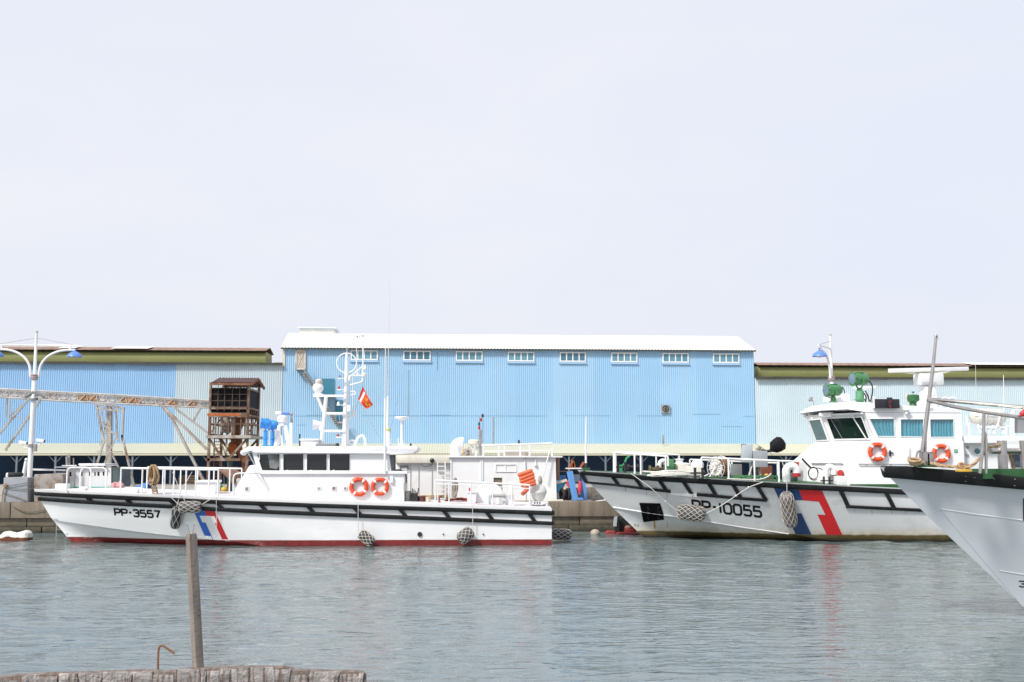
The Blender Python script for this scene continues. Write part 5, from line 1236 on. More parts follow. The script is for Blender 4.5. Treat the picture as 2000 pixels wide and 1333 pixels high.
# jackstaff at the stem
m = MB(); p = at(1144.5,921,44.9); m.tube([at(1144.5,921,44.9), at(1144,868,44.9), at(1145,814,44.9)], [.05,.035,.022], 8); o = m.build('jackstaff', WHITE, B2)
m = MB(); m.box(at(1139,921,44.7), at(1150,914,45.1)); m.build('jackstaff_foot', GREEND, B2); m = MB().cone(at(1144.5,917,44.9), at(1144.5,905,44.9), .07); m.build('staff_clamp', BLACK, o)
# deck gear under the rails
def dbox(nm, lab, px0, py0, px1, py1, Y, d, mt, cat, bev=.04):
    a, b = at(px0,py1,Y), at(px1,py0,Y); zb = min(dz2(px0,Y+d/2), a.z); m = MB().box((a.x,Y,zb-.02),(b.x,Y+d,b.z)); return tag(m.build(nm, mt, bevel=bev), lab, cat)
BOXW = mat('cream_white_box', (.72,.68,.62), .5, var=.04, dirt=.3, dcol=(.5,.4,.3))
o = MB(); p = at(1331,928,44.0); z = dz2(1331,44.0); r_ = .36; h_ = at(1331,904,44.0).z-z
T = thing('deck_drum', 'round white drum with a lid on the foredeck of PP-10055', 'drum', (p.x,44.0,z)); MB().lathe((p.x,44.0,z), [(.33,0),(.36,.03),(.36,h_*.9),(.33,h_*.95),(.2,h_)], 20).build('body', BOXW, T); MB().lathe((p.x-.08,44.0,z+h_+.12), [(.15,-.12),(.15,-.02),(.19,0),(.19,.03),(.001,.05)], 18).build('lid', WHITE, T)
dbox('deck_chest', 'cream white chest beside the hose reel on the foredeck', 1343, 911, 1374, 935, 43.4, .8, BOXW, 'chest')
m = MB().ball(at(1362,909,44.6), .28,.28,.24); tag(m.build('white_float', WHITE, smooth=60), 'white domed float behind the cream chest on deck', 'float')
m = MB().tube(fillet([at(1288,928,44.3), at(1288,906,44.3), at(1293,900,44.3), at(1300,902,44.3), at(1300,908,44.3)], .18), .10, 12); tag(m.build('gooseneck_vent', WHITE2), 'small white gooseneck vent near the bow rail of PP-10055', 'vent')
m = MB(); p = at(1293,924,43.8); z = dz2(1293,43.8)
T = thing('anchor_windlass', 'rusty dark green windlass with coiled chain on the foredeck', 'windlass', (p.x,43.8,z))
MB().lathe((p.x-.55,43.8,z+.2), [(.16,0),(.17,.08),(.08,.12),(.09,.3),(.17,.34),(.17,.42),(.07,.46),(.08,.6),(.17,.64),(.17,.72)], 14, (1,0,0)).build('drum', mat('rusty_green', (.10,.085,.04), .8, var=.4, scale=6), T); m = MB().box((p.x+.15,43.5,z-.02),(p.x+.45,44.1,z+.62)); m.build('gear_case', GREENP, T, bevel=.04)
m = MB().box((p.x-.6,43.55,z-.03),(p.x+.5,44.05,z+.06)); m.build('bed', GREEND, T)
# hose reel
T = thing('hose_reel', 'round wire hose reel with brown hose on the foredeck of PP-10055', 'hose reel', at(1398,936,42.9))
c = at(1398,914,42.9); ax = V((-.80,-.60,0)).normalized()
MB().lathe(c-ax*.12, [(.34,0),(.385,.02),(.385,.3),(.34,.32)], 28, ax*-1).build('hose_roll', mat('brown_hose', (.20,.10,.05), .8, var=.2), T)
m = MB(); e1, e2 = ax.orthogonal().normalized(), ax.cross(ax.orthogonal().normalized())
for o_ in (-.13*0, .02):
    m.torus(c+ax*(.0+o_*0), .44, .018, ax, 36, 6)
m.torus(c+ax*.02, .30, .012, ax, 28, 5); m.torus(c+ax*.02, .16, .012, ax, 20, 5); m.torus(c-ax*.36, .46, .018, ax, 36, 6)
for k in range(14):
    t = k*2*math.pi/14; m.tube([c+ax*.03, c+(e1*math.cos(t)+e2*math.sin(t))*.44], .010, 5)
m.build('wire_wheel', WHITE, T); MB().lathe(c-ax*.02, [(.33,0),(.34,.012),(.001,.02)], 24, ax).build('end_plate', BOXW, T); MB().cone(c-ax*.05, c+ax*.12, .09).build('hub', BOXW, T)
m = MB(); z = dz2(1398,42.9)
for s_ in (-1,1): m.tube([c+ax*.06, V((c.x+s_*.3,c.y-.08,z))], .025, 6); m.tube([c-ax*.4, V((c.x+s_*.3-.2,c.y+.4,z))], .025, 6)
m.build('reel_stand', WHITE, T); MB().box((c.x-.4,42.55,z-.02),(c.x+.5,43.4,z+.05)).build('base_plate', GREEND, T)
def bitts(lab, px, py, Y, s=1.0):
    p = at(px, py, Y); z = dz2(px, Y); m = MB()
    for d in (-.15,.15): m.cone((p.x+d*s,Y,z-.02),(p.x+d*s,Y,z+.40*s), .055*s); m.cone((p.x+d*s,Y,z+.40*s),(p.x+d*s,Y,z+.42*s), .065*s)
    m.bar((p.x-.33*s,Y,z+.2*s),(p.x+.33*s,Y,z+.2*s), .06*s); tag(m.build('mooring_bitts', BLACK), lab, 'bitts', 'mooring bitts on PP-10055')
bitts('black double bitts on deck in front of the cream chest', 1365, 936, 42.25, 1.0)
bitts('small black double bitts on the green deck by the house breast', 1615, 950, 41.95, .75)
bitts('tall dark bitts on deck near the stem of PP-10055', 1214, 918, 44.2, .95)
# ropes and hose heaps
m = MB(); rr = random.Random(5); c = at(1330,931,43.0)
for i in range(12):
    ph = rr.uniform(0,6); ww = rr.uniform(.5,1.2); m.tube([V((c.x-.3+ww*math.cos(t)+.1*math.sin(3*t+ph), 43.0+.35*math.sin(t), dz2(1330,43)+.05+.015*i+.03*math.sin(2*t+ph))) for t in [k*2*math.pi/24 for k in range(25)]], .028, 6)
tag(m.build('rope_heap', ROPEW), 'heap of pale mooring rope on deck at the foot of the drum', 'rope heap')
m = MB(); m.tube(fillet([V((at(x,y,42.2).x,42.2,dz2(x,42.2)+.04)) for x,y in ((1420,940),(1450,941),(1470,942))]+[at(1485,937,42.2), at(1500,932,42.2), at(1506,925,42.2)], .3), .025, 6); tag(m.build('white_hose', ROPEW), 'white hose trailing along the deck past the green grating', 'hose')
# gun mount wrapped up: two gray boxes on a tripod and a shrouded barrel
T = thing('deck_gun_mount', 'gray boxed gun mount on tripod legs with a black shrouded barrel', 'gun mount', at(1470,938,44.2))
m = MB()
for px, q_ in ((1462,1470),(1487,1480),(1476,1475)): m.tube([V((at(px,938,44.0+(.5 if px==1476 else 0)).x,44.0+(.5 if px==1476 else 0),dz2(px,44.2))), at(q_,905,44.2)], .05, 8)
m.build('tripod', GALV, T)
m = MB().prism([at(1453,869,44.0), at(1471,868,44.0), at(1468,904,44.0), at(1450,903,44.0)], (0,.35,0)); m.build('shield', GRAY, T, bevel=.02)
m = MB().box(at(1473.5,913,43.8), at(1492,881,44.3)); m.build('ammunition_box', mat('box_gray', (.33,.35,.38), .5), T, bevel=.02)
m = MB().box(at(1450,888,44.35), at(1457,868,44.5)); m.build('back_plate', BLACK, T)
m = MB(); m.tube([at(1487,880,44.1), at(1497,882,44.1), at(1505,881,44.1)], .06, 8); m.build('barrel', BLACK, T)
sh = MB(); ctr = at(1517,877,44.1); d = (at(1531,866,44.1)-at(1503,887,44.1)); Ln = d.length
rr = random.Random(4); rings = []; ax = d.normalized(); e1 = V((0,1,0)); e2 = ax.cross(e1)
for t, r_ in ((0,.04),(.12,.10),(.3,.26),(.55,.31),(.8,.29),(.95,.20),(1.0,.06)):
    rings.append([at(1503,882,44.1)+d*t+(e1*math.cos(2*math.pi*k/16)*.7+e2*math.sin(2*math.pi*k/16))*r_*(1+.12*rr.uniform(-1,1)) for k in range(16)])
sh.loft(rings).build('shroud', TARPK, T, smooth=45)
m = MB(); c = at(1484,880,44.1)
for i in range(6): m.torus(c+V((rr.uniform(-.1,.1),0,rr.uniform(-.02,.08))), rr.uniform(.06,.12), .015, (rr.uniform(-1,1),1,rr.uniform(-1,1)), 12, 5)
m.build('lashing', ROPEG, T)
# green frame benches
for x0, x1 in ((1432,1454),(1455,1490),(1490,1519)):
    Y = 42.6; m = MB()
    for px in (x0+1, x1-1):
        p = at(px, 940, Y); z = dz2(px, Y); m.bar((p.x,Y,z-.02),(p.x,Y,at(px,931,Y).z), .07); m.bar((p.x,Y+.6,z-.02),(p.x,Y+.6,at(px,931,Y).z), .07)
    m.bar(at(x0,931,Y), at(x1,931,Y), .08); m.bar(at(x0,931,Y)+V((0,.6,0)), at(x1,931,Y)+V((0,.6,0)), .08)
    for px in (x0+1, x1-1): m.bar(at(px,931,Y), at(px,931,Y)+V((0,.6,0)), .06)
    m.build('grating_frame', GREENP, B2)
dbox('gray_panel_box', 'gray metal box on deck in front of the dark shed, beside the reel', 1431, 907, 1449, 940, 45.2, .4, GRAYM, 'box', .01)
dbox('rust_red_bin', 'rust red bin under the gun mount on the deck', 1488, 910, 1508, 940, 45.4, .6, mat('rust_red_bin_paint', (.20,.06,.035), .7, var=.15), 'bin', .01)
m = MB().ball(at(1497,930,43.4), .10); tag(m.build('orange_float', mat('orange_yellow_float', (.65,.33,.06), .5)), 'small yellow orange float on the green grating', 'float')
# cowl vents with red bands
for lab, px0, px1, yt, r, Y, mt in (('white gooseneck vent with a red mouth by the deck rail of PP-10055', 1536, 1556, 914, .16, 42.6, WHITE),):
    T = thing('gooseneck_vent', lab, 'vent', at(px0,944,Y)); a, b = at(px0,944,Y), at(px1,925,Y); zt = at(px0,yt,Y).z; r_ = (b.x-a.x)/2
    a.z = dz2(px0,Y)-.02
    pts = [a, V((a.x,Y,zt-.15))]+[V((a.x+r_-r_*math.cos(t), Y, zt-.15+r_*math.sin(t))) for t in [math.pi*i/12 for i in range(1,13)]]+[V((b.x,Y,zt-.22))]
    MB().tube(pts, r, 16).build('pipe', mt, T); MB().cone(V((b.x,Y,zt-.21)), V((b.x,Y,zt-.36)), r*1.05, r*1.05, 16).build('red_mouth', REDP, T)
T = thing('gooseneck_vent', 'white gooseneck vent with a rusty mouth against the house front', 'vent', at(1614,948,42.6)); Y = 42.6; a, b = at(1614,948,Y), at(1628,926,Y); zt = at(1614,914,Y).z; r_ = (b.x-a.x)/2
MB().tube([V((a.x,Y,dz2(1614,Y))), V((a.x,Y,zt-.12))]+[V((a.x+r_-r_*math.cos(t), Y, zt-.12+r_*math.sin(t))) for t in [math.pi*i/12 for i in range(1,13)]]+[V((b.x,Y,zt-.28))], .13, 14).build('pipe', WHITE2, T); MB().cone(V((b.x,Y,zt-.28)), V((b.x,Y,zt-.31)), .12, .12, 14).build('mouth', RUST, T)
m = MB(); a = at(1551,903,44.2); b = at(1561,915,44.2); m.box((a.x,44.2,b.z),(b.x,44.5,a.z)); tag(m.build('fire_box', REDP, bevel=.01), 'red fire hose box beside the white house front', 'box')
m = MB(); p = at(1548,940,43.6); m.lathe((p.x,43.6,dz2(1548,43.6)), [(.2,0),(.22,.1),(.14,.3),(.001,.34)], 12); tag(m.build('dark_pump', mat('dark_green_pump', (.03,.05,.035), .6)), 'dark pump casing under the red mouthed vent', 'pump')
# fenders on the side
net_fender('netted gray fender slung level across the letters PP-10055', H2.side(1322,999,.25), H2.side(1378,1006,.25), .30, cells=5, turns=.95, cord=.011, group='fenders of PP-10055')
net_fender('netted gray fender hanging upright against the blue stripe of PP-10055', H2.side(1545.5,1029,.28), H2.side(1535,962,.28), .26, body=mat('warm_gray_fender', (.17,.15,.14), .8, var=.2), cells=5, turns=.9, cord=.011, group='fenders of PP-10055')
for lab, pts in (('white rope from the stem deck edge down to the level fender', ((1232,925),(1270,952),(1300,980),(1322,998))), ('white rope from the level fender up to the deck edge near the grating', ((1378,1004),(1408,988.5),(1437,969),(1462,952),(1490,942))), ('white rope holding the upright fender over the blue stripe', ((1528,902),(1534,925),(1537,945),(1537,962)))):
    m = MB().tube(fillet([H2.side(x, y, .25 if y > 940 else .12) for x, y in pts], .2), .016, 6)
    if lab.startswith('white rope from'):
        for x, y in pts[2:-1]: p = H2.side(x, y, .26 if y > 940 else .12); m.ball(p, .04)
    tag(m.build('fender_rope', ROPEW), lab, 'rope', 'fender ropes of PP-10055')

# ================================================================ GRAY BOW: pole, fairlead, rope, bollard
def dz3(p): return H3.sheer(p.x)
ST = thing('flagstaff', 'tall raked stainless steel staff with a ball top on the gray bow', 'flagstaff', at(1803,905,21.6))
Yp = 21.6
MB().tube([at(1799,905,Yp), at(1812,800,Yp), at(1822,720,Yp), at(1828,660,Yp)], [.045,.042,.036,.028], 10).build('pole', STEEL, ST)
MB().ball(at(1828.3,656.5,Yp), .034).build('ball_finial', STEEL, ST)
MB().tube([at(1808,888,Yp-.05), at(1809,850,Yp-.05)], .018, 6).build('side_tube', STEEL, ST)
m = MB()
for py in (789,803): p = at(1814,py,Yp-.06); m.bar(p, p+V((.04,-.03,.02)), .012); m.torus(p+V((.05,-.03,.03)), .025, .007, (0,1,0), 10, 5)
m.torus(at(1831,661,Yp), .02, .005, (0,1,0), 10, 5); m.build('cleat', GALV, ST)
st = MB(); st.tube([at(1812,780,Yp), at(1880,785.5,20.9), at(2060,801,20.2)], .038, 9); st.tube([at(1812,782,Yp), at(1860,794,20.9), at(1921,805,20.4), at(2060,826,20.0)], .038, 9)
e_ = at(2058,801,20.2); st.tube([e_, V((e_.x-.1, e_.y, H3.sheer(e_.x)))], .034, 8)
tag(st.build('steel_rail', STEEL), 'pair of stainless rails reaching aft from the steel staff', 'rail')
m = MB(); m.tube(fillet([at(1922,806,20.4), at(1921,845,20.4), at(1918,890,20.4), at(1914,925,20.4)], .3), .032, 9); m.tube(fillet([at(1922,844,20.4), at(1926,850,20.4), at(1926,925,20.4)], .12), .028, 9)
tag(m.build('rail_stanchion', STEEL), 'twin stainless stanchion under the aft rails of the gray bow', 'stanchion')
fl = thing('bow_fairlead', 'polished steel roller fairlead on the rubber edge of the gray bow', 'fairlead', at(1800,911,21.4))
MB().tube([at(1791,911,21.4), at(1790,890,21.4)]+[at(1797,888,21.4)+V((.07*math.cos(math.pi*(1-t)),0,.075*math.sin(math.pi*(1-t)))) for t in (0,.25,.5,.75,1)]+[at(1803,890,21.4), at(1803,912,21.4)], .02, 8).build('frame', STEEL, fl)
m = MB().box(at(1804,911,21.3), at(1807,885,21.5)); m.box(at(1812.5,911,21.3), at(1815.5,886,21.5)); m.box(at(1803,886,21.3), at(1815,883,21.5)); m.build('cheek', STEEL, fl, bevel=.006)
MB().lathe(at(1809.8,910,21.4), [(.03,0),(.025,.05),(.025,.2),(.03,.25)], 12).build('roller', mat('rusty_roller', (.09,.05,.03), .7), fl)
MB().box(at(1801,913,21.2), at(1822,909.5,21.6)).build('base', GREEND, fl)
def laid_rope(nm, lab, pts, r, sm=6, group=None):
    pts = [V(p) for p in pts]; P_ = fillet(pts, .6, 8) if len(pts) > 2 else [pts[0].lerp(pts[1], i/20) for i in range(21)]
    dense = []
    for i in range(len(P_)-1):
        k = max(1, int((P_[i+1]-P_[i]).length/(r*.7)))
        dense += [P_[i].lerp(P_[i+1], j/k) for j in range(k)]
    m = MB(); tot = 0
    for s_ in range(3):
        q_ = []; prev = None; tot = 0
        for i, p in enumerate(dense):
            d = (dense[min(i+1,len(dense)-1)]-dense[max(i-1,0)]).normalized(); a = d.cross(V((0,1,.2))).normalized(); b = d.cross(a)
            if i: tot += (p-dense[i-1]).length
            an = tot/(r*2.6)+s_*2.094; q_.append(p+(a*math.cos(an)+b*math.sin(an))*r*.55)
        m.tube(q_, r*.56, 6)
    return tag(m.build(nm, ROPE, smooth=60), lab, 'rope', group)
z0 = lambda px, py, Y: at(px, py, Y)
laid_rope('mooring_rope', 'thick tan mooring rope running from the fairlead to the bollard on the gray bow', [at(1818,905,21.2), at(1835,909.5,21.0), at(1860,912,20.9), at(1880,913.5,20.7), at(1890,914,20.6), at(1905,905,20.5), at(1922,886,20.5), at(1934,872,20.6), at(1945,872,20.7), at(1955,868,20.75)], .032)
m = MB(); rr = random.Random(2); c = at(1787,903.5,21.3)
for i in range(5): m.torus(c+V((rr.uniform(-.05,.05),rr.uniform(-.1,.1),.02*i-.03)), rr.uniform(.09,.15), .026, (rr.uniform(-.15,.15),rr.uniform(-.35,-.15),1), 22, 8)
tag(m.build('rope_loops', ROPE), 'loops of tan rope lying at the tip of the gray bow', 'rope')
m = MB()
c = at(1879,911,20.65)
for i in range(3): m.torus(c+V((rr.uniform(-.04,.04),0,.01*i)), .05, .02, (rr.uniform(-.4,.4),1,rr.uniform(-.4,.4)), 16, 8)
tag(m.build('rope_knot', ROPE), 'knot in the tan mooring rope above the bow fender bolts', 'rope'); 
m = MB().box(at(1877,922,20.45), at(1887,917,20.7)); m.build('yellow_chafe_pad', YELLOW, B3, bevel=.01)
BO = thing('bollard', 'thick stainless cross bollard on a green base on the gray bow', 'bollard', at(1959,918,21.2))
p = at(1959.5,920,21.2); r_ = .095; zt = at(1959,861,21.2).z
MB().lathe(p, [(r_,0),(r_,zt-p.z-.02),(r_*.96,zt-p.z),(.001,zt-p.z)], 22).build('post', STEEL, BO)
MB().tube([at(1935,882,21.1), at(1958,881,21.2), at(2013,881.5,21.25)], .055, 14).build('cross_bar', STEEL, BO)
m = MB().lathe(p+V((.43,0,0)), [(r_*.6,0),(r_*.6,zt-p.z)], 18); m.build('second_post', STEEL, BO)
m = MB(); a, b = at(1923,921,20.9), at(2080,917,20.9); m.box((a.x,20.9,H3.sheer(a.x)-.1),(b.x+.6,21.6,at(1930,916.5,20.9).z)); m.build('base', GREEND, BO)
laid_rope('mooring_rope', 'tan rope end slanting down behind the steel bollard to the deck', [at(1971,885,21.4), at(1976,900,21.4), at(1982,920,21.4)], .03)
m = MB(); p = at(1998,808,20.0); m.lathe(p, [(.02,-.1),(.03,-.06),(.05,-.04),(.06,.1),(.06,.3)], 14, (.9,0,.6)); tag(m.build('red_lamp', REDP), 'red torch shaped lamp at the stainless rails', 'lamp')

# ================================================================ LAMP POSTS
def lamp_post(lab, px, Y, pyb, pyt, sc, arms, lean=0):
    base = at(px, pyb, Y); base.z = QZ; top = at(px+14 if False else px, pyt, Y); x = base.x; H = top.z-QZ; y = Y
    T = thing('lamp_post', lab, 'street lamp', (x,y,QZ), 'white lamp posts along the quay')
    MB().lathe((x,y,QZ), [(.17,0),(.16,.05),(.115,.1),(.105,H*.5),(.095,H*.73),(.07,H*.735),(.06,H)], 14).build('pole', WHITE2, T)
    MB().cone((x,y,QZ+H),(x,y,QZ+H+.08), .07, .05).build('cap', GALV, T)
    zc = QZ+H*.735
    m = MB()
    for k in range(3): m.torus((x,y,zc+.08*k-.08), .15, .025, (0,0,1), 18, 6)
    m.cone((x,y,zc-.12),(x,y,zc+.12), .15, .15); m.build('collar', mat('collar_red_gray', (.38,.30,.30), .6), T)
    for d in arms:
        d = V(d).normalized(); zt = zc+1.24; R = 1.25
        pts = [V((x,y,zc))+d*.17, V((x,y,zc+.25))+d*.2]+[V((x,y,zc+.25))+d*(.2+R*(1-math.cos(t)))+V((0,0,(zt-zc-.25)*math.sin(t))) for t in [rad(90)*i/10 for i in range(1,11)]]+[V((x,y,zt))+d*1.75]
        a = MB().tube(pts, .055, 9); a.tube([V((x,y,zt+.2)), V((x,y,zt+.2))+d*1.86], .038, 8); a.bar(V((x,y,zt))+d*1.5, V((x,y,zt+.2))+d*1.5, .07); a.build('arm', WHITE2, T)
        MB().tube([V((x,y,QZ+H-.25)), V((x,y,zt+.24))+d*1.65], .012, 4).build('tie_wire', GALV, T)
        e = V((x,y,zt-.05))+d*1.72; sh = MB().lathe(e, [(.05,.12),(.05,.0),(.14,-.04),(.26,-.12),(.33,-.22),(.35,-.27),(.33,-.27),(.2,-.2),(.001,-.16)], 22).build('lamp_shade', BLUESH, T, smooth=50)
        MB().ball(e+V((0,0,-.24)), .18,.18,.08).build('bulb', GRAY, sh)
    return T
YL = 49.6
T = lamp_post('white double arm lamp post with blue shades and two cameras by the concrete blocks', 55.5, YL, 978, 650, 1, [(1,.04,0), (-1,-.04,0)])
x = T.location.x
for d, px, py in ((1,79,861),(-1,45,865)):
    p = at(px, py, YL); m = MB(); c = p; m.cbox(c, .34, .14, .14, (0,.16*1,0)); o = m.build('camera', WHITE, T, bevel=.02)
    MB().cbox(c+V((.18,0,-.03)), .03, .11, .11, (0,.16,0)).build('camera_lens', BLACK, o); MB().tube([V((x,YL,c.z-.25)), V((c.x,YL,c.z-.2)), c], .025, 6).build('camera_bracket', WHITE, o)
m = MB(); zz = at(64,870,YL).z; m.cone((x,YL,zz-.05),(x,YL,zz+.05), .17, .17); m.box((x+.13,YL-.12,zz-.28),(x+.26,YL+.05,zz+.05)); m.build('junction_box', GALV, T)
m = MB()
for s_ in (-1,1): 
    c = at(68+s_*10, 771, YL); m.cbox(c, .48, .24, .10, (0,s_*-.55*-1,0)); m.bar(V((x,YL,at(64,776,YL).z)), c, .05)
m.cone((x,YL,at(64,782,YL).z),(x,YL,at(64,778,YL).z), .22, .2); m.build('floodlight', GRAYM, T, bevel=.02)
lamp_post('white single arm lamp post with a blue shade rising behind PP-10055', 1632, 49.8, 978, 656, 1, [(-.60,-.80,0)])

# ================================================================ CONVEYOR AND HOPPER TOWER
YC = 54.0
CV = thing('conveyor', 'long rusty lattice conveyor gallery with trestle legs running to the hopper tower', 'conveyor', at(215,900,YC))
def K(px, py, dy=0): return at(px, py, YC+dy)
tp = lambda x: interp([(-196,748.5),(-60,757),(0,760),(110,766),(230,772),(340,779),(412,783.5)], x)
bt = lambda x: interp([(-196,764.5),(-60,773),(0,776),(110,783),(230,789),(340,794),(412,797)], x)
ch = MB()
for dy in (0, 1.1):
    for fn in (tp, bt): ch.tube([K(x, fn(x), dy) for x in range(-196, 413, 8)], .045, 6)
    xs_ = list(range(-189, 412, 19))
    for i in range(len(xs_)-1):
        ch.bar(K(xs_[i], bt(xs_[i]), dy), K(xs_[i+1]-3, tp(xs_[i+1]-3), dy), .035); ch.bar(K(xs_[i+1]-3, tp(xs_[i+1]-3), dy), K(xs_[i+1], bt(xs_[i+1]), dy), .03)
ch.build('lattice', mat('lattice_steel', (.46,.44,.41), .7, var=.2, scale=2, dirt=.55, dcol=(.26,.11,.05), dscale=(.9,1,1), dlo=.53, dhi=.64), CV)
bl = MB(); A = [K(x, tp(x)+1, .1) for x in range(-196, 413, 8)]; Bq = [K(x, bt(x)-3, .1) for x in range(-196, 413, 8)]; bl.loft([A, Bq], closed=False, cap=False)
bl.loft([[p+V((0,.95,0)) for p in A], [p+V((0,.95,0)) for p in Bq]], closed=False, cap=False); bl.loft([A, [p+V((0,.95,0)) for p in A]], closed=False, cap=False); bl.build('belt_casing', mat('weathered_casing', (.60,.60,.60), .7, var=.1, dirt=.45, dcol=(.30,.14,.06), dscale=(1.2,1,1), dlo=.52, dhi=.62), CV)
rp = MB()
for x0, x1 in ((153,172),(173,191),(236,258),(259,274),(327,345),(366,382)): rp.loft([[K(x, lerp(tp(x),bt(x),.25), .03) for x in (x0,x1)], [K(x, lerp(tp(x),bt(x),.75), .03) for x in (x0,x1)]], closed=False, cap=False)
rp.build('rusty_plate', mat('rust_washed_plate', (.42,.22,.10), .8, var=.25, scale=2), CV)
tr = MB()
def G(px, py, dy=0): return K(px, py, dy)
zq = lambda px, dy=0: V((K(px,950,dy).x, YC+dy, QZ))
for dy in (-.6, 1.7):
    tr.bar(G(187,788,dy), G(203,862,dy), .09); tr.bar(G(203,862,dy), zq(171,dy), .09); tr.bar(G(241,797,dy), G(238,862,dy), .09)
    tr.bar(G(205,860,dy), zq(262,dy), .07); tr.bar(G(238,850,dy), zq(268,dy), .09); tr.bar(G(228,850,dy), zq(176,dy), .06)
    tr.bar(G(195,788,dy), G(210,862,dy), .05)
    for t in range(7):
        y = 793+t*10; tr.bar(G(187+(y-788)*.22,y,dy), G(195+(y-788)*.2,y+4,dy), .04)
    tr.bar(G(203,845,dy), G(228,845,dy), .06); tr.bar(G(203,825,dy), G(232,860,dy), .05); tr.bar(G(209,825,dy), G(195,870,dy), .05); tr.bar(G(190,883,dy), G(240,883,dy), .05)
tr.bar(G(214,792,.5), zq(213,.5), .24); tr.bar(G(226,800,.5), G(230,862,.5), .07)
for t in range(9): tr.bar(G(188+t*6,789+t*1,-.6), G(194+t*6,799+t*1,-.6), .04)
for dy in (-.6,1.7):
    tr.bar(G(187,788,dy), G(243,797,dy), .08); tr.bar(G(187,797,dy), G(243,805,dy), .08)
for px, py in ((187,788),(243,800)): tr.bar(G(px,py,-.6), G(px,py,1.7), .08)
tr.build('trestle', RUSTP, CV)
br = MB(); b2 = MB()
for dy in (0,1.1):
    br.bar(G(-20,870,dy), G(58,777,dy), .09); br.bar(G(10,880,dy), G(80,780,dy), .09); br.bar(G(-10,880,dy), zq(-30,dy), .09); br.bar(G(60,777,dy), G(20,812,dy), .05); br.bar(G(14,778,dy), G(12,815,dy), .05); br.bar(G(20,778,dy), G(18,815,dy), .05); br.bar(G(14,815,dy), G(60,818,dy), .04)
    b2.bar(G(314,790,dy), G(404,878,dy), .13); b2.bar(G(392,797,dy), G(377,823,dy), .09); b2.bar(G(337,794,dy), G(408,848,dy), .10); b2.bar(G(315,793,dy), G(330,815,dy), .05)
    b2.bar(G(330,806,dy), zq(415,dy), .12); br.bar(G(-180,766,dy), zq(-190,dy), .12); br.bar(G(-110,770,dy), zq(-170,dy), .09)
for i in range(12): t = i/12; br.bar(G(lerp(12,78,t),lerp(880,783,t),0), G(lerp(14,80,t),lerp(880,783,t),1.1), .04)
br.build('brace', RUSTP, CV); b2.bar(G(314,790,0), G(314,790,1.1), .08); b2.build('brace', RUSTP, CV)
# tower
TW = thing('hopper_tower', 'rusty hopper tower with a brown gable roof and torn black sheeting', 'tower', zq(452, 1))
Y0, Y1t = YC-1.2, YC+1.6
def t2(x, y): return (400+x*.17266, 730+y*.17255)     # from the enlarged view
def TT(x, y, Y): return at(*t2(x, y), Y)
fr = MB()
legs = [(75,90),(490,100)]
xl0, xl1 = TT(60,400,Y0).x, TT(490,400,Y0).x
zR0 = TT(200,100,Y0).z; zTop = TT(200,170,Y0).z
for Y in (Y0, Y1t):
    for x in (xl0, xl1): fr.bar((x,Y,QZ), (x,Y,zR0), .12)
    for py, w_ in ((470,.22),(390,.12)): z = TT(200,py,Y0).z; fr.bar((xl0,Y,z),(xl1,Y,z), w_)
    z1 = TT(200,975,Y0).z; z2 = TT(200,1075,Y0).z; fr.bar((xl0-.15,Y,z1),(xl1-.3,Y,z1), .12); fr.bar((xl0-.15,Y,z2),(xl1-.6,Y,z2), .12)
    zp = TT(200,690,Y0).z
    fr.bar((xl0,Y,zp-.2),(lerp(xl0,xl1,.38),Y,z1), .1); fr.bar((xl1,Y,zp-.2),(lerp(xl0,xl1,.5),Y,z1), .1); fr.bar((lerp(xl0,xl1,.22),Y,zp),(lerp(xl0,xl1,.5),Y,z1), .07)
    fr.bar((lerp(xl0,xl1,.46),Y,zp),(lerp(xl0,xl1,.46),Y,z1), .07)
    for t in (.15,.31,.5,.64,.82): fr.bar((lerp(xl0,xl1,t),Y,zp),(lerp(xl0,xl1,t),Y,TT(200,470,Y0).z), .07)
    z3 = TT(200,570,Y0).z; fr.bar((xl0,Y,z3),(xl1,Y,z3), .05)
for x in (xl0, xl1):
    for py in (170,390,470,570,690,975): z = TT(200,py,Y0).z; fr.bar((x,Y0,z),(x,Y1t,z), .09)
    fr.bar((x,Y0,TT(200,690,Y0).z),(x,Y1t,TT(200,470,Y0).z), .05)
    for k in range(5): y = lerp(Y0,Y1t,(k+.5)/5); fr.bar((x,y,TT(200,690,Y0).z),(x,y,TT(200,400,Y0).z), .04)
fr.build('frame', mat('rusty_frame', (.15,.085,.055), .85, var=.3, scale=2, dirt=.7, dcol=(.40,.36,.30), dscale=(1.5,1.5,1.2), dlo=.5, dhi=.62), TW)
fr2 = MB().box((xl0-.1,Y0-.12,TT(200,480,Y0).z),(lerp(xl0,xl1,.8),Y0-.085,TT(200,452,Y0).z)); fr2.build('orange_beam', ORANGERUST, TW)
pf_ = MB(); z = TT(200,700,Y0).z; pf_.box((xl0-.1,Y0-.2,z-.14),(xl1+.2,Y1t+.4,z)); pf_.build('platform', RUSTP, TW)
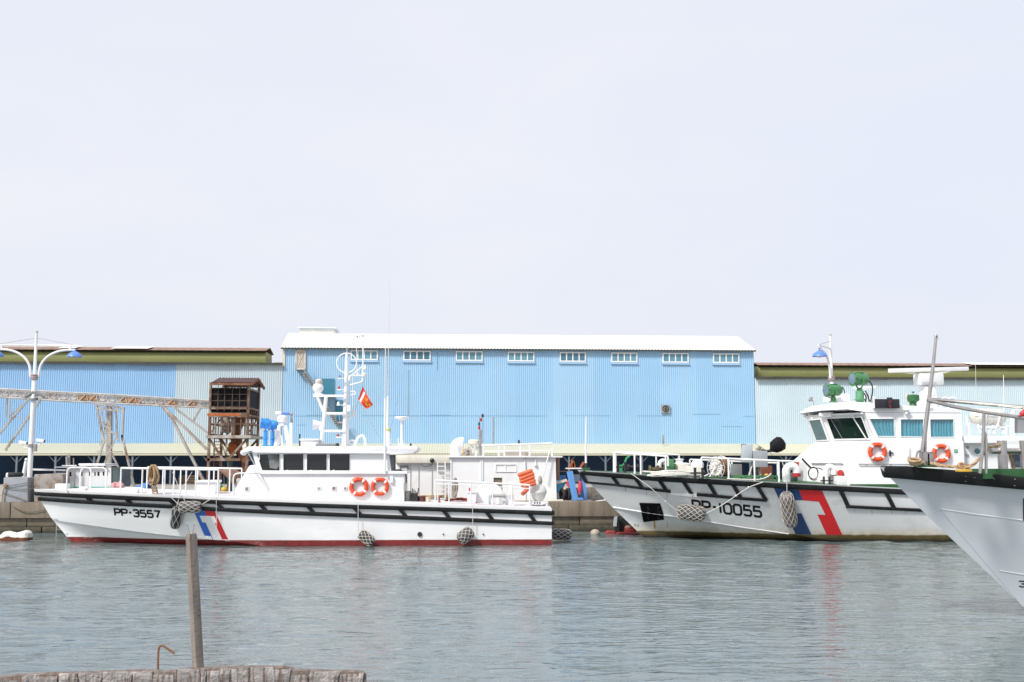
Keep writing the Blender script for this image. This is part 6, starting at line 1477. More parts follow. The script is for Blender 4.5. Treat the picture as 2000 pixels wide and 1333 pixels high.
# black sheeting, creased, over a light frame
cur = MB(); n = 40; rr = random.Random(6)
zt_, zb_ = TT(200,165,Y0).z, TT(200,400,Y0).z
def sheet(xa, ya, xb, yb, nm):
    R_ = []
    for i in range(n+1):
        t = i/n; R_.append([V((lerp(xa,xb,t), lerp(ya,yb,t), lerp(zt_,zb_-.2,j/14)))+V((0,.05*math.sin(t*31+j*.9)*math.sin(j*.7+t*9)+.06,0)) for j in range(15)])
    MB().loft(R_, closed=False, cap=False).build(nm, TARPK, TW, smooth=60)
sheet(xl0, Y0-.0, xl1, Y0-.0, 'black_sheet'); sheet(xl1-.02, Y0+.1, xl1-.02, Y1t, 'black_sheet'); sheet(xl0, Y1t, xl1, Y1t, 'black_sheet')
gr = MB()
for t in (0,.19,.375,.59,.79,1): x = lerp(xl0+.04, xl1-.05, t); gr.bar((x,Y0-.06,zb_-.1),(x,Y0-.06,zR0), .026)
for py in (165,235,308,385): z = TT(200,py,Y0).z; gr.bar((xl0,Y0-.05,z),(xl1,Y0-.05,z), .024)
gr.build('sheet_frame', mat('rusty_tan_bars', (.12,.08,.06), .85, var=.4, scale=3), TW)
e0, e1 = TT(70,105,Y0-.3), TT(545,98,Y0-.3); rz_ = TT(300,52,YC+.2).z
A = []; Bq = []; Cq = []; nn = 26
for i in range(nn+1):
    t = i/nn; d = V((0,0,.04*(i % 2))); x = lerp(e0.x, e1.x, t); A.append(V((x,Y0-.35,e0.z))+d); Bq.append(V((x,YC+.2,rz_))+d); Cq.append(V((x,Y1t+.35,e0.z))+d)
rf = MB().loft([A,Bq,Cq], closed=False, cap=False); rf.loft([[p+V((0,0,-.03)) for p in A],[p+V((0,0,-.03)) for p in Bq],[p+V((0,0,-.03)) for p in Cq]], closed=False, cap=False)
rf.build('roof', mat('brown_tin_roof', (.085,.045,.045), .7, var=.3, scale=2), TW, smooth=10)
m = MB()
for x in (e0.x+.05, e1.x-.05): m.bar((x,Y0-.35,e0.z-.05),(x,YC+.2,rz_-.05), .08, .12); m.bar((x,Y1t+.35,e0.z-.05),(x,YC+.2,rz_-.05), .08, .12)
m.bar((e0.x,Y0-.33,e0.z-.06),(e1.x,Y0-.33,e0.z-.06), .08, .1); m.build('gable_board', RUST, TW)
# chute, hopper, motor inside
c0 = TT(375,440,YC); m = MB().tube([TT(380,420,YC), TT(378,560,YC), TT(345,680,YC), TT(330,790,YC)], [.36,.30,.2,.16], 10); m.build('chute', RUST, TW)
m = MB().lathe(TT(305,915,YC), [(.12,0),(.20,.2),(.24,.42),(.24,.5),(.14,.62)], 12, (.12,0,1)); m.build('spout', ORANGERUST, TW)
m = MB().tube([TT(285,925,YC), TT(282,1080,YC), TT(280,1333,YC)], .13, 10); m.build('green_hose', mat('dark_green_hose', (.06,.09,.075), .7, var=.2), TW)
m = MB().tube([TT(385,700,YC), TT(390,830,YC), TT(415,960,YC)], [.16,.14,.13], 8); m.build('return_pipe', RUST, TW)
m = MB(); a = TT(185,670,YC); b = TT(280,600,YC); m.box((a.x,YC-.3,a.z),(b.x,YC+.4,b.z)); m.lathe(V(((a.x+b.x)/2,YC,b.z)), [(.35,0),(.2,.35),(.1,.45)], 10); m.build('motor', mat('dusty_motor', (.24,.20,.17), .8, var=.2), TW, bevel=.03)
m = MB().tube([TT(320,490,Y0+.3), TT(318,670,Y0+.3)], .11, 8); m.build('white_pipe', RUSTP, TW)
m = MB(); x = TT(135,800,Y0).x
for d in (-.16,.16): m.bar((x+d,Y0+.2,QZ),(x+d,Y0+.2,TT(130,700,Y0).z), .05)
for k in range(18): z = lerp(QZ+.3, TT(130,700,Y0).z, k/18); m.bar((x-.16,Y0+.2,z),(x+.16,Y0+.2,z), .035)
m.build('ladder', RUST, TW)
m = MB(); a = TT(450,935,Y0); m.box((TT(420,940,Y0+.2).x,Y0+.2,QZ),(TT(490,940,Y0+.2).x,Y0+.3,a.z)); m.build('side_plate', RUST, TW)

# ================================================================ THINGS ON THE QUAY
def block(nm, lab, pts, Y, d, mt, cat, bev=.04):
    m = MB().prism([at(x,y,Y) for x,y in pts], (0,d,0)); lo = min(p.z for p in m.v)
    for p in m.v:
        if p.z < lo+.12: p.z = QZ-.005
    return tag(m.build(nm, mt, bevel=bev), lab, cat)
CONG = mat('gray_concrete_block', (.33,.345,.37), .9, var=.1, scale=1.2, bump=.5, bscale=10, dirt=.5, dcol=(.2,.19,.19), dscale=(2,2,1.2))
CONR = mat('stained_concrete_block', (.34,.31,.29), .9, var=.12, scale=1.5, bump=.5, bscale=10, dirt=.9, dcol=(.19,.115,.07), dscale=(1.6,1.6,1.2), dlo=.42, dhi=.56)
o = block('concrete_block', 'gray concrete block roped to the lamp post, with a tyre on top', [(4,987.5),(7,933),(43,932),(54,933),(54,986)], 48.98-.0+.1, .95, CONG, 'block')
block('concrete_block', 'rust stained concrete block between the lamp post and the white bow', [(66,985),(66.5,927),(113,925),(123,926),(123,986)], 49.15, .9, CONR, 'block')
m = MB().torus(at(30,926.5,49.5)+V((0,0,-.02)), .24, .10, (0,0,1), 30, 12); tag(m.build('tyre', TYRE, smooth=60), 'black tyre lying on the gray concrete block', 'tyre')
m = MB().ball(at(14.5,929,49.3), .07,.07,.12); tag(m.build('white_bottle', RAILW), 'small white container on the block beside the tyre', 'container')
for lab, pts, r in (('upper rope lashing the gray block to the lamp post', ((6,950),(20,949),(45,945),(62,941)), .014), ('middle rope lashing the gray block to the lamp post', ((8,952),(25,955),(50,956.5),(66,954)), .014), ('lower rope slanting across the gray block to the quay', ((5,963),(25,969),(50,978),(63,985)), .015), ('dark mooring line sagging from the quay edge to the white bow', ((26,990),(40,998),(60,1002),(86,996)), .018)):
    m = MB().tube(fillet([at(x,y,48.78 if y > 987 else 49.02) for x,y in pts], .5, 6), r, 6); tag(m.build('lashing_rope', ROPED), lab, 'rope', 'ropes by the gray block')
m = MB()
for k in range(4): m.torus(at(10,949.5,49.0)+V((0,0,.03*k)), .05, .02, (.3*k,1,.2), 12, 5)
m.tube([at(9,950,48.99), at(5,962,48.99), at(3,980,48.99)], .03, 6); tag(m.build('rope_knot', ROPE), 'tan knot of rope on the corner of the gray block', 'rope')
m = MB(); m.cone(at(46,932,50.4), at(51,901,50.4), .10, .07); m.ball(at(51.3,898,50.4), .07); m.bar(at(50,917,50.5), at(128,919,50.5), .10, .08); tag(m.build('davit_pole', WHITE2), 'white leaning pole with a level boom behind the blocks', 'pole')
# the small boat behind the bow: hull on the quay side, cabin with a row of windows
FB = thing('fishing_boat', 'small white fishing boat with a flat roofed cabin and green deck behind the bow', 'fishing boat', at(180,980,51.5))
YB = 50.6
hb_ = MB().prism([at(100,962,YB), at(262,962,YB), at(262,985,YB), at(125,985,YB)], (0,2.4,0)); 
for p in hb_.v: p.z = max(p.z, QZ)
hb_.build('hull', WHITE2, FB, bevel=.05)
MB().box(at(128,963,YB-.02), at(240,951,YB-.05)).build('green_bulwark', mat('sea_green_paint', (.10,.42,.34), .5), FB)
wn = [rect(135+0,922,139.5,931), rect(157,922,161.5,930.5), rect(173.5,922,178,930), rect(184,922,187,930), rect(190,922,194.5,930), rect(200.5,921.5,204,929.5), rect(206.5,921.5,210.5,929.5)]
wall_holes(rect(129,914,217,953), wn, YB+.2, YB+.28).build('cabin', WHITE, FB, smooth=0)
m = MB().box(at(130,953,YB+.285)+V((0,0,-.3)), V((at(216.5,914,YB+.285).x, YB+2.0, at(216.5,914.5,YB+.285).z))); m.build('cabin_body', WHITE, FB)
for q_ in wn: MB().pprism(q_, YB+.24, YB+.275).build('cabin_window', GLASS_DK, FB)
m = MB().box(V((at(216.8,953,YB+.3).x, YB+.25, at(217,952,YB).z)), V((at(236,912,YB+.3).x, YB+1.9, at(217,913,YB).z))); m.build('cabin_end', mat('shaded_glass_end', (.07,.10,.10), .5, var=.4), FB)
m = MB(); m.box(at(106,914,YB-.2), at(168,911.5,YB+2.2)); m.box(at(120,911,YB), at(231,908.5,YB+2.0)); m.box(at(153,908.4,YB+.2), at(226,905.5,YB+1.8)); m.build('cabin_roof', WHITE, FB, bevel=.02)
m = MB(); m.tube([at(145,955,YB-.1), at(146,910,YB-.1)], .04, 7); m.tube([at(131,912,YB+.5), at(130,892,YB+.5)], .05, 7); m.tube([at(135,910,YB+.6), at(134.5,888,YB+.6)], .06, 7); m.tube([at(144,910,YB+.6), at(143.5,895,YB+.6)], .03, 6); m.build('funnel_pipe', GALV, FB)
m = MB().box(at(118,958,YB-.3), at(130,941,YB+.2)); m.build('white_locker', WHITE, FB, bevel=.02)
m = MB(); m.cone(at(152,911,YB), at(152,908.5,YB), .06); m.build('roof_light', BLACK, FB)
# tarpaulin shelter, heaps
m = MB(); R_ = []
for i in range(15):
    t = i/14; x = lerp(at(245,958,51).x, at(292,935,51).x, t); zt = lerp(at(250,955,51).z, at(292,937,51).z, t)
    R_.append([V((x+.03*math.sin(j*2.1+i), lerp(50.2,52.4,j/10), lerp(zt-.9*abs(j/10-.5)-.1, zt-.5*abs(j/10-.5), .6)+.03*math.sin(i*1.7+j*2.3))) for j in range(11)])
m.loft(R_, closed=False, cap=False); tag(m.build('blue_tarpaulin', TARPB, smooth=60), 'bright blue tarpaulin stretched as a low tent behind the bow rail', 'tarpaulin')
m = MB(); rr = random.Random(12)
for k in range(9): c = at(228+rr.uniform(-8,8), 949+rr.uniform(-5,5), 50.3+rr.uniform(-.2,.2)); m.ball(c, rr.uniform(.1,.2), .12, rr.uniform(.08,.15), 10, 6)
tag(m.build('cloth_heap', mat('pink_cloth', (.62,.30,.32), .9, var=.4, scale=4), smooth=60), 'heap of pink and white cloth beside the fishing boat cabin', 'cloth')
m = MB().ball(at(438,957,50.2), .16,.16,.15); tag(m.build('yellow_buoy', YELLOW, smooth=60), 'yellow ball buoy under the foot of the hopper tower', 'buoy')
m = MB().ball(at(430,952,50.4), .15,.15,.13); tag(m.build('green_buoy', mat('green_buoy_plastic', (.03,.30,.18), .5), smooth=60), 'green ball buoy beside the yellow one', 'buoy')
m = MB().prism([at(427,918.5,50.0), at(453,930,50.0), at(454,946,50.0), at(449,938,50.0)], (.3,1.4,.1)); tag(m.build('brown_canvas', mat('brown_canvas', (.25,.14,.10), .9, var=.3, scale=3), bevel=.01), 'brown canvas awning slung between the tower and the wheelhouse', 'canvas')
m = MB().prism([at(462,935,50.2), at(471,935,50.2), at(466,955,50.2), at(455,960,50.2), at(459,945,50.2)], (0,.6,0)); tag(m.build('white_sack', mat('white_sack_cloth', (.55,.54,.52), .9, var=.15), bevel=.03), 'crumpled white sack on the quay before the wheelhouse', 'sack')
m = MB().tube([at(437,915,50.1), at(438,950,50.1)], .012, 5); tag(m.build('buoy_line', ROPEG), 'thin line holding up the yellow ball buoy', 'rope')

# ---- the white deckhouse on the quay behind the stern
DH = thing('deckhouse', 'white boat deckhouse with a vent cowl and roof rails behind the stern of PP-3557', 'deckhouse', at(960,977,50.5))
YD = 49.8
def D(px, py, dy=0): return at(px, py, YD+dy)
m = MB().box(V((D(763,975).x,YD+.25,QZ)), V((D(880.5,905).x,YD+3,D(800,905).z))); m.build('low_cabin', WHITE2, DH, bevel=.02)
m = MB().box(V((D(772,905).x,YD-.02,D(800,905.5).z+.003)), V((D(881,888).x,YD+3.1,D(800,890).z))); m.build('low_cabin_roof', mat('cream_roof_paint', (.70,.66,.58), .5, dirt=.3), DH, bevel=.06)
wn = [rect(963.5,933,982,951)]
wl = wall_holes([(880.5,982),(880.5,894.5),(946,893.5),(1085,893.5),(1087.5,982)], [[(964,933.5),(981,933.5),(981,949),(983,975),(970,950),(964,948)]], YD, YD+.1); wl.build('cabin_wall', WHITE, DH, smooth=0)
m = MB().box(V((D(881,980).x,YD+.101,QZ)), V((D(1086,894.5).x,YD+3,D(1000,894.5).z))); m.build('cabin_body', WHITE, DH)
m = MB().pprism([(964,933.5),(981,933.5),(981,949),(983,975),(970,950),(964,948)], YD+.06, YD+.099); m.build('doorway', mat('brown_doorway', (.20,.15,.11), .8, var=.3), DH)
m = MB().box(D(876,894.2,-.15), V((D(1098,890.5).x,YD+3.1,D(1000,890.8).z))); m.build('cabin_roof', WHITE2, DH, bevel=.02)
m = MB()
for px in (880.5, 939, 942, 1026): a = D(px, 978, -.02); m.bar((a.x,YD-.02,a.z),(a.x,YD-.02,D(px,895).z), .06, .05)
m.build('corner_post', WHITE, DH)
m = MB(); 
for a, b in (((968,907.5),(1008,907.5)),((968,921.5),(1008,921.5)),((968,907.5),(968,921.5)),((987,907.5),(987,921.5)),((1008,907.5),(1008,921.5))): m.bar(D(*a,-.015), D(*b,-.015), .05, .03)
m.build('window_frame', WHITE, DH)
m = MB()
for px in (854.5,869.5): m.bar(D(px,982,-.05), D(px,904,-.05), .055)
for py in range(911, 976, 9): m.bar(D(854.5,py,-.05), D(869.5,py,-.05), .04)
m.build('ladder', RAILW, DH)
m = MB().box(D(782,909.5,.2), D(797.5,921.5,.24)); o = m.build('cabin_window', GRAYM, DH); MB().box(D(784,914,.185), D(795,919.5,.195)).build('pane', WHITE, o)
m = MB()
for px in (801,817,843): m.box(D(px,968,.2), D(px+.9,907,.248))
m.build('panel_joint', GRAY, DH)
m = MB().box(D(776,968,.1), D(880,972,.24)); m.build('rust_plank', mat('rusty_plank', (.42,.30,.16), .8, var=.3, scale=4), DH)
m = MB(); m.ball(D(844,900,-.1), .11); m.build('round_lamp', BLACK, DH); 
m = MB().tube(sag(D(822,908,.1), D(846,905,.1), .12), .012, 5); m.build('lamp_wire', BLACK, DH)
CW = thing('cowl_vent', 'big white cowl ventilator on the deckhouse roof', 'vent', D(892,893,.8))
cx = D(891.5,893,.8); rr_ = .27
rings = []; bp = D(889.5,893,.8); up_ = V((bp.x, bp.y, D(889.5,876,.8).z))
seq = [(bp,0,.25),(up_,0,.25)]+[(up_+V((.24*(1-math.cos(rad(t))),0,.24*math.sin(rad(t)))), t, lerp(.25,.275,t/90)) for t in range(10,91,10)]+[(up_+V((.36,0,.235)), 94, .285)]
for p, t, r in seq:
    d = V((math.sin(rad(t)),0,math.cos(rad(t)))); a = V((0,1,0)); b = d.cross(a); rings.append([p+(a*math.cos(2*math.pi*k/20)+b*math.sin(2*math.pi*k/20))*r for k in range(20)])
MB().loft(rings).build('cowl', WHITE, CW, smooth=60); q_ = rings[-1]; c_ = sum(q_, V((0,0,0)))/20; MB().loft([[c_+(p-c_)*.85+V((.01,0,0)) for p in q_], [c_+(p-c_)*.84+V((.015,0,0)) for p in q_]]).build('mouth', BLACK, CW)
T = thing('radar_dome', 'cream radar drum on struts beside the cowl ventilator', 'radar', D(926,893,1.2)); MB().lathe(D(925.5,869,1.2), [(.22,0),(.28,.04),(.28,.18),(.2,.24),(.001,.25)], 20).build('drum', mat('cream_radome', (.72,.68,.58), .4), T)
m = MB()
for a, b in (((904,893),(924,872)),((910,880),(922,870)),((924,872),(918,893)),((934,872),(927,893)),((930,893),(930,870)),((906,882),(918,882))): m.bar(D(*a,1.2), D(*b,1.2), .08, .07)
m.build('strut', WHITE2, T); MB().box(D(903,891,1.4), D(922,877,1.6)).build('tan_board', mat('tan_board', (.62,.45,.27), .8), T)
T = thing('signal_mast', 'slim signal mast with red and green lamps above the deckhouse', 'mast', D(938,893,1.0)); m = MB().tube([D(936.5,893,1.0), D(937,815,1.0)], [.06,.025], 7); m.tube([D(940,893,1), D(939.5,840,1)], .04, 6)
for y in range(845, 890, 6): m.bar(D(934,y,1), D(941,y,1), .02)
m.build('pole', GALV, T)
for px, py, mt in ((939.5,823.5,REDP),(936,831.5,mat('teal_lamp_glass', (.03,.12,.14), .3)),(936.2,839,REDP),(942.5,815.5,BLACK)): p = D(px,py,1.0); MB().lathe(p, [(.05,0),(.055,.03),(.055,.13),(.03,.16)], 12).build('signal_lamp', mt, T)
for dy in (.1, 2.4):
    rl = MB(); rl.tube([D(940,871,dy), D(1079,866.5,dy)], .045, 7); rl.tube([D(946,882,dy), D(1079,880.5,dy)], .03, 6)
    for px in (944,974,985,1016,1034,1078): rl.bar(D(px,893,dy), D(px,868,dy), .07)
    rl.build('roof_rail', WHITE2, DH)
m = MB().box(D(985,893,1.5), D(1034,883,1.9)); m.build('roof_crate', mat('gray_brown_crate', (.35,.31,.27), .8), DH)
m = MB(); m.tube([D(1074,880,-.2), D(1060,932,-.3)], .03, 6); m.build('white_stay', WHITE, DH)
m = MB(); m.tube([D(1033,896,-.06), D(1045,896,-.06), D(1046,904,-.06)], .03, 6); m.lathe(D(1046,910,-.06), [(.07,0),(.05,.1),(.03,.14)], 10); m.build('wall_lamp', WHITE2, DH)
m = MB().box(D(1012,866,1.0), D(1015,860,1.1)); m.box(D(1011.5,866.5,1.0), D(1016,865,1.1)); m.build('roof_camera', BLACK, DH)
m = MB().tube([D(1026,893,-.03), D(1027,915,-.03), D(1028,925,-.03)], .02, 5); m.build('wall_cable', GRAYM, DH)
m = MB().tube([D(963.5,868,2), D(964,815,2)], .03, 6); tag(m.build('gray_pole', GALV), 'slim gray pole standing behind the deckhouse roof rail', 'pole')

# ---- quay between the two vessels
YQ = 49.6
m = MB(); a = at(1108,915,YQ)
def qb(pts, w_, d, mt, nm, lab, cat):
    m = MB(); p0, p1 = at(*pts[0], YQ), at(*pts[1], YQ); p1.z = min(p1.z, QZ+.02) if pts[1][1] > 970 else p1.z; m.bar(p0, p1, w_, d); return m
TF = thing('timber_frame', 'bright blue timber frame with rusty braces on the quay', 'frame', at(1125,978,YQ))  # simply a blue timber frame: posts, cross beam and braces
BLT = mat('blue_timber_paint', (.12,.32,.66), .6, var=.1, dirt=.3)
m = MB(); m.bar(at(1112.5,921,YQ), V((at(1124,976,YQ).x,YQ,QZ)), .27, .18); m.bar(at(1130,918,YQ+.6), V((at(1141,976,YQ).x,YQ+.6,QZ)), .2, .15); m.bar(at(1138,930,YQ+.3), V((at(1147,976,YQ).x,YQ+.3,QZ)), .14, .12); m.build('post', BLT, TF)
m = MB(); m.box(at(1107,916.5,YQ-.1), at(1132,914,YQ+.7)); m.build('cross_beam', WHITE2, TF); m = MB().box(at(1118,977,YQ-.1), at(1136,972,YQ+.5)); m.build('foot', BLT, TF)
m = MB()
for a, b in (((1111,914),(1119,902)),((1119,902),(1121.5,914)),((1132,916),(1140,903)),((1118,900),(1119.5,914))): MB().bar(at(*a,YQ), at(*b,YQ), .12, .08).build('brace', ORANGERUST, TF)
m.bar(at(1139,935,YQ+.4), at(1142,975,YQ+.4), .07); m.build('brace', ORANGERUST, TF)
m = MB().box(at(1120,926,YQ+.3), at(1131,942,YQ+.5)); m.build('gray_panel', GRAY, TF); m = MB().box(at(1115,916.8,YQ+.3), at(1131,927,YQ+.5)); m.build('dark_drum', BLACK, TF)
rr = random.Random(9)
def cloth(lab, px0, py0, px1, py1, Y):
    R_ = []
    for i in range(13):
        t = i/12; w_ = .05+.05*math.sin(math.pi*min(1,t*1.1)); c = at(lerp(px0,px1,t), lerp(py0,py1,t), Y)
        R_.append([c+V((w_*math.cos(2*math.pi*k/12)*(1+.25*math.sin(k*2.3+i)), .06*math.sin(2*math.pi*k/12), 0)) for k in range(12)])
    return tag(MB().loft(R_).build('red_cloth', PINK, smooth=60), lab, 'cloth')
cloth('crimson cloth hanging on the blue timber frame nearest the ship bow', 1134, 940, 1132, 966, YQ-.15); cloth('narrow magenta cloth hanging behind the blue post', 1110.5, 938, 1111.5, 953, YQ+.25)
T = thing('tyre_fender', 'pair of black tyres leaning on the quay behind the blue post', 'tyres', at(1105,978,YQ+.5))
for px in (1099.5,1110): MB().torus(V((at(px,965,YQ+.5).x,YQ+.5,QZ+.27)), .2, .10, (1,.35,0), 24, 10).build('tyre', TYRE, T, smooth=60)
m = MB().ball(at(1103.5,955,YQ+.3), .07); tag(m.build('cream_float', mat('cream_float', (.6,.5,.35), .6)), 'small cream float resting on the black tyres', 'float')
block('gray_bale', 'dark gray net bale on the quay beside the ship bow', [(1157.5,977),(1158.5,968),(1163,966),(1172,966.5),(1180,971),(1180,978)], YQ-.3, .6, mat('dark_net_bale', (.10,.09,.085), .95, var=.3, scale=8, bump=.6, bscale=20), 'bale', .06)
block('timber_log', 'weathered gray log lying across the quay behind the blue frame', [(1092,963),(1092,955),(1172,951),(1172,958)], YQ+1.6, .3, WOODG, 'log', .03)
block('styrofoam_slab', 'cream foam slab on the quay edge next to the patrol boat stern', [(1040,982),(1040,977),(1100,976.5),(1101,981)], 48.95, .5, mat('cream_foam', (.70,.66,.55), .8, var=.06), 'slab', .02)
block('styrofoam_slab', 'white foam slab on the quay edge beneath the ship bow', [(1163,982),(1164,977.5),(1186,976.5),(1187,981)], 48.95, .5, mat('white_foam', (.76,.75,.72), .8, var=.04), 'slab', .02)
m = MB(); p = at(1090,945,50.2)
m.prism([at(1088,940,50.2), at(1107,938,50.2), at(1099,958,50.2), at(1088,962,50.2)], (0,1.2,0)); T = thing('dinghy', 'light blue dinghy bow with a cream gunwale beside the deckhouse', 'dinghy', at(1095,978,50.8)); m.build('hull', mat('light_blue_hull', (.10,.42,.70), .5), T, bevel=.03)
m = MB().bar(at(1087,944,50.15), at(1107,938,50.15), .14, .12); m.build('gunwale', mat('cream_gunwale', (.68,.62,.50), .6), T); m = MB().box(V((at(1088,962,50.3).x,50.3,QZ)), at(1098,960,51.2)); m.build('cradle', WHITE2, T)
m = MB(); m.tube([at(1090,942,51.5), at(1089.5,893,51.5)], .08, 8); m.bar(at(1084,921,51.5), at(1120,921,51.5), .04); tag(m.build('rusty_post', mat('rusty_post_paint', (.30,.17,.11), .8, var=.2)), 'brown rusty post beside the end of the deckhouse', 'post')
m = MB().box(at(1095,937,52.5), at(1104,929,52.8)); tag(m.build('blue_crate', TARPB, bevel=.02), 'small blue crate in the shade behind the dinghy', 'crate')
# winch in the shade by the bow rail
T = thing('green_winch', 'green hand winch seen through the bow rail of PP-10055', 'winch', at(1216,922,46.6))
m = MB(); m.box(at(1211,924,46.0), at(1214,908,46.2)); m.tube(fillet([at(1214,912,46.1), at(1221,905,46.1), at(1223,896,46.1), at(1230,891,46.1)], .1), .05, 8); m.build('crank', mat('vivid_green', (.03,.28,.10), .5), T)
m = MB().lathe(at(1226,913,46.0), [(.14,0),(.14,.05),(.08,.07),(.08,.4),(.14,.42),(.14,.46)], 12, (1,0,0)); m.build('drum', BLACK, T)

# ================================================================ FLOATING THINGS
def foam(lab, pts, Y, d, mt, seed):
    m = MB().prism([at(x,y,Y) for x,y in pts], (0,d,0)); bm = None
    return tag(m.build('foam_block', mt, bevel=.06), lab, 'foam block')
c = atz(36, 1056, 0)
m = MB(); rr = random.Random(21); rings = []
for i in range(15):
    t = i/14; x = lerp(atz(5,1056,0).x, atz(68,1054,0).x, t); h = .30+.03*math.sin(t*9)+rr.uniform(-.02,.02)+.06*t; e = 1 if 0 < i < 14 else .8
    rings.append([V((x+rr.uniform(-.01,.01), c.y+a*.32*e+rr.uniform(-.02,.02), b*e+rr.uniform(-.015,.015))) for a, b in ((-1,-.12),(-1.02,.1),(-.96,h*.8),(-.7,h),(0,h*1.02),(.8,h),(1,h*.7),(1,-.12))])
FW = mat('weathered_white_foam', (.74,.72,.68), .85, var=.05, bump=.6, bscale=14)
zmat(FW, [(.15, (.13,.045,.02), .02)], wob=.13, wscale=2.2)
tag(m.loft(rings).build('foam_block', FW, smooth=30), 'white foam block with a rust brown underside floating by the quay', 'foam block')
p = atz(1162.5,1044,0); m = MB().ball(p+V((0,0,.05)), .21,.2,.17, 18, 12); BW = mat('dirty_white_float', (.42,.37,.30), .5, var=.2, dirt=.75, dcol=(.25,.17,.10), dscale=(7,7,3)); tag(m.build('float_buoy', BW, smooth=60), 'dirty white round float on the water between the two vessels', 'buoy')
T = thing('mooring_float', 'red steel pontoon frame with a black upright floating under the ship bow', 'pontoon', atz(1215,1047,0))
Yf = 47.2
RSP = mat('red_pontoon_paint', (.30,.035,.03), .6, var=.2, dirt=.4)
m = MB(); a = at(1186,1043,Yf); m.prism([at(1184,1042,Yf), at(1189,1037,Yf), at(1203,1038,Yf), at(1203,1044,Yf), at(1186,1045,Yf)], (0,.5,0)); m.prism([at(1205,1044,Yf-.5), at(1209,1040.5,Yf-.5), at(1249,1042,Yf-.5), at(1252,1047,Yf-.5), at(1207,1048,Yf-.5)], (0,.6,0)); m.box(at(1220,1042,Yf), at(1236,1032,Yf+.5)); m.build('pontoon', RSP, T, bevel=.03)
m = MB().box(at(1202,1048,Yf-.1), at(1208,1009,Yf+.05)); m.build('upright', BLACK, T); m = MB().prism([at(1198,1028,Yf-.15), at(1200,1010,Yf-.15), at(1206,1009,Yf-.15), at(1204,1029,Yf-.15)], (0,.1,0)); m.build('face_plate', GRAY, T)
m = MB().box(at(1209,1040,Yf+.2), at(1240,1012,Yf+.5)); m.build('back_board', BLACK, T); m = MB().ball(at(1227,1031,Yf+.2), .17,.14,.10); m.build('cloth_bundle', mat('dusty_pink_cloth', (.30,.15,.12), .9, var=.3, scale=6), T)
# ladder on the quay face beside the bow
m = MB(); x = at(110,1040,48.75).x
for d in (0,.42): m.bar((x+d,48.75,-.3),(x+d,48.75,.75), .035)
for k in range(4): m.bar((x,48.75,-.1+.28*k),(x+.42,48.75,-.1+.28*k), .03)
tag(m.build('quay_ladder', GALV), 'short steel ladder on the quay wall beside the white stem', 'ladder')

# ================================================================ TIMBERS IN FRONT
YT = 7.6
ptop = [(-250,1333),(-80,1327),(0,1323),(60,1318.5),(130,1316.5),(200,1314.5),(270,1311.5),(308,1311),(316,1315),(330,1312.5),(365,1308),(420,1306.5),(490,1304.5),(555,1304),(566,1307),(575,1309.5),(640,1313),(700,1313),(711,1316),(714,1321)]
rr = random.Random(31)
m = MB(); N = 150; rings = []
x0, x1 = at(-250,1330,YT).x, at(714,1320,YT).x
zt_ = lambda x: interp([(at(px,py,YT).x, at(px,py,YT).z) for px,py in ptop], x)
for i in range(N+1):
    x = lerp(x0, x1, i/N); z = zt_(x); e = min(1, (N-i)/2+.35)
    j = lambda s: rr.uniform(-s, s)
    rings.append([V((x, YT+j(.004), z-.002+j(.003))), V((x, YT+.03, z+.004+j(.002))), V((x, YT+.05, z+.004+j(.002))), V((x, YT+.08, z-.002+j(.003))), V((x, YT+.13+j(.003), z-.30)), V((x, YT+.02, z-.32)), V((x, YT-.004+j(.006), z-.2)), V((x, YT-.006+j(.006), z-.06))])
BM = thing('timber_beam', 'weathered gray timber beam with a split ragged edge across the bottom corner', 'beam', ((x0+x1)/2, YT+.08, zt_((x0+x1)/2)-.3))
WB = mat('split_gray_timber', (.20,.165,.145), .92, var=.22, scale=3, bump=1, bscale=22, dirt=.85, dcol=(.12,.075,.055), dscale=(26,8,2.2), dlo=.45, dhi=.6)
m.loft(rings).build('beam', WB, BM, smooth=25)
sp = MB(); x = x0
while x < x1-.01:
    w_ = min(rr.choice((.015,.03,.05,.08,.11,.15))*rr.uniform(.7,1.3), x1-x); z = zt_(x+w_/2); f = rr.choice((0,.003,.005,.008,.014,.02)); dt = rr.choice((0,0,0,0,.002,.005,.014,.03)); sl = rr.uniform(-.025,.025)*(1 if rr.random() < .6 else 2.2); g_ = rr.uniform(.0001,.0008)
    top = z+.001-dt; R_ = []
    for t, fo in ((0, f*.35), (.10, f), (.4, f*rr.uniform(.6,1.2)), (1, f*rr.uniform(.2,1))):
        zz = top-.30*t; c = x+sl*t; wv = w_*(1-.12*t)*rr.uniform(.9,1.05)
        R_.append([V((c+g_, YT-.006-fo, zz+rr.uniform(-.003,.003))), V((c+wv*.5, YT-.008-fo*1.15, zz+rr.uniform(-.003,.004))), V((c+wv-g_, YT-.006-fo*.9, zz+rr.uniform(-.003,.003))), V((c+wv-g_, YT+.02, zz)), V((c+g_, YT+.02, zz))])
    sp.loft(R_); x += w_
sp.build('splintered_face', mat('splinter_timber', (.31,.285,.27), .92, var=.4, scale=11, bump=.9, bscale=45, dirt=.85, dcol=(.10,.06,.045), dscale=(34,8,3), dlo=.5, dhi=.62), BM, smooth=0)
ps = MB()
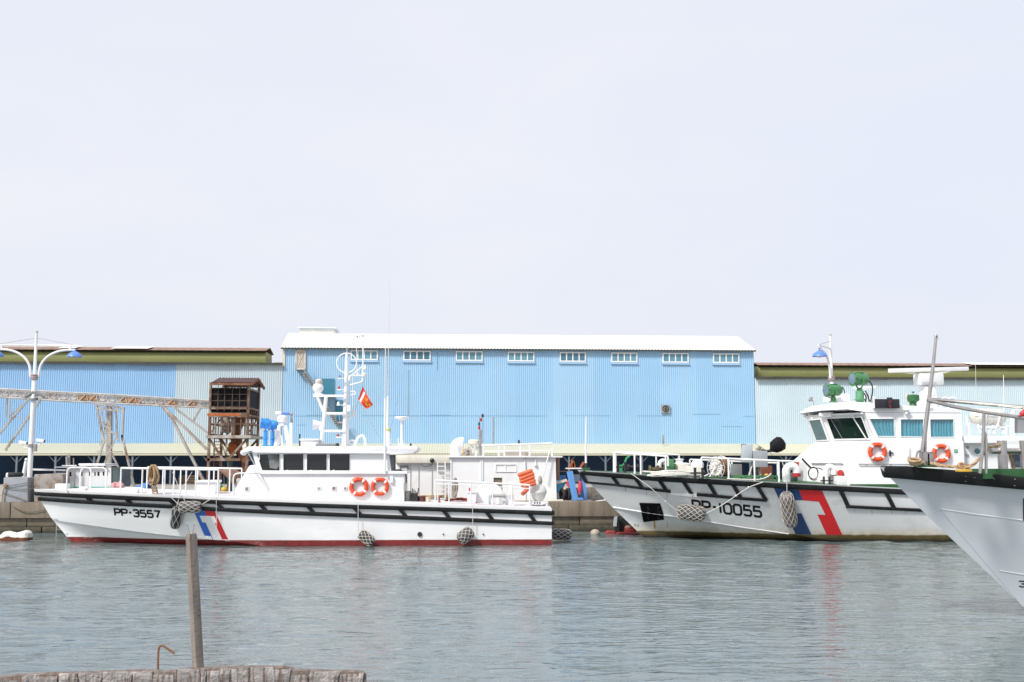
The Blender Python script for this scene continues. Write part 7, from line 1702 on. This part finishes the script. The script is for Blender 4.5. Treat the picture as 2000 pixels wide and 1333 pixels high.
for x in (x0+.3, lerp(x0,x1,.5), x1-.25): ps.cone((x,YT+.1,-1.2),(x,YT+.1,zt_(x)-.31), .10, .09, 10)
ps.build('pile', WOODG, BM)
PO = thing('wooden_post', 'weathered square wooden post with two bent nails standing on the beam', 'post', at(387,1308,YT+.08))
yp = YT+.045; a0, a1 = at(375,1312,yp), at(398.5,1312,yp); b0, b1 = at(361.5,1046,yp), at(384.5,1046,yp)
rings = []
nn = 26
for i in range(nn+1):
    t = i/nn; L_, R_ = a0.lerp(b0, t), a1.lerp(b1, t); w_ = R_.x-L_.x; jx = .0005*math.sin(i*1.3); M_ = L_.x+w_*.48; z = L_.z-.01
    rings.append([V((L_.x+jx, yp+.01, z)), V((M_+jx, yp-.035, z)), V((R_.x+jx, yp+.005, z)), V((R_.x-.01+jx, yp+.05, z)), V((L_.x+.01+jx, yp+.055, z))])
tip = at(374,1037,yp); top = rings[-1]
rings.append([V((p.x+(tip.x-p.x)*.18, p.y, p.z+.018+(.006 if k in (1,2) else 0))) for k, p in enumerate(top)])
MB().loft(rings).build('shaft', mat('post_timber', (.25,.215,.185), .9, var=.2, scale=3, bump=.35, bscale=40, dirt=.6, dcol=(.15,.115,.09), dscale=(22,22,1.4), dlo=.44, dhi=.62), PO, bevel=.004, smooth=25)
m = MB()
for px, py in ((379,1197),(389,1192),(388.5,1203)): p = at(px,py,yp-.028); m.cone(p+V((0,.01,0)), p+V((0,-.004,0)), .0045, .0045, 8)
m.build('nail_hole', BLACK, PO)
m = MB()
for pts in (((376,1046),(377.5,1034),(379,1027)), ((371,1046),(368,1034),(365,1026))): m.tube([at(x,y,yp) for x,y in pts], .0035, 6); p = at(*pts[-1], yp); m.cone(p, p+V((.001,0,.004)), .008, .008, 8)
m.build('nail', GALV, PO)
m = MB(); pts = [at(308.5,1316,YT+.06), at(308.5,1290,YT+.06), at(309.5,1268,YT+.06), at(312,1262,YT+.06), at(318,1261,YT+.06), at(341,1277,YT+.06)]
m.tube(fillet(pts, .03), .0075, 8); tag(m.build('rebar_hook', RUST), 'bent rusty steel bar hooked out of the timber beam', 'steel bar')
